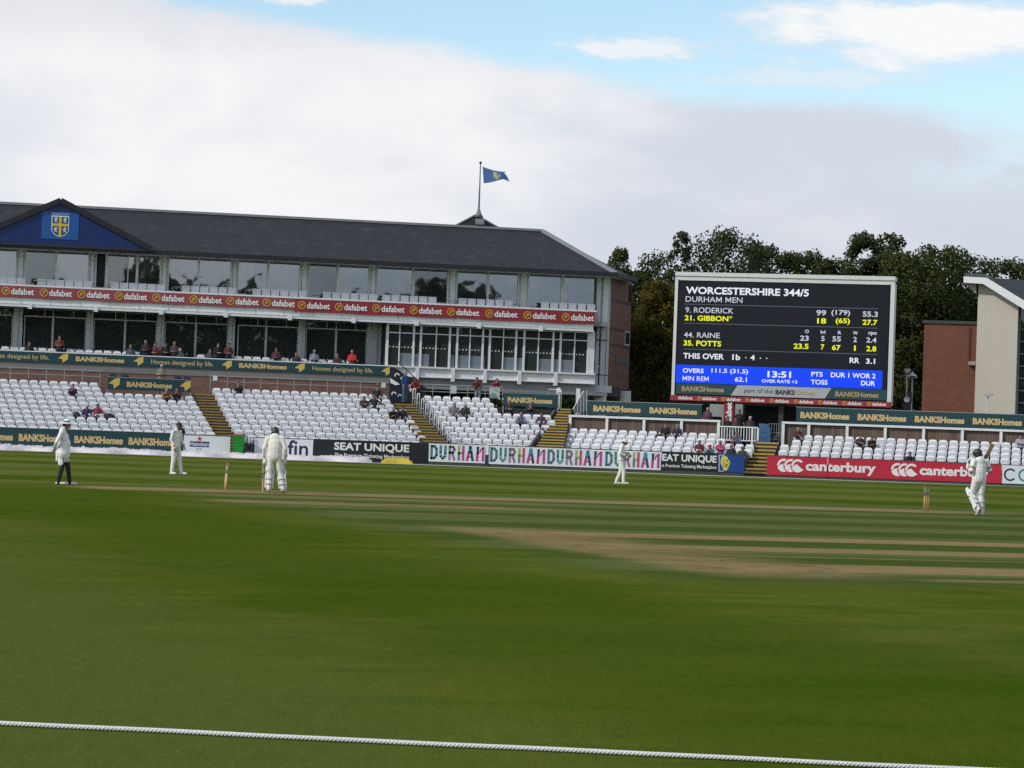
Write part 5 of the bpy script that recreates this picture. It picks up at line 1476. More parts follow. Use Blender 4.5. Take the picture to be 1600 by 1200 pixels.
m = MB(); c1 = tp(1592, 470, 0); c2 = tp(1650, 500, 0); m.poly(TW, [(b + .01, 0), (c2[0], 0), (c2[0], c2[1] - .3), (b + .01, q1[1] - .2)], -5.5, -.6); gl = m.build('glazing', GLD, tb)
m = MB()
for k in range(9):
    z_ = TW.hit(1595, 514 + k * 19.2)[1]; m.slab(TW, b + .02, z_ - .03, c2[0], z_ + .03, -.6, -.53)
m.slab(TW, b + .02, 0, b + .09, q1[1] - .5, -.6, -.5); m.build('glazing_bars', pm('grey bars', (0.22, 0.24, 0.27), .5), gl)
m = MB(); m.poly(TW, [tp(1507, 442.2, .2), tp(1525, 443.5, .2), tp(1525, 459, .2), tp(1519, 453.5, .2)], -6, .2); m.build('eaves_bracket', pm('beige soffit', (0.36, 0.31, 0.26), .8), tb)
BK = plane_px(1443, 166, 1526, 165.4, 560)
bb = thing('brick_block', 'plain red brick block with a grey metal coping beside the cream wall', 'building', BK.pt(1.5, 0, -3))
a, zt0 = BK.hit(1444, 504); b, zt1 = BK.hit(1528, 508); zt = (zt0 + zt1) / 2
a = BK.hit(1442.2, 570)[0]
m = MB(); m.slab(BK, a, 0, b, zt, -6, 0); m.build('wall', BRICKR, bb)
m = MB(); m.slab(BK, a - .1, zt, b, zt + .18, -6.1, .1); m.build('coping', pm('grey metal roof', (0.045, 0.055, 0.06), .5), bb)
m = MB(); p = BK.hit(1515, 535); m.slab(BK, p[0] - .06, p[1] - 1.1, p[0] + .06, p[1] + .9, 0, .05); m.build('down_pipe', pm('stained pipe', (0.07, 0.03, 0.025), .8), bb)
m = MB(); p = BK.hit(1519, 568); m.slab(BK, p[0] - .22, p[1] - .1, p[0] + .2, p[1] + .12, .0, .35); m.build('wall_lamp', pm('pale grey panel', (0.30, 0.31, 0.31), .6), bb)
# lamp posts behind the teal sign
def lamp(x, yt, yb, Y, head, label):
    p = at((x[0] + x[1]) / 2, (yt + yb) / 2, Y); top = at(x[0], yt, Y)
    r = thing('lamp_post', label, 'lamp post', (top.x, Y, 0))
    m = MB(); m.tube([(top.x, Y, 0), (top.x, Y, top.z)], .055, 8, 0, .04); m.build('pole', pm('pale grey pole', (0.40, 0.42, 0.40), .5), r, True)
    m = MB()
    if head == 'box': m.box((top.x - .17, Y - .15, top.z), (top.x + .17, Y + .15, top.z + .14)); m.box((top.x - .12, Y - .13, top.z - .1), (top.x + .12, Y - .02, top.z))
    elif head == 'hood':
        m.lathe((top.x, Y, top.z - .05), [(.16, 0), (.27, .05), (.27, .16), (.16, .24), (.06, .30), (.04, .40)], 14)
    else: m.box((top.x - .2, Y - .12, top.z - .02), (top.x + .2, Y + .1, top.z + .13)); m.box((top.x + .08, Y - .1, top.z + .02), (top.x + .3, Y + .1, top.z + .2))
    m.build('lamp_head', pm('lamp head grey', (0.42, 0.43, 0.43), .5), r)
    if head == 'hood':
        m = MB(); m.box((top.x - .15, Y - .28, top.z + .02), (top.x + .15, Y - .22, top.z + .10)); m.build('lens', DARKM, r)
lamp((1417.5, 1416), 580, 645, 156, 'box', 'taller slim lamp post with a small box head beside the scoreboard')
lamp((1425.5, 1424), 590, 645, 155.5, 'hood', 'pale lamp post with a wide hooded head near the scoreboard')
lamp((1543.5, 1542), 619, 660, 154, 'flood', 'short grey post with twin floodlights in front of the cream wall')
p = at(1416.3, 624, 155); m = MB(); r = thing('satellite_dish', 'round white dish on a short dark mount beside the lamp posts', 'dish', (p.x, p.y, 0))
vs = [p + Vector((0, -.02, 0))]; k = 16
for q_, dd in ((.5, -.06), (1.0, -.18)):
    vs += [p + Vector((.17 * q_ * cos(2 * pi * i / k), dd, .17 * q_ * sin(2 * pi * i / k))) for i in range(k)]
m.add(vs, [(0, 1 + i, 1 + (i + 1) % k) for i in range(k)] + [(1 + i, 1 + k + i, 1 + k + (i + 1) % k, 1 + (i + 1) % k) for i in range(k)]); m.build('reflector', WTXT, r)
m = MB(); m.tube([(p.x, p.y + .05, 0), (p.x, p.y + .05, p.z)], .06, 6); m.box((p.x - .2, p.y, p.z - .55), (p.x + .2, p.y + .3, p.z - .2)); m.box((p.x + .05, p.y + .05, p.z - .2), (p.x + .32, p.y + .3, p.z + .42)); m.build('mount', DARKM, r)

# ------------------------------------------------------------------ trees
def leaf_mat(name, c1, c2, c3):
    mt = bpy.data.materials.new(name); mt.use_nodes = True; t = NT(mt.node_tree)
    g = t.n('ShaderNodeNewGeometry'); P_ = g.outputs['Position']
    c = t.mix(t.sm(t.noise(P_, .55, 3.0), .35, .65), c1, c2)
    c = t.mix(t.m('MULTIPLY', t.sm(t.noise(P_, 1.7, 3.0), .50, .68), .7), c, c3)
    rnd = t.n('ShaderNodeTexWhiteNoise', {'noise_dimensions': '3D'}, Vector=t.n('ShaderNodeVectorMath', {'operation': 'SNAP'}, i0=P_, i1=(.35, .35, .35)).outputs[0]).outputs[0]
    k = t.m('ADD', .78, t.m('MULTIPLY', rnd, .44)); c = t.mix(1.0, c, t.xyz(k, k, k), 'MULTIPLY')
    d = t.n('ShaderNodeBsdfDiffuse', Color=c); tl = t.n('ShaderNodeBsdfTranslucent', Color=c)
    t.n('ShaderNodeOutputMaterial', Surface=t.n('ShaderNodeMixShader', i0=.40, i1=d.outputs[0], i2=tl.outputs[0]).outputs[0]); return mt
L_OAK = leaf_mat('dark oak leaves', (0.042, 0.066, 0.030), (0.064, 0.092, 0.036), (0.092, 0.114, 0.044))  # leaf greens lightened to stand in for haze
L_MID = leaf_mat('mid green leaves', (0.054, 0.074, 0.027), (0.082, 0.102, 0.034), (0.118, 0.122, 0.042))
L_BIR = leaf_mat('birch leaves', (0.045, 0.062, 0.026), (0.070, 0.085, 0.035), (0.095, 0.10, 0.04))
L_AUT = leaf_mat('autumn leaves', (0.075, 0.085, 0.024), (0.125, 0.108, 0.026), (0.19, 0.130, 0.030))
BARK = pm('bark', (0.05, 0.042, 0.035), .9, .3, 4)
def tree(px, pyt, Y, width, mat, label, kind='round', n=5200, leaf=.30, seed=0, cat='tree', name='tree', zb=1.2):
    rn = random.Random(seed * 77 + 5)
    top = at(px, pyt, Y); X, H = top.x, top.z
    r = thing(name, label, cat, (X, Y, 0))
    m = MB(); tw = .16 + H * .014
    def limb(p, d, L, rad, lev):
        pts = [p]; q = p.copy(); dd = d.normalized()
        for i in range(4):
            q = q + dd * L / 4; dd = (dd + Vector((rn.uniform(-.2, .2), rn.uniform(-.2, .2), rn.uniform(-.02, .12)))).normalized(); pts.append(q.copy())
        m.tube(pts, rad, 6, 0, rad * .35, cap=False)
        return pts
    trunk = limb(Vector((X, Y, 0)), Vector((0, 0, 1)), H * .78, tw, 0)
    cl = []
    for i in range(9):
        t_ = rn.uniform(.3, .95); b_ = trunk[0].lerp(trunk[-1], t_); an = rn.uniform(0, 2 * pi)
        e = limb(b_, Vector((cos(an), sin(an), rn.uniform(.3, 1.0))), width * rn.uniform(.3, .5), tw * .4, 1)[-1]
    m.build('trunk', BARK, r, True)
    hw = width / 2; zc0 = zb
    nb = int((60 + width * 11) * (1.9 if kind == 'spire' else 1)); n = int(n * 3.6); leaf *= .80
    for i in range(nb):
        t_ = rn.random() ** .8
        z = zc0 + (H - zc0) * t_
        if kind == 'round': rad = hw * sqrt(max(.05, 1 - (max(0, t_ - .35) / .66) ** 2)) * (.75 + .5 * min(1, t_ / .35) * .5)
        elif kind == 'spire': rad = hw * (1.02 - t_) ** .75
        else: rad = hw * (.85 if t_ < .7 else .85 * (1 - (t_ - .7) / .3) ** .5 + .1)
        an = rn.uniform(0, 2 * pi); q = sqrt(rn.uniform(.15, 1.0)) * rad
        br = rn.uniform(.45, 1.05) * (.42 if kind == 'spire' else 1) * (.32 + .135 * hw)
        z = min(z, H - br * .55)
        cl.append((Vector((X + q * cos(an), Y + q * sin(an) * .8, z)), br))
    cl.append((Vector((X, Y, H - .5)), .55))
    for i in range(int(width * 2.2)):
        z = zc0 + (H - zc0) * rn.uniform(.05, .75); an = rn.uniform(0, 2 * pi); q = hw * rn.uniform(0, .55)
        cl.append((Vector((X + q * cos(an), Y + q * sin(an) * .7, z)), hw * rn.uniform(.35, .5)))
    tot = sum(b_ ** 2 for _, b_ in cl)
    vs, fs, nrm = [], [], []
    for c_, b_ in cl:
        k = max(8, int(n * b_ * b_ / tot))
        for _ in range(k):
            v = Vector((rn.gauss(0, 1), rn.gauss(0, 1), rn.gauss(0, 1) * .8)).normalized() * b_ * rn.uniform(.45, 1.12) ** .8
            p = c_ + v
            if p.z < .3: continue
            a = Vector((rn.gauss(0, 1), rn.gauss(0, 1), rn.gauss(0, 1))).normalized(); b2 = a.cross(Vector((rn.gauss(0, 1), rn.gauss(0, 1), rn.gauss(0, 1)))).normalized()
            s_ = leaf * rn.uniform(.55, 1.2)
            i0 = len(vs); vs += [p - a * s_ * .5, p + b2 * s_ * .32, p + a * s_ * .5, p - b2 * s_ * .32]
            fs.append((i0, i0 + 1, i0 + 2, i0 + 3) if b2.cross(a).dot(v) > 0 else (i0 + 3, i0 + 2, i0 + 1, i0))
            nn = (v.normalized() + Vector((rn.uniform(-.35, .35), rn.uniform(-.35, .35), rn.uniform(-.1, .5)))).normalized(); nrm += [nn] * 4
    m = MB(); m.add(vs, fs); o = m.build('crown', mat, r)
    o.data.normals_split_custom_set_from_vertices(nrm)
    return r
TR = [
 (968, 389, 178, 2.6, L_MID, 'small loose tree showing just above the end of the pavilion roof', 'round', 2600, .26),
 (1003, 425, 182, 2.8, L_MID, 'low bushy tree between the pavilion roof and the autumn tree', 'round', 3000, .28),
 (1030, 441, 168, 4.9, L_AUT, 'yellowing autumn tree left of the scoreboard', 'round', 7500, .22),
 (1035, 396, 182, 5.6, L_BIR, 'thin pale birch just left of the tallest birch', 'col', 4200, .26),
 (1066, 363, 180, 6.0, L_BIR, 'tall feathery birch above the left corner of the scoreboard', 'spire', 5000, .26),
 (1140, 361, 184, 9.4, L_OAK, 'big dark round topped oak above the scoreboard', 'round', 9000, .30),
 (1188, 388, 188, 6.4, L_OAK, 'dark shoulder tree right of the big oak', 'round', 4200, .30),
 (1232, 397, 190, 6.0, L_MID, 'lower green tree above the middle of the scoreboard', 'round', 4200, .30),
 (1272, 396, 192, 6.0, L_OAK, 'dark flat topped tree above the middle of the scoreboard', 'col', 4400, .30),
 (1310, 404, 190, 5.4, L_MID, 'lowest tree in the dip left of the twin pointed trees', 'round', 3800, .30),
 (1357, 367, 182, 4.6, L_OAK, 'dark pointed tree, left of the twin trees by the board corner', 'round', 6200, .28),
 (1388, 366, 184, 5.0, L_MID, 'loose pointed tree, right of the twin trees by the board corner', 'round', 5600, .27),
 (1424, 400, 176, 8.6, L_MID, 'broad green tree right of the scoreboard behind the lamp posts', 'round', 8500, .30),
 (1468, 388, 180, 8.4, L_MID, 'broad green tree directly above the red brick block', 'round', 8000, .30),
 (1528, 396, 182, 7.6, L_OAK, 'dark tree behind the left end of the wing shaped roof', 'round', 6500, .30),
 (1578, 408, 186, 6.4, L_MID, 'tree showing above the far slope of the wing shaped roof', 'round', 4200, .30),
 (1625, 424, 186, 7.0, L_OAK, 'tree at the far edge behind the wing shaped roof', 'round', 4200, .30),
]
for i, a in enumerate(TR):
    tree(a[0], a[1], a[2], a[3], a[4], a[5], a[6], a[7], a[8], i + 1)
# low growth that closes the view under the crowns, and the wood behind the camera that the windows mirror
def wood(name, label, x0, x1, Y0, Y1, h0, h1, n, leaf, mat, seed):
    rn = random.Random(seed); vs, fs = [], []
    ph = [rn.uniform(0, 6) for _ in range(6)]
    for _ in range(n):
        x = rn.uniform(x0, x1); y = rn.uniform(Y0, Y1)
        hm = h0 + (h1 - h0) * (.5 + .28 * sin(x * .16 + ph[0]) + .2 * sin(x * .41 + ph[1]) + .14 * sin(x * .9 + ph[2]))
        z = hm * rn.random() ** .7; p = Vector((x, y, z))
        a = Vector((rn.gauss(0, 1), rn.gauss(0, 1), rn.gauss(0, 1))).normalized(); b2 = a.cross(Vector((rn.gauss(0, 1), rn.gauss(0, 1), rn.gauss(0, 1)))).normalized(); s_ = leaf * rn.uniform(.6, 1.3)
        i0 = len(vs); vs += [p - a * s_ * .5, p + b2 * s_ * .35, p + a * s_ * .5, p - b2 * s_ * .35]; fs.append((i0, i0 + 1, i0 + 2, i0 + 3))
    m = MB(); m.add(vs, fs); o = m.build(name, mat); tag(o, label, 'woodland', None, 'stuff')
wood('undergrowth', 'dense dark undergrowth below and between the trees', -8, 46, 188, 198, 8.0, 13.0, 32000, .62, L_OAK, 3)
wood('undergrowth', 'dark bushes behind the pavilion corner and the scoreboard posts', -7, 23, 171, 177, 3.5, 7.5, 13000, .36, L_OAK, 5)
wood('distant_wood', 'unseen wood behind the viewer, put there for the window reflections', -110, 110, -75, -60, 15.5, 23.5, 16000, 2.4, leaf_mat('hazy distant leaves', (0.050, 0.066, 0.050), (0.075, 0.092, 0.066), (0.10, 0.115, 0.08)), 8)  # unseen wood for the window reflections, leaf colour lightened as haze
# ------------------------------------------------------------------ people
V = lambda *a: Vector(a)
class Prims:
    """closed tapered solids that a voxel remesh fuses into one skin"""
    def __init__(s): s.v, s.f, s.tag = [], [], []
    def add(s, vs, fs, m):
        b = len(s.v); s.v += [tuple(v) for v in vs]; s.f += [tuple(b + i for i in f) for f in fs]; s.tag += [m] * len(vs)
    def cap(s, a, b, ra, rb, m, side=None, flat=1.0, n=12):
        a, b = Vector(a), Vector(b); d = b - a; L = d.length; d = d / L if L > 1e-6 else V(0, 0, 1)
        x = Vector(side) if side is not None else d.cross(V(0, 1, 0.01))
        x = (x - d * x.dot(d)).normalized(); y = d.cross(x)
        prof = [(ra * cos(t), -ra * sin(t), 0) for t in (1.2, .8, .4)] + [(ra, 0, 0), (ra + (rb - ra) * .5, 0, .5), (rb, 0, 1)] + [(rb * cos(t), rb * sin(t), 1) for t in (.4, .8, 1.2)]
        vs = [a + d * (-ra * 1.0)]
        for r_, o, t in prof:
            c = a + d * (L * t + o)
            vs += [c + x * r_ * cos(2 * pi * j / n) + y * r_ * flat * sin(2 * pi * j / n) for j in range(n)]
        vs.append(b + d * rb)
        k = len(prof); fs = [(0, 1 + (j + 1) % n, 1 + j) for j in range(n)]
        for i in range(k - 1): fs += [(1 + i * n + j, 1 + i * n + (j + 1) % n, 1 + (i + 1) * n + (j + 1) % n, 1 + (i + 1) * n + j) for j in range(n)]
        e = 1 + k * n; fs += [(e, 1 + (k - 1) * n + j, 1 + (k - 1) * n + (j + 1) % n) for j in range(n)]
        s.add(vs, fs, m)
    def ell(s, c, r, m, rot=None, n=14, k=9):
        c = Vector(c); vs = []; M3 = rot or Matrix.Identity(3)
        vs.append(c + M3 @ V(0, 0, -r[2]))
        for i in range(1, k):
            t = -pi / 2 + pi * i / k
            vs += [c + M3 @ V(r[0] * cos(t) * cos(2 * pi * j / n), r[1] * cos(t) * sin(2 * pi * j / n), r[2] * sin(t)) for j in range(n)]
        vs.append(c + M3 @ V(0, 0, r[2]))
        fs = [(0, 1 + (j + 1) % n, 1 + j) for j in range(n)]
        for i in range(k - 2): fs += [(1 + i * n + j, 1 + i * n + (j + 1) % n, 1 + (i + 1) * n + (j + 1) % n, 1 + (i + 1) * n + j) for j in range(n)]
        e = 1 + (k - 1) * n; fs += [(e, 1 + (k - 2) * n + j, 1 + (k - 2) * n + (j + 1) % n) for j in range(n)]
        s.add(vs, fs, m)
    def hand(s, w, d, pn, m, curl=.5, thumb=1, sc=1.0, r=.0095):
        """palm, four bent fingers of unequal length and a thumb from the side of the palm"""
        w, d, pn = Vector(w), Vector(d).normalized(), Vector(pn); pn = (pn - d * pn.dot(d)).normalized(); sd = d.cross(pn) * thumb
        s.cap(w, w + d * .075 * sc, .027 * sc, .036 * sc, m, side=sd, flat=.55)
        for o, L in ((.030, .075), (.010, .085), (-.010, .08), (-.030, .062)):
            p = w + d * .088 * sc + sd * o * sc
            d1 = (d * cos(curl * .6) + pn * sin(curl * .6)).normalized(); d2 = (d * cos(curl * 1.7) + pn * sin(curl * 1.7)).normalized()
            q = p + d1 * L * .5 * sc; s.cap(p - d * .02, q, r, r * .95, m, n=8); s.cap(q, q + d2 * L * .55 * sc, r * .95, r * .8, m, n=8)
        p = w + d * .03 * sc + sd * .03 * sc; q = p + (d * .6 + sd * .75 + pn * .25).normalized() * .04 * sc
        s.cap(p, q, r * 1.15, r, m, n=8); s.cap(q, q + (d * .85 + sd * .25 + pn * .4).normalized() * .032 * sc, r, r * .85, m, n=8)
    def fuse(s, name, mats, voxel, smooth=2, snap=None):
        me = bpy.data.meshes.new(name); me.from_pydata(s.v, [], s.f); me.update()
        o = bpy.data.objects.new(name, me); COL.objects.link(o)
        md = o.modifiers.new('r', 'REMESH'); md.mode = 'VOXEL'; md.voxel_size = voxel; md.use_smooth_shade = True
        if smooth: sm = o.modifiers.new('s', 'SMOOTH'); sm.factor = .5; sm.iterations = smooth
        dg = bpy.context.evaluated_depsgraph_get()
        out = bpy.data.meshes.new_from_object(o.evaluated_get(dg)); out.name = name
        bpy.data.objects.remove(o); bpy.data.meshes.remove(me)
        kd = kdtree.KDTree(len(s.v))
        for i, v in enumerate(s.v): kd.insert(v, i)
        kd.balance()
        out.materials.clear()
        for mt in mats: out.materials.append(mt)
        idx = [s.tag[kd.find(p.center)[1]] for p in out.polygons]
        out.polygons.foreach_set('material_index', idx); out.update()
        return out
SKIN, TOP, LEG, SHOE, BEARD, DARK = range(6)
def head(P, c, fwd, up=V(0, 0, 1), beard=False, face=True):
    """skull, jaw, nose, brow, ears; eyes and mouth as dark dents"""
    c = Vector(c); f = Vector(fwd).normalized(); u = (Vector(up) - f * f.dot(Vector(up))).normalized(); r_ = f.cross(u)
    M3 = Matrix((r_, f, u)).transposed()
    P.ell(c + u * .015, (.077, .098, .105), SKIN, M3); P.ell(c + f * .022 - u * .055, (.058, .070, .066), BEARD if beard else SKIN, M3)
    if beard: P.ell(c + f * .045 - u * .088, (.045, .045, .035), BEARD, M3)
    if face:
        P.cap(c + f * .095 + u * .02, c + f * .112 - u * .022, .009, .015, SKIN, n=8)
        P.cap(c + f * .088 + u * .032 - r_ * .04, c + f * .088 + u * .032 + r_ * .04, .012, .012, SKIN, n=8)
        for q in (-1, 1):
            P.ell(c + r_ * .078 * q - f * .005 - u * .005, (.012, .022, .034), SKIN, M3, 8, 6)
            P.ell(c + f * .091 + u * .014 + r_ * .032 * q, (.011, .006, .006), DARK, M3, 8, 6)
        P.cap(c + f * .090 - u * .055 - r_ * .022, c + f * .090 - u * .055 + r_ * .022, .006, .006, DARK, n=8)
def torso(P, pel, chest, shL, shR, neck, hd, fat=1.0, m=TOP, low=LEG):
    pel, chest, shL, shR, neck = map(Vector, (pel, chest, shL, shR, neck)); sd = (shL - shR).normalized()
    P.cap(pel - sd * .085, pel + sd * .085, .118, .118, low, side=(chest - pel), flat=.95)
    P.cap(pel + (chest - pel) * .28, chest, .160 * fat, .178 * fat, m, side=sd, flat=.70)
    P.cap(chest, (shL + shR) / 2 - (neck - chest) * .1, .172 * fat, .150 * fat, m, side=sd, flat=.64)
    P.cap(shR, shL, .066 * fat, .066 * fat, m); P.cap((shL + shR) / 2, neck + (neck - chest) * .1, .085, .062, m)
    P.cap(neck - (Vector(hd) - neck) * .1, Vector(hd) - (Vector(hd) - neck) * .3, .054, .052, SKIN)
def arm(P, sh, el, wr, m=TOP, k=1.0, fore=None):
    P.cap(sh, el, .060 * k, .049 * k, m); P.cap(el, wr, .047 * k, .034 * k, m if fore is None else fore)
def leg(P, hip, kn, an, toe, k=1.0, m=LEG, shoe=SHOE, sr=.046):
    P.cap(hip, kn, .094 * k, .070 * k, m); P.cap(kn, an, .070 * k, .056 * k, m)
    an, toe = Vector(an), Vector(toe); d = (toe - an); d.z = 0; d.normalize()
    P.cap(Vector((an.x, an.y, toe.z)) - d * .035, toe, sr, sr * .9, shoe, side=d.cross(Z), flat=.95); P.cap(an, V(an.x, an.y, toe.z + .035), .056, .052, m)

# ---- spectators: a few poses, dressed individually
GEN = [pm('g%d' % i, c, .7) for i, c in enumerate([(.4, .25, .19), (.05, .05, .06), (.03, .035, .05), (.03, .03, .03), (.2, .12, .08), (.02, .015, .015)])]
def seated(kind):
    P = Prims(); lean = {'up': 0, 'fwd': .22, 'cross': .05, 'phone': .12, 'back': -.06}[kind]
    pel = V(0, .0, .54); chest = V(0, .04 - lean * .6, .83 - lean * .1); ne = V(0, .05 - lean, 1.02 - lean * .25); hd = ne + V(0, -.03 - lean * .15, .125)
    shL, shR = ne + V(.175, .01, -.055), ne + V(-.175, .01, -.055)
    torso(P, pel, chest, shL, shR, ne, hd, 1.06); head(P, hd, V(0, -1, -.12 - lean))
    for s, sh in ((1, shL), (-1, shR)):
        kn = V(s * .12, -.43, .53); an = V(s * .13, -.40, .10)
        leg(P, V(s * .09, 0, .53), kn, an, V(s * .14, -.55, .05))
        if kind == 'up': el, wr = V(s * .25, -.04, .76), V(s * .13, -.30, .64)
        elif kind == 'fwd': el, wr = V(s * .20, -.30, .66), V(s * .04, -.44, .72)
        elif kind == 'cross': el, wr = V(s * .24, -.06, .76), V(-s * .06, -.19, .80 + s * .02)
        elif kind == 'phone': el, wr = V(s * .23, -.08, .76), V(s * .05, -.24, .92)
        else: el, wr = V(s * .34, .02, .84), V(s * .46, -.02, .80)
        arm(P, sh, el, wr); d = (wr - el).normalized(); P.cap(wr, wr + d * .10, .034, .036, SKIN, flat=.7)
    return P.fuse('body', GEN, .022, 2), hd
def standing(kind):
    P = Prims(); pel = V(0, .02, .96); chest = V(0, 0, 1.24); ne = V(0, .02, 1.47); hd = V(0, -.02, 1.61)
    if kind == 'lean': chest = V(0, -.10, 1.20); ne = V(0, -.20, 1.40); hd = V(0, -.27, 1.52)
    shL, shR = ne + V(.18, .0, -.06), ne + V(-.18, .0, -.06)
    torso(P, pel, chest, shL, shR, ne, hd, 1.05); head(P, hd, V(0, -1, -.1))
    for s, sh in ((1, shL), (-1, shR)):
        leg(P, V(s * .09, .02, .92), V(s * .11, 0, .49), V(s * .12, .03, .10), V(s * .13, -.12, .05))
        if kind == 'side': el, wr = V(s * .25, .03, 1.16), V(s * .24, -.08, .93)
        elif kind == 'front': el, wr = V(s * .25, .0, 1.16), V(s * .06, -.22, 1.16)
        else: el, wr = V(s * .27, -.22, 1.12), V(s * .20, -.42, 1.05)
        arm(P, sh, el, wr); d = (wr - el).normalized(); P.cap(wr, wr + d * .10, .034, .036, SKIN, flat=.7)
    return P.fuse('body', GEN, .022, 2), hd
TPL = {k: seated(k) for k in ('up', 'fwd', 'cross', 'phone', 'back')}
TPL.update({k: standing(k) for k in ('side', 'front', 'lean')})
def hair_mesh(kind):
    P = Prims()
    if kind == 'hair':
        P.ell((0, .012, .036), (.092, .106, .100), 0); P.ell((0, .055, -.02), (.084, .062, .08), 0)
        me = P.fuse('hair', [GEN[3]], .014, 1); return me
    if kind == 'cap':
        m = MB(); m.lathe((0, .01, .03), [(.092, -.01), (.093, .03), (.075, .075), (.03, .095), (.005, .098)], 14)
        m.add([(-.07, -.06, .03), (.07, -.06, .03), (.055, -.17, .015), (-.055, -.17, .015), (-.07, -.06, .045), (.07, -.06, .045), (.055, -.17, .028), (-.055, -.17, .028)], [(3, 2, 1, 0), (4, 5, 6, 7), (0, 1, 5, 4), (1, 2, 6, 5), (2, 3, 7, 6), (3, 0, 4, 7)])
        return m.mesh('cap', GEN[3], None, True)
    if kind == 'hat':
        m = MB(); m.lathe((0, .01, .03), [(.09, 0), (.15, -.012), (.152, -.002), (.094, .012), (.088, .06), (.06, .10), (.01, .105)], 16)
        return m.mesh('hat', GEN[3], None, True)
    m = MB(); m.lathe((0, .01, .0), [(.088, .0), (.095, .03), (.085, .085), (.05, .125), (.008, .135)], 14); return m.mesh('beanie', GEN[3], None, True)
HAIR = {k: hair_mesh(k) for k in ('hair', 'cap', 'hat', 'beanie')}
CLO = {}
def cloth(c, var=.18):
    if c not in CLO: CLO[c] = pm('cloth %d' % len(CLO), c, .85, var, 6.0)
    return CLO[c]
SK = [pm('skin fair', (0.36, 0.215, 0.16), .55, .08, 9), pm('skin ruddy', (0.31, 0.165, 0.12), .55, .08, 9), pm('skin tan', (0.27, 0.15, 0.095), .55, .08, 9)]
SHOES = pm('dark shoes', (.02, .02, .022), .6); LIPS = pm('face dark', (0.09, 0.04, 0.035), .7)
def person(pose, loc, rz, top, legs, hairk, hairc, label, group, sc=1.0, skin=0, head_off=None):
    me, hd = TPL[pose]
    r = thing('person', label, 'person', loc, group)
    r.rotation_euler = (0, 0, rz); r.scale = (sc, sc, sc)
    b = bpy.data.objects.new('body', me); COL.objects.link(b); b.parent = r
    for i, mt in enumerate((SK[skin], cloth(top), cloth(legs), SHOES, cloth(hairc), LIPS)):
        b.material_slots[i].link = 'OBJECT'; b.material_slots[i].material = mt
    h = bpy.data.objects.new(HAIR[hairk].name.split('.')[0], HAIR[hairk]); COL.objects.link(h); h.parent = r; h.location = hd
    h.material_slots[0].link = 'OBJECT'; h.material_slots[0].material = cloth(hairc)
    return r
BLK, NVY, DGR, GRH, WHH, BRN = (.013, .013, .016), (.015, .02, .05), (.04, .045, .05), (.17, .165, .16), (.36, .35, .34), (.035, .022, .014)
JEA = (.05, .09, .17)
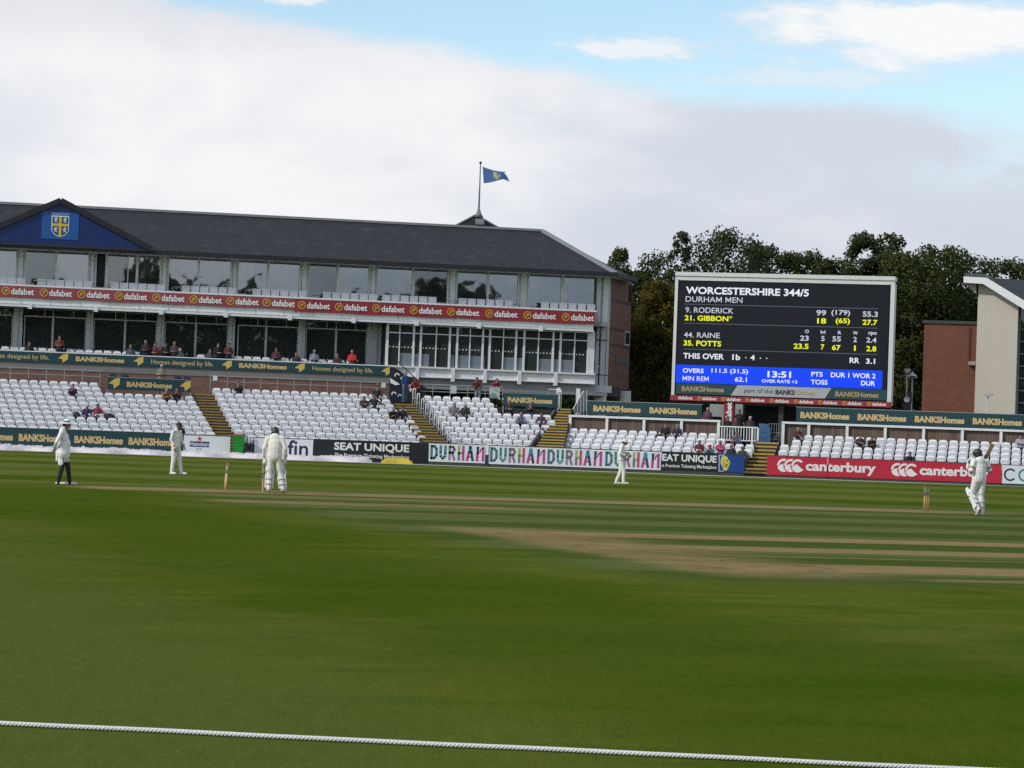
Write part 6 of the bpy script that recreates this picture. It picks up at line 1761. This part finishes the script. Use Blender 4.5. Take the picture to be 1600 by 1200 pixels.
SP = [  # stand, column, head row, pose, top, legs, head wear, its colour, label
 (SA, 113.5, 596, 'phone', (.05, .025, .06), NVY, 'hair', BRN, 'person in a dark navy and maroon jacket alone below the brick wall'),
 (SA, 136, 632, 'up', (.018, .022, .085), NVY, 'hair', WHH, 'white haired person in a blue jacket in the middle of the teal board stand'),
 (SA, 152, 632, 'back', (.16, .018, .03), DGR, 'beanie', BLK, 'person in a red and grey jacket and dark woolly hat with an arm stretched out'),
 (SA, 260, 606, 'fwd', (.19, .10, .018), BLK, 'hair', GRH, 'person in a mustard jacket seated below the green sign'),
 (SA, 277, 609, 'phone', (.05, .04, .06), NVY, 'hair', BRN, 'dark dressed person holding something pale, next to the mustard jacket'),
 (SA, 281.5, 662, 'phone', (.02, .012, .016), BLK, 'hair', GRH, 'grey haired spectator in a dark top seated behind the fielder in a navy cap'),
 (SB, 373, 594, 'phone', (.028, .024, .022), BLK, 'hair', BRN, 'dark dressed person alone in the top row by the dark steps'),
 (SB, 569, 615.5, 'cross', (.018, .018, .022), JEA, 'hair', BRN, 'person in black with folded arms and jeans near the black panel'),
 (SB, 585.5, 617.5, 'back', (.018, .02, .024), NVY, 'cap', (.10, .08, .06), 'person in black with a tan cap near the black panel'),
 (SB, 589.5, 604.5, 'up', (.02, .016, .016), BLK, 'hair', BRN, 'person in dark brown in the top row behind the tan cap'),
 (SB, 614.5, 634.5, 'fwd', (.012, .014, .02), (.09, .075, .05), 'hair', GRH, 'grey haired person in black beside the hoop railed steps'),
 (SB, 629.5, 637.5, 'up', (.014, .013, .018), (.05, .03, .07), 'hair', BRN, 'balding person in black on the end seat by the hoop railed steps'),
 (SCC, 709.5, 631, 'up', (.13, .13, .145), DGR, 'hair', GRH, 'grey haired person in a grey jacket in the wedge shaped stand'),
 (SCC, 727, 630, 'up', (.016, .018, .022), DGR, 'hair', WHH, 'white haired person in a black jacket in the wedge shaped stand'),
 (SCC, 796.5, 625, 'cross', (.016, .014, .018), BLK, 'hair', BRN, 'person in black directly below the green sign with folded arms'),
 (SCC, 828, 624.5, 'phone', (.03, .024, .035), JEA, 'hair', BRN, 'person in jeans drinking from a white cup below the green sign'),
 (SCC, 815, 642, 'fwd', (.10, .14, .22), NVY, 'hair', GRH, 'person in a pale blue top in the wedge shaped stand'),
 (SCC, 846, 643, 'up', (.055, .028, .045), NVY, 'hair', BRN, 'person in a maroon jacket at the end of a row beside the yellow steps'),
 (SD_, 1040, 656.5, 'up', (.014, .014, .017), BLK, 'hair', BRN, 'person in black sitting against the timber screen under the scoreboard'),
 (SD_, 1058.5, 658, 'up', (.017, .02, .036), NVY, 'hair', GRH, 'person in navy sitting against the timber screen under the scoreboard'),
 (SD_, 1093, 690.5, 'up', (.10, .012, .03), BLK, 'hair', (.10, .09, .08), 'person in a dark red top at the front, first of five in a line'),
 (SD_, 1110, 692.5, 'phone', (.012, .16, .21), NVY, 'cap', (.28, .02, .03), 'person in a turquoise jacket and red cap at the front'),
 (SD_, 1125.5, 690.5, 'cross', (.36, .045, .16), NVY, 'hair', GRH, 'person in a bright pink jacket at the front'),
 (SD_, 1143, 692.5, 'up', (.018, .016, .04), NVY, 'hair', (.08, .07, .06), 'person in dark navy at the front beside the pink jacket'),
 (SD_, 1160, 694, 'up', (.035, .04, .036), BLK, 'cap', (.05, .05, .05), 'person in dark grey green and a cap at the front end seat'),
 (SD_, 1152, 671, 'fwd', (.11, .13, .19), NVY, 'hair', BRN, 'person in a grey blue top seated in front of the white railing'),
 (SE, 1229, 670, 'cross', (.055, .016, .028), BLK, 'hair', (.3, .2, .14), 'bald person in maroon at the left end of the red board stand'),
 (SE, 1344.5, 676, 'cross', (.022, .024, .03), BLK, 'hair', BRN, 'person in dark grey with folded arms above the red board'),
 (SE, 1362.5, 678.5, 'fwd', (.016, .016, .018), BLK, 'hair', BRN, 'person in black hunched beside the dark grey one above the red board'),
 (SE, 1420, 710.5, 'fwd', (.02, .022, .04), BLK, 'beanie', (.03, .03, .045), 'person in dark clothes low in the front row between the two red emblems'),
 (SE, 1594.5, 678, 'cross', (.30, .31, .36), NVY, 'hair', BRN, 'person in a white and navy top at the far end of the red board stand'),
]
for i, (stn, px, py, pose, top, legs, hk, hc, lab) in enumerate(SP):
    row, p = stn.find(px, py)
    person(pose, p, stn.ang + random.uniform(-.25, .25), top, legs, hk, hc, lab, 'spectators in the stands', random.uniform(.97, 1.05), i % 3)
# bags on the seats of the teal board stand
for px, py, w, h, c, lab in ((120, 648, .40, .36, (.02, .03, .03), 'dark green rucksack on a seat beside the white haired spectator'), (171, 650, .60, .34, (.015, .015, .02), 'large black bag on a seat beside the woolly hat'), (1031, 676, .5, .24, (.03, .035, .045), 'dark bag on a seat beside the spectator in black under the scoreboard')):
    row, p = (SD_ if px > 900 else SA).find(px, py - 14)
    P = Prims(); P.ell((0, -.06, .47 + h * .5), (w * .5, .15, h * .55), 0); P.ell((w * .1, -.16, .47 + h * .3), (w * .3, .07, h * .28), 0); P.cap((-w * .15, -.02, .47 + h), (w * .15, -.02, .47 + h), .02, .02, 0)
    o = bpy.data.objects.new('bag', P.fuse('bag', [cloth(c)], .02, 1)); COL.objects.link(o); o.location = p; tag(o, lab, 'bag')
# standing people on the walkways
for px, py, Y, pose, top, legs, hk, hc, lab, rz in (
 (253, 569, 150.9, 'front', (.19, .17, .12), (.20, .18, .14), 'hair', WHH, 'white haired person in a beige jacket standing behind the green sign with arrows', .1),
 (634, 580, 151.7, 'side', (.015, .06, .22), (.05, .10, .19), 'hair', GRH, 'person in a blue coat and jeans standing at the top of the hoop railed steps', .9),
 (652, 590.5, 152.4, 'lean', (.34, .03, .035), BLK, 'hair', BRN, 'person in a bright red jacket leaning on the rail by the black panel', -.4),
 (747.5, 589.5, 152.3, 'lean', (.11, .015, .022), (.15, .19, .24), 'hair', BRN, 'person in a dark red jumper and pale jeans leaning on the grey rail', -.3),
 (773, 591.5, 153.2, 'lean', (.33, .012, .03), BLK, 'beanie', (.05, .05, .05), 'person in a red jacket bending behind the large pale green notice', .5),
 (1106, 636.5, 150.6, 'side', (.14, .06, .09), NVY, 'hair', (.3, .2, .14), 'person in a mauve top standing left of the upright red banner', .2),
 (1137.5, 650.5, 149.4, 'side', (.014, .013, .016), JEA, 'hair', BLK, 'dark haired person in black behind the left end of the white railing', .3),
 (1150, 652, 149.3, 'front', (.045, .018, .024), (.04, .05, .07), 'hair', BRN, 'person in dark maroon in the middle behind the white railing', -.2),
 (1172.5, 650.5, 149.2, 'front', (.02, .025, .03), (.02, .025, .03), 'hair', WHH, 'white haired person in a dark suit behind the white railing', 0),
 (1156, 640, 151.5, 'side', (.016, .018, .022), BLK, 'hair', BLK, 'shadowy person in black standing behind the white railing group', .3),
 (1118, 660, 149.6, 'side', (.02, .05, .08), NVY, 'hair', BLK, 'person in dark teal at the end of the timber screen by the white railing', .8),
 (1212, 669.5, 149.8, 'lean', (.045, .05, .028), BLK, 'hair', BRN, 'person in an olive coat bending over behind the steel barrier', 1.5),
):
    p = at(px, py, Y); hz = TPL[pose][1].z + .125
    person(pose, (p.x, p.y, p.z - hz), rz, top, legs, hk, hc, lab, 'people standing behind the stands', 1.0, random.randint(0, 2))
# lower balcony
for px, py, top, hk, hc, lab in (
 (46, 533.5, (.014, .015, .02), 'hair', BRN, 'person in black at the left end of the lower balcony'),
 (93.5, 524, (.10, .03, .025), 'hair', BRN, 'person in dark red standing by a doorway on the lower balcony'),
 (204.5, 538.5, (.04, .07, .11), 'hair', (.2, .1, .06), 'person in slate blue seated on the lower balcony'),
 (228, 531.5, (.013, .013, .016), 'hair', GRH, 'grey haired person in black standing on the lower balcony'),
 (242.5, 535.5, (.09, .016, .035), 'hair', BRN, 'person in maroon on the lower balcony beside a pale column'),
 (250.5, 541, (.02, .016, .02), 'hair', BRN, 'small dark figure on the lower balcony between maroon and black'),
 (259, 535, (.013, .013, .016), 'hair', BLK, 'dark haired person in black on the lower balcony right of the pale column'),
 (273, 533.5, (.05, .04, .045), 'hair', (.2, .12, .08), 'person in a dark checked shirt on the lower balcony'),
 (281.5, 544, (.10, .11, .15), 'hair', WHH, 'white haired person seated low on the lower balcony'),
 (328.5, 545, (.05, .055, .07), 'hair', BRN, 'person in dark grey with a paper on the lower balcony'),
 (341, 535.5, (.012, .013, .014), 'cap', BLK, 'person in black and a cap standing on the lower balcony'),
 (357.5, 536, (.085, .02, .03), 'hair', BRN, 'person in deep maroon standing beside a column on the lower balcony'),
 (432, 543, (.055, .018, .03), 'hair', BRN, 'person in striped maroon resting chin on hand on the lower balcony'),
 (463.5, 550.5, (.018, .018, .025), 'hair', (.15, .09, .06), 'person in black seated before a column on the lower balcony'),
 (491.5, 546, (.19, .20, .28), 'hair', GRH, 'person in a pale lilac hoodie on the lower balcony'),
 (527.5, 552, (.03, .02, .03), 'hair', BRN, 'person in dark plum seated right of the lilac hoodie'),
 (550.5, 547, (.42, .02, .02), 'hair', (.3, .18, .12), 'person in a bright red jacket on the lower balcony'),
):
    off = -.62
    u_, z_ = PV.hit(px, py, off); hh = z_ - zF1
    pose = 'front' if hh > 1.5 else 'phone' if random.random() < .4 else 'up'
    fz = z_ - (TPL[pose][1].z + .125)
    p = PV.pt(u_, fz, off)
    person(pose, p, ANG + random.uniform(-.4, .4), top, NVY, hk, hc, lab, 'people on the lower balcony', 1.0, random.randint(0, 2))

# ------------------------------------------------------------------ players
CRICW = pm('cricket whites', (0.75, 0.75, 0.73), .8, .10, 5.0, bump=.3, bscale=16); CREAMW = pm('cream sweater', (0.72, 0.71, 0.64), .85, .10, 5.0, bump=.3, bscale=18)
COATW = pm('umpire coat', (0.76, 0.77, 0.77), .8, .08, 4.0, bump=.3, bscale=12); BLKTR = pm('black trousers', (.012, .012, .018), .8)
SHW = pm('white boots', (.62, .63, .63), .5); BRD = pm('brown beard', (.06, .028, .016), .9); NAVYC = pm('navy cap cloth', (.012, .015, .035), .8)
GREENH = pm('dark green helmet', (.012, .028, .018), .4, .08, 3); PADW = pm('pad white', (.70, .71, .72), .6, .07, 5); SOLE = pm('gum sole', (.42, .30, .15), .7); STRAP = pm('strap grey', (.36, .37, .42), .7)
WILLOW = pm('willow', (.40, .25, .13), .55, .15, 6); GRIP = pm('bat grip', (.48, .48, .50), .7); LABELB = pm('bat sticker', (.07, .05, .08), .5)
def player(px, py, rz, sc, label):
    g = ground(px, py)
    r = thing('person', label, 'person', (g.x, g.y, 0)); r.rotation_euler = (0, 0, rz); r.scale = (sc, sc, sc)
    return r
def child(r, name, me):
    o = bpy.data.objects.new(name, me); COL.objects.link(o); o.parent = r; ORG[o.name] = Vector((0, 0, 0)); return o
def hatmesh(name, c, mats, brim, h, tilt=0.0, rb=.094):
    m = MB(); m.lathe((0, 0, 0), [(rb - .004, .012), (brim * .98, -.016), (brim, -.010), (rb, .022)], 20, 0)
    m.lathe((0, 0, 0), [(rb, .012), (rb - .001, .048)], 20, 1); m.lathe((0, 0, 0), [(rb - .003, .048), (rb - .01, h * .75), (rb * .72, h), (.01, h + .004)], 20, 0)
    me = m.mesh(name, mats, None, True); me.transform(Matrix.Translation(c) @ Matrix.Rotation(tilt, 4, 'X')); return me
def peak_cap(name, c, f, mat, peak=.10):
    P = Prims(); c, f = Vector(c), Vector(f).normalized(); s_ = f.cross(Z).normalized(); u_ = s_.cross(f)
    M3 = Matrix((s_, f, u_)).transposed()
    P.ell(c + u_ * .035 - f * .006, (.088, .106, .092), 0, M3); P.cap(c + f * .075 + u_ * .05, c + f * (.085 + peak) + u_ * .030, .058, .05, 0, side=s_, flat=.16)
    me = P.fuse(name, [mat], .009, 1)
    return me
UP = lambda *a: [Vector(q) for q in a]

# umpire: white coat, hands clasped behind, facing along the pitch
r = player(98, 758, R(90), 1.03, 'umpire in a white coat and brimmed hat with hands clasped behind the back')
P = Prims(); pel = V(0, .03, .95); chest = V(0, .01, 1.22); ne = V(0, .03, 1.46); hd = V(0, -.045, 1.605)
shL, shR = V(.18, .05, 1.40), V(-.18, .05, 1.40)
torso(P, pel, chest, shL, shR, ne, hd, 1.04, low=TOP); P.ell((0, -.04, 1.08), (.155, .125, .19), TOP)
P.cap((0, .02, 1.10), (0, .02, .86), .185, .215, TOP, side=V(1, 0, 0), flat=.88)
head(P, hd, V(0, -1, -.08))
for s, sh in ((1, shL), (-1, shR)):
    el, wr = V(s * .27, .16, 1.14), V(s * .075, .245, .975); arm(P, sh, el, wr, TOP, 1.12); P.hand(wr, V(-s * .75, .12, -.45), V(0, .6, -.6), SKIN, .9, s, 1.0)
leg(P, V(.09, .02, .92), V(.10, -.10, .50), V(.11, -.16, .10), V(.115, -.32, .05), 1.0)
leg(P, V(-.09, .03, .92), V(-.10, .02, .50), V(-.11, .10, .10), V(-.115, -.06, .05), 1.0)
child(r, 'body', P.fuse('body', [SK[1], COATW, BLKTR, SHW, SK[1], LIPS], .010, 2))
P = Prims(); P.cap((0, .02, .92), (0, .03, .84), .205, .225, 0, side=V(1, 0, 0), flat=.86); P.cap((-.14, .06, .86), (-.15, .05, .58), .085, .075, 0, side=V(0, 1, 0), flat=.42); P.cap((-.12, .15, .86), (-.12, .16, .66), .06, .05, 0, flat=.7)
child(r, 'tied_sweater', P.fuse('tied_sweater', [COATW], .012, 2))
child(r, 'hat', hatmesh('hat', V(0, -.04, 1.645), [COATW, NAVYC], .185, .105, .06))
child(r, 'hair', (lambda P: (P.ell((0, -.012, 1.60), (.081, .085, .075), 0), P.fuse('hair', [cloth((.09, .07, .06))], .010, 1))[1])(Prims()))

# fielder with navy cap and beard
r = player(274, 742, R(62), 1.055, 'bearded fielder in whites and a navy cap standing by the white board')
P = Prims(); pel = V(0, .02, .95); chest = V(0, .02, 1.23); ne = V(0, -.0, 1.45); hd = V(.01, -.06, 1.585)
shL, shR = V(.185, .01, 1.395), V(-.185, .02, 1.395); torso(P, pel, chest, shL, shR, ne, hd, 1.02); head(P, hd, V(.1, -1, -.30), beard=True)
P.cap((0, .02, 1.10), (0, .02, .97), .175, .18, TOP, side=V(1, 0, 0), flat=.74)
for s, sh, el, wr in ((1, shL, V(.26, -.02, 1.13), V(.22, -.16, .93)), (-1, shR, V(-.25, .05, 1.12), V(-.20, -.09, .90))):
    arm(P, sh, el, wr, TOP, 1.0); P.hand(wr, V(-s * .1, -.25, -.9), V(0, -.6, -.3) if s > 0 else V(.5, -.5, 0), SKIN, .7, s)
leg(P, V(.09, .02, .92), V(.13, -.05, .49), V(.17, -.10, .10), V(.20, -.27, .05), 1.05)
leg(P, V(-.09, .02, .92), V(-.11, .02, .49), V(-.13, .06, .10), V(-.15, -.10, .05), 1.05)
child(r, 'body', P.fuse('body', [SK[1], CRICW, CRICW, SHW, BRD, LIPS], .010, 2))
child(r, 'cap', peak_cap('cap', hd, V(.1, -1, -.30), NAVYC))

# fielder in a sun hat walking
r = player(970, 757, R(84), 1.03, 'fielder in whites and a cream sun hat walking past the colourful boards')
P = Prims(); pel = V(0, .03, .95); chest = V(0, .0, 1.23); ne = V(0, -.02, 1.46); hd = V(0, -.10, 1.59)
shL, shR = V(.18, .0, 1.40), V(-.18, .0, 1.40); torso(P, pel, chest, shL, shR, ne, hd, 1.05); head(P, hd, V(0, -1, -.15))
P.cap((0, .02, 1.12), (0, .02, .99), .178, .182, TOP, side=V(1, 0, 0), flat=.74)
for s, sh, el, wr in ((1, shL, V(.25, .02, 1.15), V(.10, -.24, 1.12)), (-1, shR, V(-.25, .06, 1.14), V(-.11, -.22, 1.09))):
    arm(P, sh, el, wr, TOP, 1.0); P.hand(wr, V(-s * .5, -.8, .05), V(0, -.1, -1), SKIN, .8, s)
leg(P, V(.09, .03, .92), V(.10, .03, .50), V(.10, .18, .12), V(.11, .04, .045), 1.02)
leg(P, V(-.09, .03, .92), V(-.10, -.10, .50), V(-.11, -.10, .10), V(-.12, -.27, .055), 1.02)
child(r, 'body', P.fuse('body', [SK[1], CRICW, CRICW, SHW, SK[1], LIPS], .010, 2))
child(r, 'sun_hat', hatmesh('sun_hat', V(0, -.105, 1.625), [CREAMW, CREAMW], .175, .095, .22))
child(r, 'hair', (lambda P: (P.ell((0, -.07, 1.595), (.080, .085, .075), 0), P.fuse('hair', [cloth((.05, .03, .02))], .010, 1))[1])(Prims()))
m = MB()
for z_ in (1.00, 1.03):
    m.lathe((0, .02, z_), [(.186, 0), (.186, .012)], 18)
me = m.mesh('sweater_bands', cloth((.35, .37, .30)), None, True); me.transform(Matrix.Scale(.775, 4, V(0, 1, 0))); child(r, 'sweater_bands', me)

def helmet(r, c, f, badge=False):
    P = Prims(); c, f = Vector(c), Vector(f).normalized(); s_ = f.cross(Z).normalized(); u_ = s_.cross(f); M3 = Matrix((s_, f, u_)).transposed()
    P.ell(c + u_ * .030 - f * .008, (.104, .124, .110), 0, M3); P.ell(c - f * .055 - u_ * .035, (.090, .070, .075), 0, M3)
    for q in (-1, 1): P.ell(c + s_ * .085 * q - u_ * .035, (.022, .055, .06), 0, M3)
    P.cap(c + f * .10 + u_ * .045, c + f * .17 + u_ * .035, .07, .06, 0, side=s_, flat=.16)
    child(r, 'helmet', P.fuse('helmet', [GREENH], .011, 1))
    m = MB()
    for k in range(4):
        o = -.02 - .03 * k; pts = [c + s_ * (.105 * cos(a)) + f * (.04 + .115 * sin(a)) + u_ * o for a in [pi * i / 10 for i in range(11)]]; m.tube(pts, .005, 5)
    child(r, 'grille', m.mesh('grille', DARKM, None, True))
    if badge:
        m = MB(); m.box((-.02, -.02, -.02), (.02, .02, .02)); me = m.mesh('badge', YEL); me.transform(Matrix.Translation(c + f * .108 + u_ * .07) @ Matrix.Scale(.8, 4)); child(r, 'badge', me)
def pad(r, kn, an, f):
    """ridged leg guard: front shell with a knee roll, top wing and two calf straps"""
    kn, an, f = Vector(kn), Vector(an), Vector(f).normalized(); ax = (kn - an).normalized(); s_ = f.cross(ax).normalized(); f = ax.cross(s_)
    P = Prims()
    lo = an + ax * .03; hi = kn + ax * .20
    for k in range(-3, 4):
        o = s_ * .029 * k + f * (.085 - .008 * k * k)
        P.cap(lo + o * 1.0 + f * .0, kn - ax * .05 + o * 1.1, .024, .026, 0, n=8)
        P.cap(kn + ax * .05 + o * 1.1, hi + o * 1.05 + f * .01, .026, .02, 0, n=8)
    for k in (-.03, .01, .05): P.cap(kn + ax * k - s_ * .10 + f * .075, kn + ax * k + s_ * .10 + f * .075, .034, .034, 0, n=8)
    for q in (-1, 1): P.cap(lo + s_ * .080 * q + f * .04, kn + s_ * .092 * q + f * .04, .016, .020, 0, side=f, flat=.6)
    P.cap(lo - ax * .06 + f * .09, lo + f * .09, .06, .085, 0, side=s_, flat=.35)
    o = child(r, 'pad', P.fuse('pad', [PADW], .012, 1))
    for z_ in (.12, .26, .46):
        c = an.lerp(kn, min(1, z_ / .42)) if z_ < .43 else kn + ax * .06
        m = MB(); w = .085 if z_ < .43 else .095
        m.tube([c + s_ * w * cos(a) - f * w * .95 * sin(a) for a in [pi * i / 8 for i in range(9)]], .013, 6)
        st_ = child(r, 'strap', m.mesh('strap', STRAP, None, True)); st_.parent = o
def glove(r, w, d, pn, thumb, curl=1.0):
    P = Prims(); w, d, pn = Vector(w), Vector(d).normalized(), Vector(pn)
    P.hand(w, d, pn, 0, curl, thumb, 1.35, .021); P.cap(w - d * .07, w, .052, .05, 0)
    child(r, 'glove', P.fuse('glove', [PADW], .011, 1))
def bat(r_loc, top, down, face, label, sc=1.0):
    """handle, spliced shoulders, bulged blade and a sticker; top of the handle and its direction are world vectors"""
    d, fc = Vector(down).normalized(), Vector(face); fc = (fc - d * fc.dot(d)).normalized(); s_ = d.cross(fc); top = Vector(top)
    o = thing('cricket_bat', label, 'bat', top + d * .9 * sc)
    m = MB(); m.tube([top, top + d * .30 * sc], .018 * sc, 10); m.build('grip', GRIP, o, True)
    secs = [(.28, .018, .018, .018), (.34, .040, .018, .02), (.39, .054, .016, .024), (.60, .054, .015, .032), (.80, .054, .015, .045), (.90, .054, .014, .03), (.955, .046, .010, .012)]
    vs = []
    for t_, w, fr, bk in secs:
        c = top + d * t_ * sc; vs += [c + (-s_ * w + fc * fr) * sc, c + (s_ * w + fc * fr) * sc, c + s_ * w * sc, c - fc * bk * sc, c - s_ * w * sc]
    fs = [(i * 5 + j, i * 5 + (j + 1) % 5, (i + 1) * 5 + (j + 1) % 5, (i + 1) * 5 + j) for i in range(len(secs) - 1) for j in range(5)] + [(4, 3, 2, 1, 0), tuple(range(30, 35))]
    m = MB(); m.add(vs, fs); m.build('blade', WILLOW, o)
    m = MB()
    for q in (1, -1):
        for t0, t1, k in ((.42, .50, 1), (.525, .58, 1)):
            a = [top + (d * t_ + s_ * w + (fc * .0175 if q > 0 else -fc * (.026 if w == 0 else .003))) * sc for t_ in (t0, t1) for w in ((-.05, .05) if q > 0 else (-.052, 0, .052))]
            if q > 0: m.add(a, [(0, 1, 3, 2)])
            else: m.add([p_ - fc * .004 * sc for p_ in a], [(0, 1, 4, 3), (1, 2, 5, 4)])
    m.build('sticker', LABELB, o)
    return o
# batter near the left wicket: back to us, looking down, bat upright by the left leg
BS = 1.07
r = player(427, 769.5, R(180), BS, 'batter in dark green helmet and cream sweater standing with back turned and head bowed')
P = Prims(); pel = V(0, .02, .95); chest = V(0, .0, 1.24); ne = V(.015, -.06, 1.455); hd = V(.02, -.15, 1.55)
shL, shR = V(.20, -.02, 1.375), V(-.17, -.02, 1.395); torso(P, pel, chest, shL, shR, ne, hd, 1.08); head(P, hd, V(0, -1, -.65))
P.cap((0, .02, 1.14), (0, .02, .95), .182, .190, TOP, side=V(1, 0, 0), flat=.76)
wl, wr_ = V(.285, -.04, .87), V(-.275, -.05, .90)
arm(P, shL, V(.27, .05, 1.12), wl, TOP, 1.1); arm(P, shR, V(-.27, .05, 1.13), wr_, TOP, 1.1)
P.hand(wl, V(-.05, -.1, -1), V(-.5, -.5, 0), SKIN, 1.2, 1); P.hand(wr_, V(.15, -.2, -1), V(.5, -.5, 0), SKIN, .8, -1)
kL, aL = V(.115, -.03, .49), V(.12, .03, .10); kR, aR = V(-.17, -.05, .49), V(-.245, .0, .10)
leg(P, V(.09, .02, .92), kL, aL, V(.14, -.13, .05), 1.12); leg(P, V(-.09, .02, .92), kR, aR, V(-.30, -.15, .05), 1.12)
child(r, 'body', P.fuse('body', [SK[0], CREAMW, CRICW, pm('grey boots', (.34, .24, .25), .6), SK[0], LIPS], .010, 2))
helmet(r, hd, V(0, -1, -.65)); pad(r, kL, aL, V(0, -1, 0)); pad(r, kR, aR, V(-.2, -1, 0))
glove(r, wl + V(0, 0, .0), V(-.08, -.05, -1), V(-.8, -.5, 0), 1, 1.3); glove(r, wr_, V(.12, -.15, -1), V(.6, -.6, 0), -1, .7)
g = ground(427, 769.5); top = V(g.x - .295 * BS, g.y + .06, .955); bat(None, top, V(.03, .02, -1), V(-.9, -.45, 0), 'cricket bat held upright beside the left leg of the batter with bowed head')
# batter walking away, bat over the right shoulder
BS = 1.10; TH = R(205)
r = player(1528, 806, TH, BS, 'batter in whites walking away with a bat over one shoulder')
P = Prims(); pel = V(0, .0, .96); chest = V(-.02, -.02, 1.25); ne = V(-.02, -.03, 1.47); hd = V(.02, -.08, 1.60)
shL, shR = V(.18, -.02, 1.40), V(-.215, .0, 1.41); torso(P, pel, chest, shL, shR, ne, hd, 1.10); hf = V(.85, -.6, -.25); head(P, hd, hf)
P.cap((0, .0, 1.14), (0, .0, .98), .182, .190, TOP, side=V(1, 0, 0), flat=.76)
eL, wL = V(.29, .03, 1.13), V(.22, -.20, 1.28); eR, wR = V(-.33, .0, 1.16), V(-.20, -.22, 1.20)
for s, sh, el, wr in ((1, shL, eL, wL), (-1, shR, eR, wR)):
    P.cap(sh, el + (sh - el) * .12, .072, .068, TOP); P.cap(sh, el, .052, .046, SKIN); P.cap(el, wr, .045, .036, SKIN)
    P.hand(wr, V(-s * .3, -.4, .6), V(0, .5, .5), SKIN, 1.2, s)
kL, aL = V(.10, -.15, .54), V(.075, .10, .20); kR, aR = V(-.085, -.02, .49), V(-.065, .05, .10)
P.cap((.09, 0, .92), kL, .108, .082, LEG); P.cap(kL, aL, .08, .060, LEG); P.cap(aL + V(0, .05, -.03), aL + V(.01, -.03, -.145), .046, .043, SHOE); P.cap(aL, aL + V(0, .03, -.02), .05, .05, SHOE)
leg(P, V(-.09, .0, .92), kR, aR, V(-.10, -.11, .05), 1.12)
child(r, 'body', P.fuse('body', [SK[2], CRICW, CRICW, SHW, SK[2], LIPS], .010, 2))
P = Prims(); P.cap(aL + V(0, .092, -.03), aL + V(.01, .008, -.155), .040, .036, 0, side=V(1, 0, 0), flat=.5); child(r, 'boot_sole', P.fuse('boot_sole', [SOLE], .010, 1))
helmet(r, hd, hf, True); pad(r, kL, aL, V(.55, -.75, 0)); pad(r, kR, aR, V(0, -1, 0))
glove(r, wL, V(-.2, -.4, .7), V(-.5, .5, .3), 1, 1.0); glove(r, wR, V(.1, -.3, .8), V(.3, .6, .2), -1, 1.3)
RM = Matrix.Translation(r.location) @ Matrix.Rotation(TH, 4, 'Z') @ Matrix.Scale(BS, 4)
hw_ = RM @ V(-.19, -.25, 1.25); tipd = (RM @ V(-.30, .16, 1.90)) - hw_
bat(None, hw_ - tipd.normalized() * .14, tipd, RM.to_3x3() @ V(.35, 1, -.2), 'cricket bat resting on the shoulder of the batter walking away')

# wickets: three stumps and two bails each
def wicket(px, py, lean, label, ang, dz=.72):
    g = ground(px, py); r = thing('wicket', label, 'wicket', (g.x, g.y, 0)); ax = V(cos(ang), sin(ang), 0); ln = Vector(lean)
    tops = []
    for k in (-1, 0, 1):
        a = g + ax * .105 * k; b = a + Z * dz + ln
        m = MB(); m.tube([a - Z * .03, a.lerp(b, .64)], .0180, 10, 0); m.tube([a.lerp(b, .64), a.lerp(b, .93)], .0184, 10, 1); m.tube([a.lerp(b, .93), b], .0180, 10, 2)
        m.build('stump', [pm('stump wood', (.50, .32, .15), .5, .1, 8), pm('stump sleeve', (.25, .22, .21), .5), pm('stump cap', (.30, .17, .09), .5)], r, True); tops.append(b)
    for a, b in ((tops[0], tops[1]), (tops[1], tops[2])):
        m = MB(); m.tube([a + Z * .012, a.lerp(b, .3) + Z * .014, a.lerp(b, .7) + Z * .014, b + Z * .012], .011, 6); m.build('bail', pm('bail wood', (.36, .16, .07), .5), r, True)
wicket(351.5, 767, (.04, -.0, 0), 'three wooden stumps at the left end of the pitch, seen from the side', R(106), .745)
wicket(1447, 799, (.0, 0, 0), 'three wooden stumps at the far right end of the pitch beside the walking batter', R(47), .725)
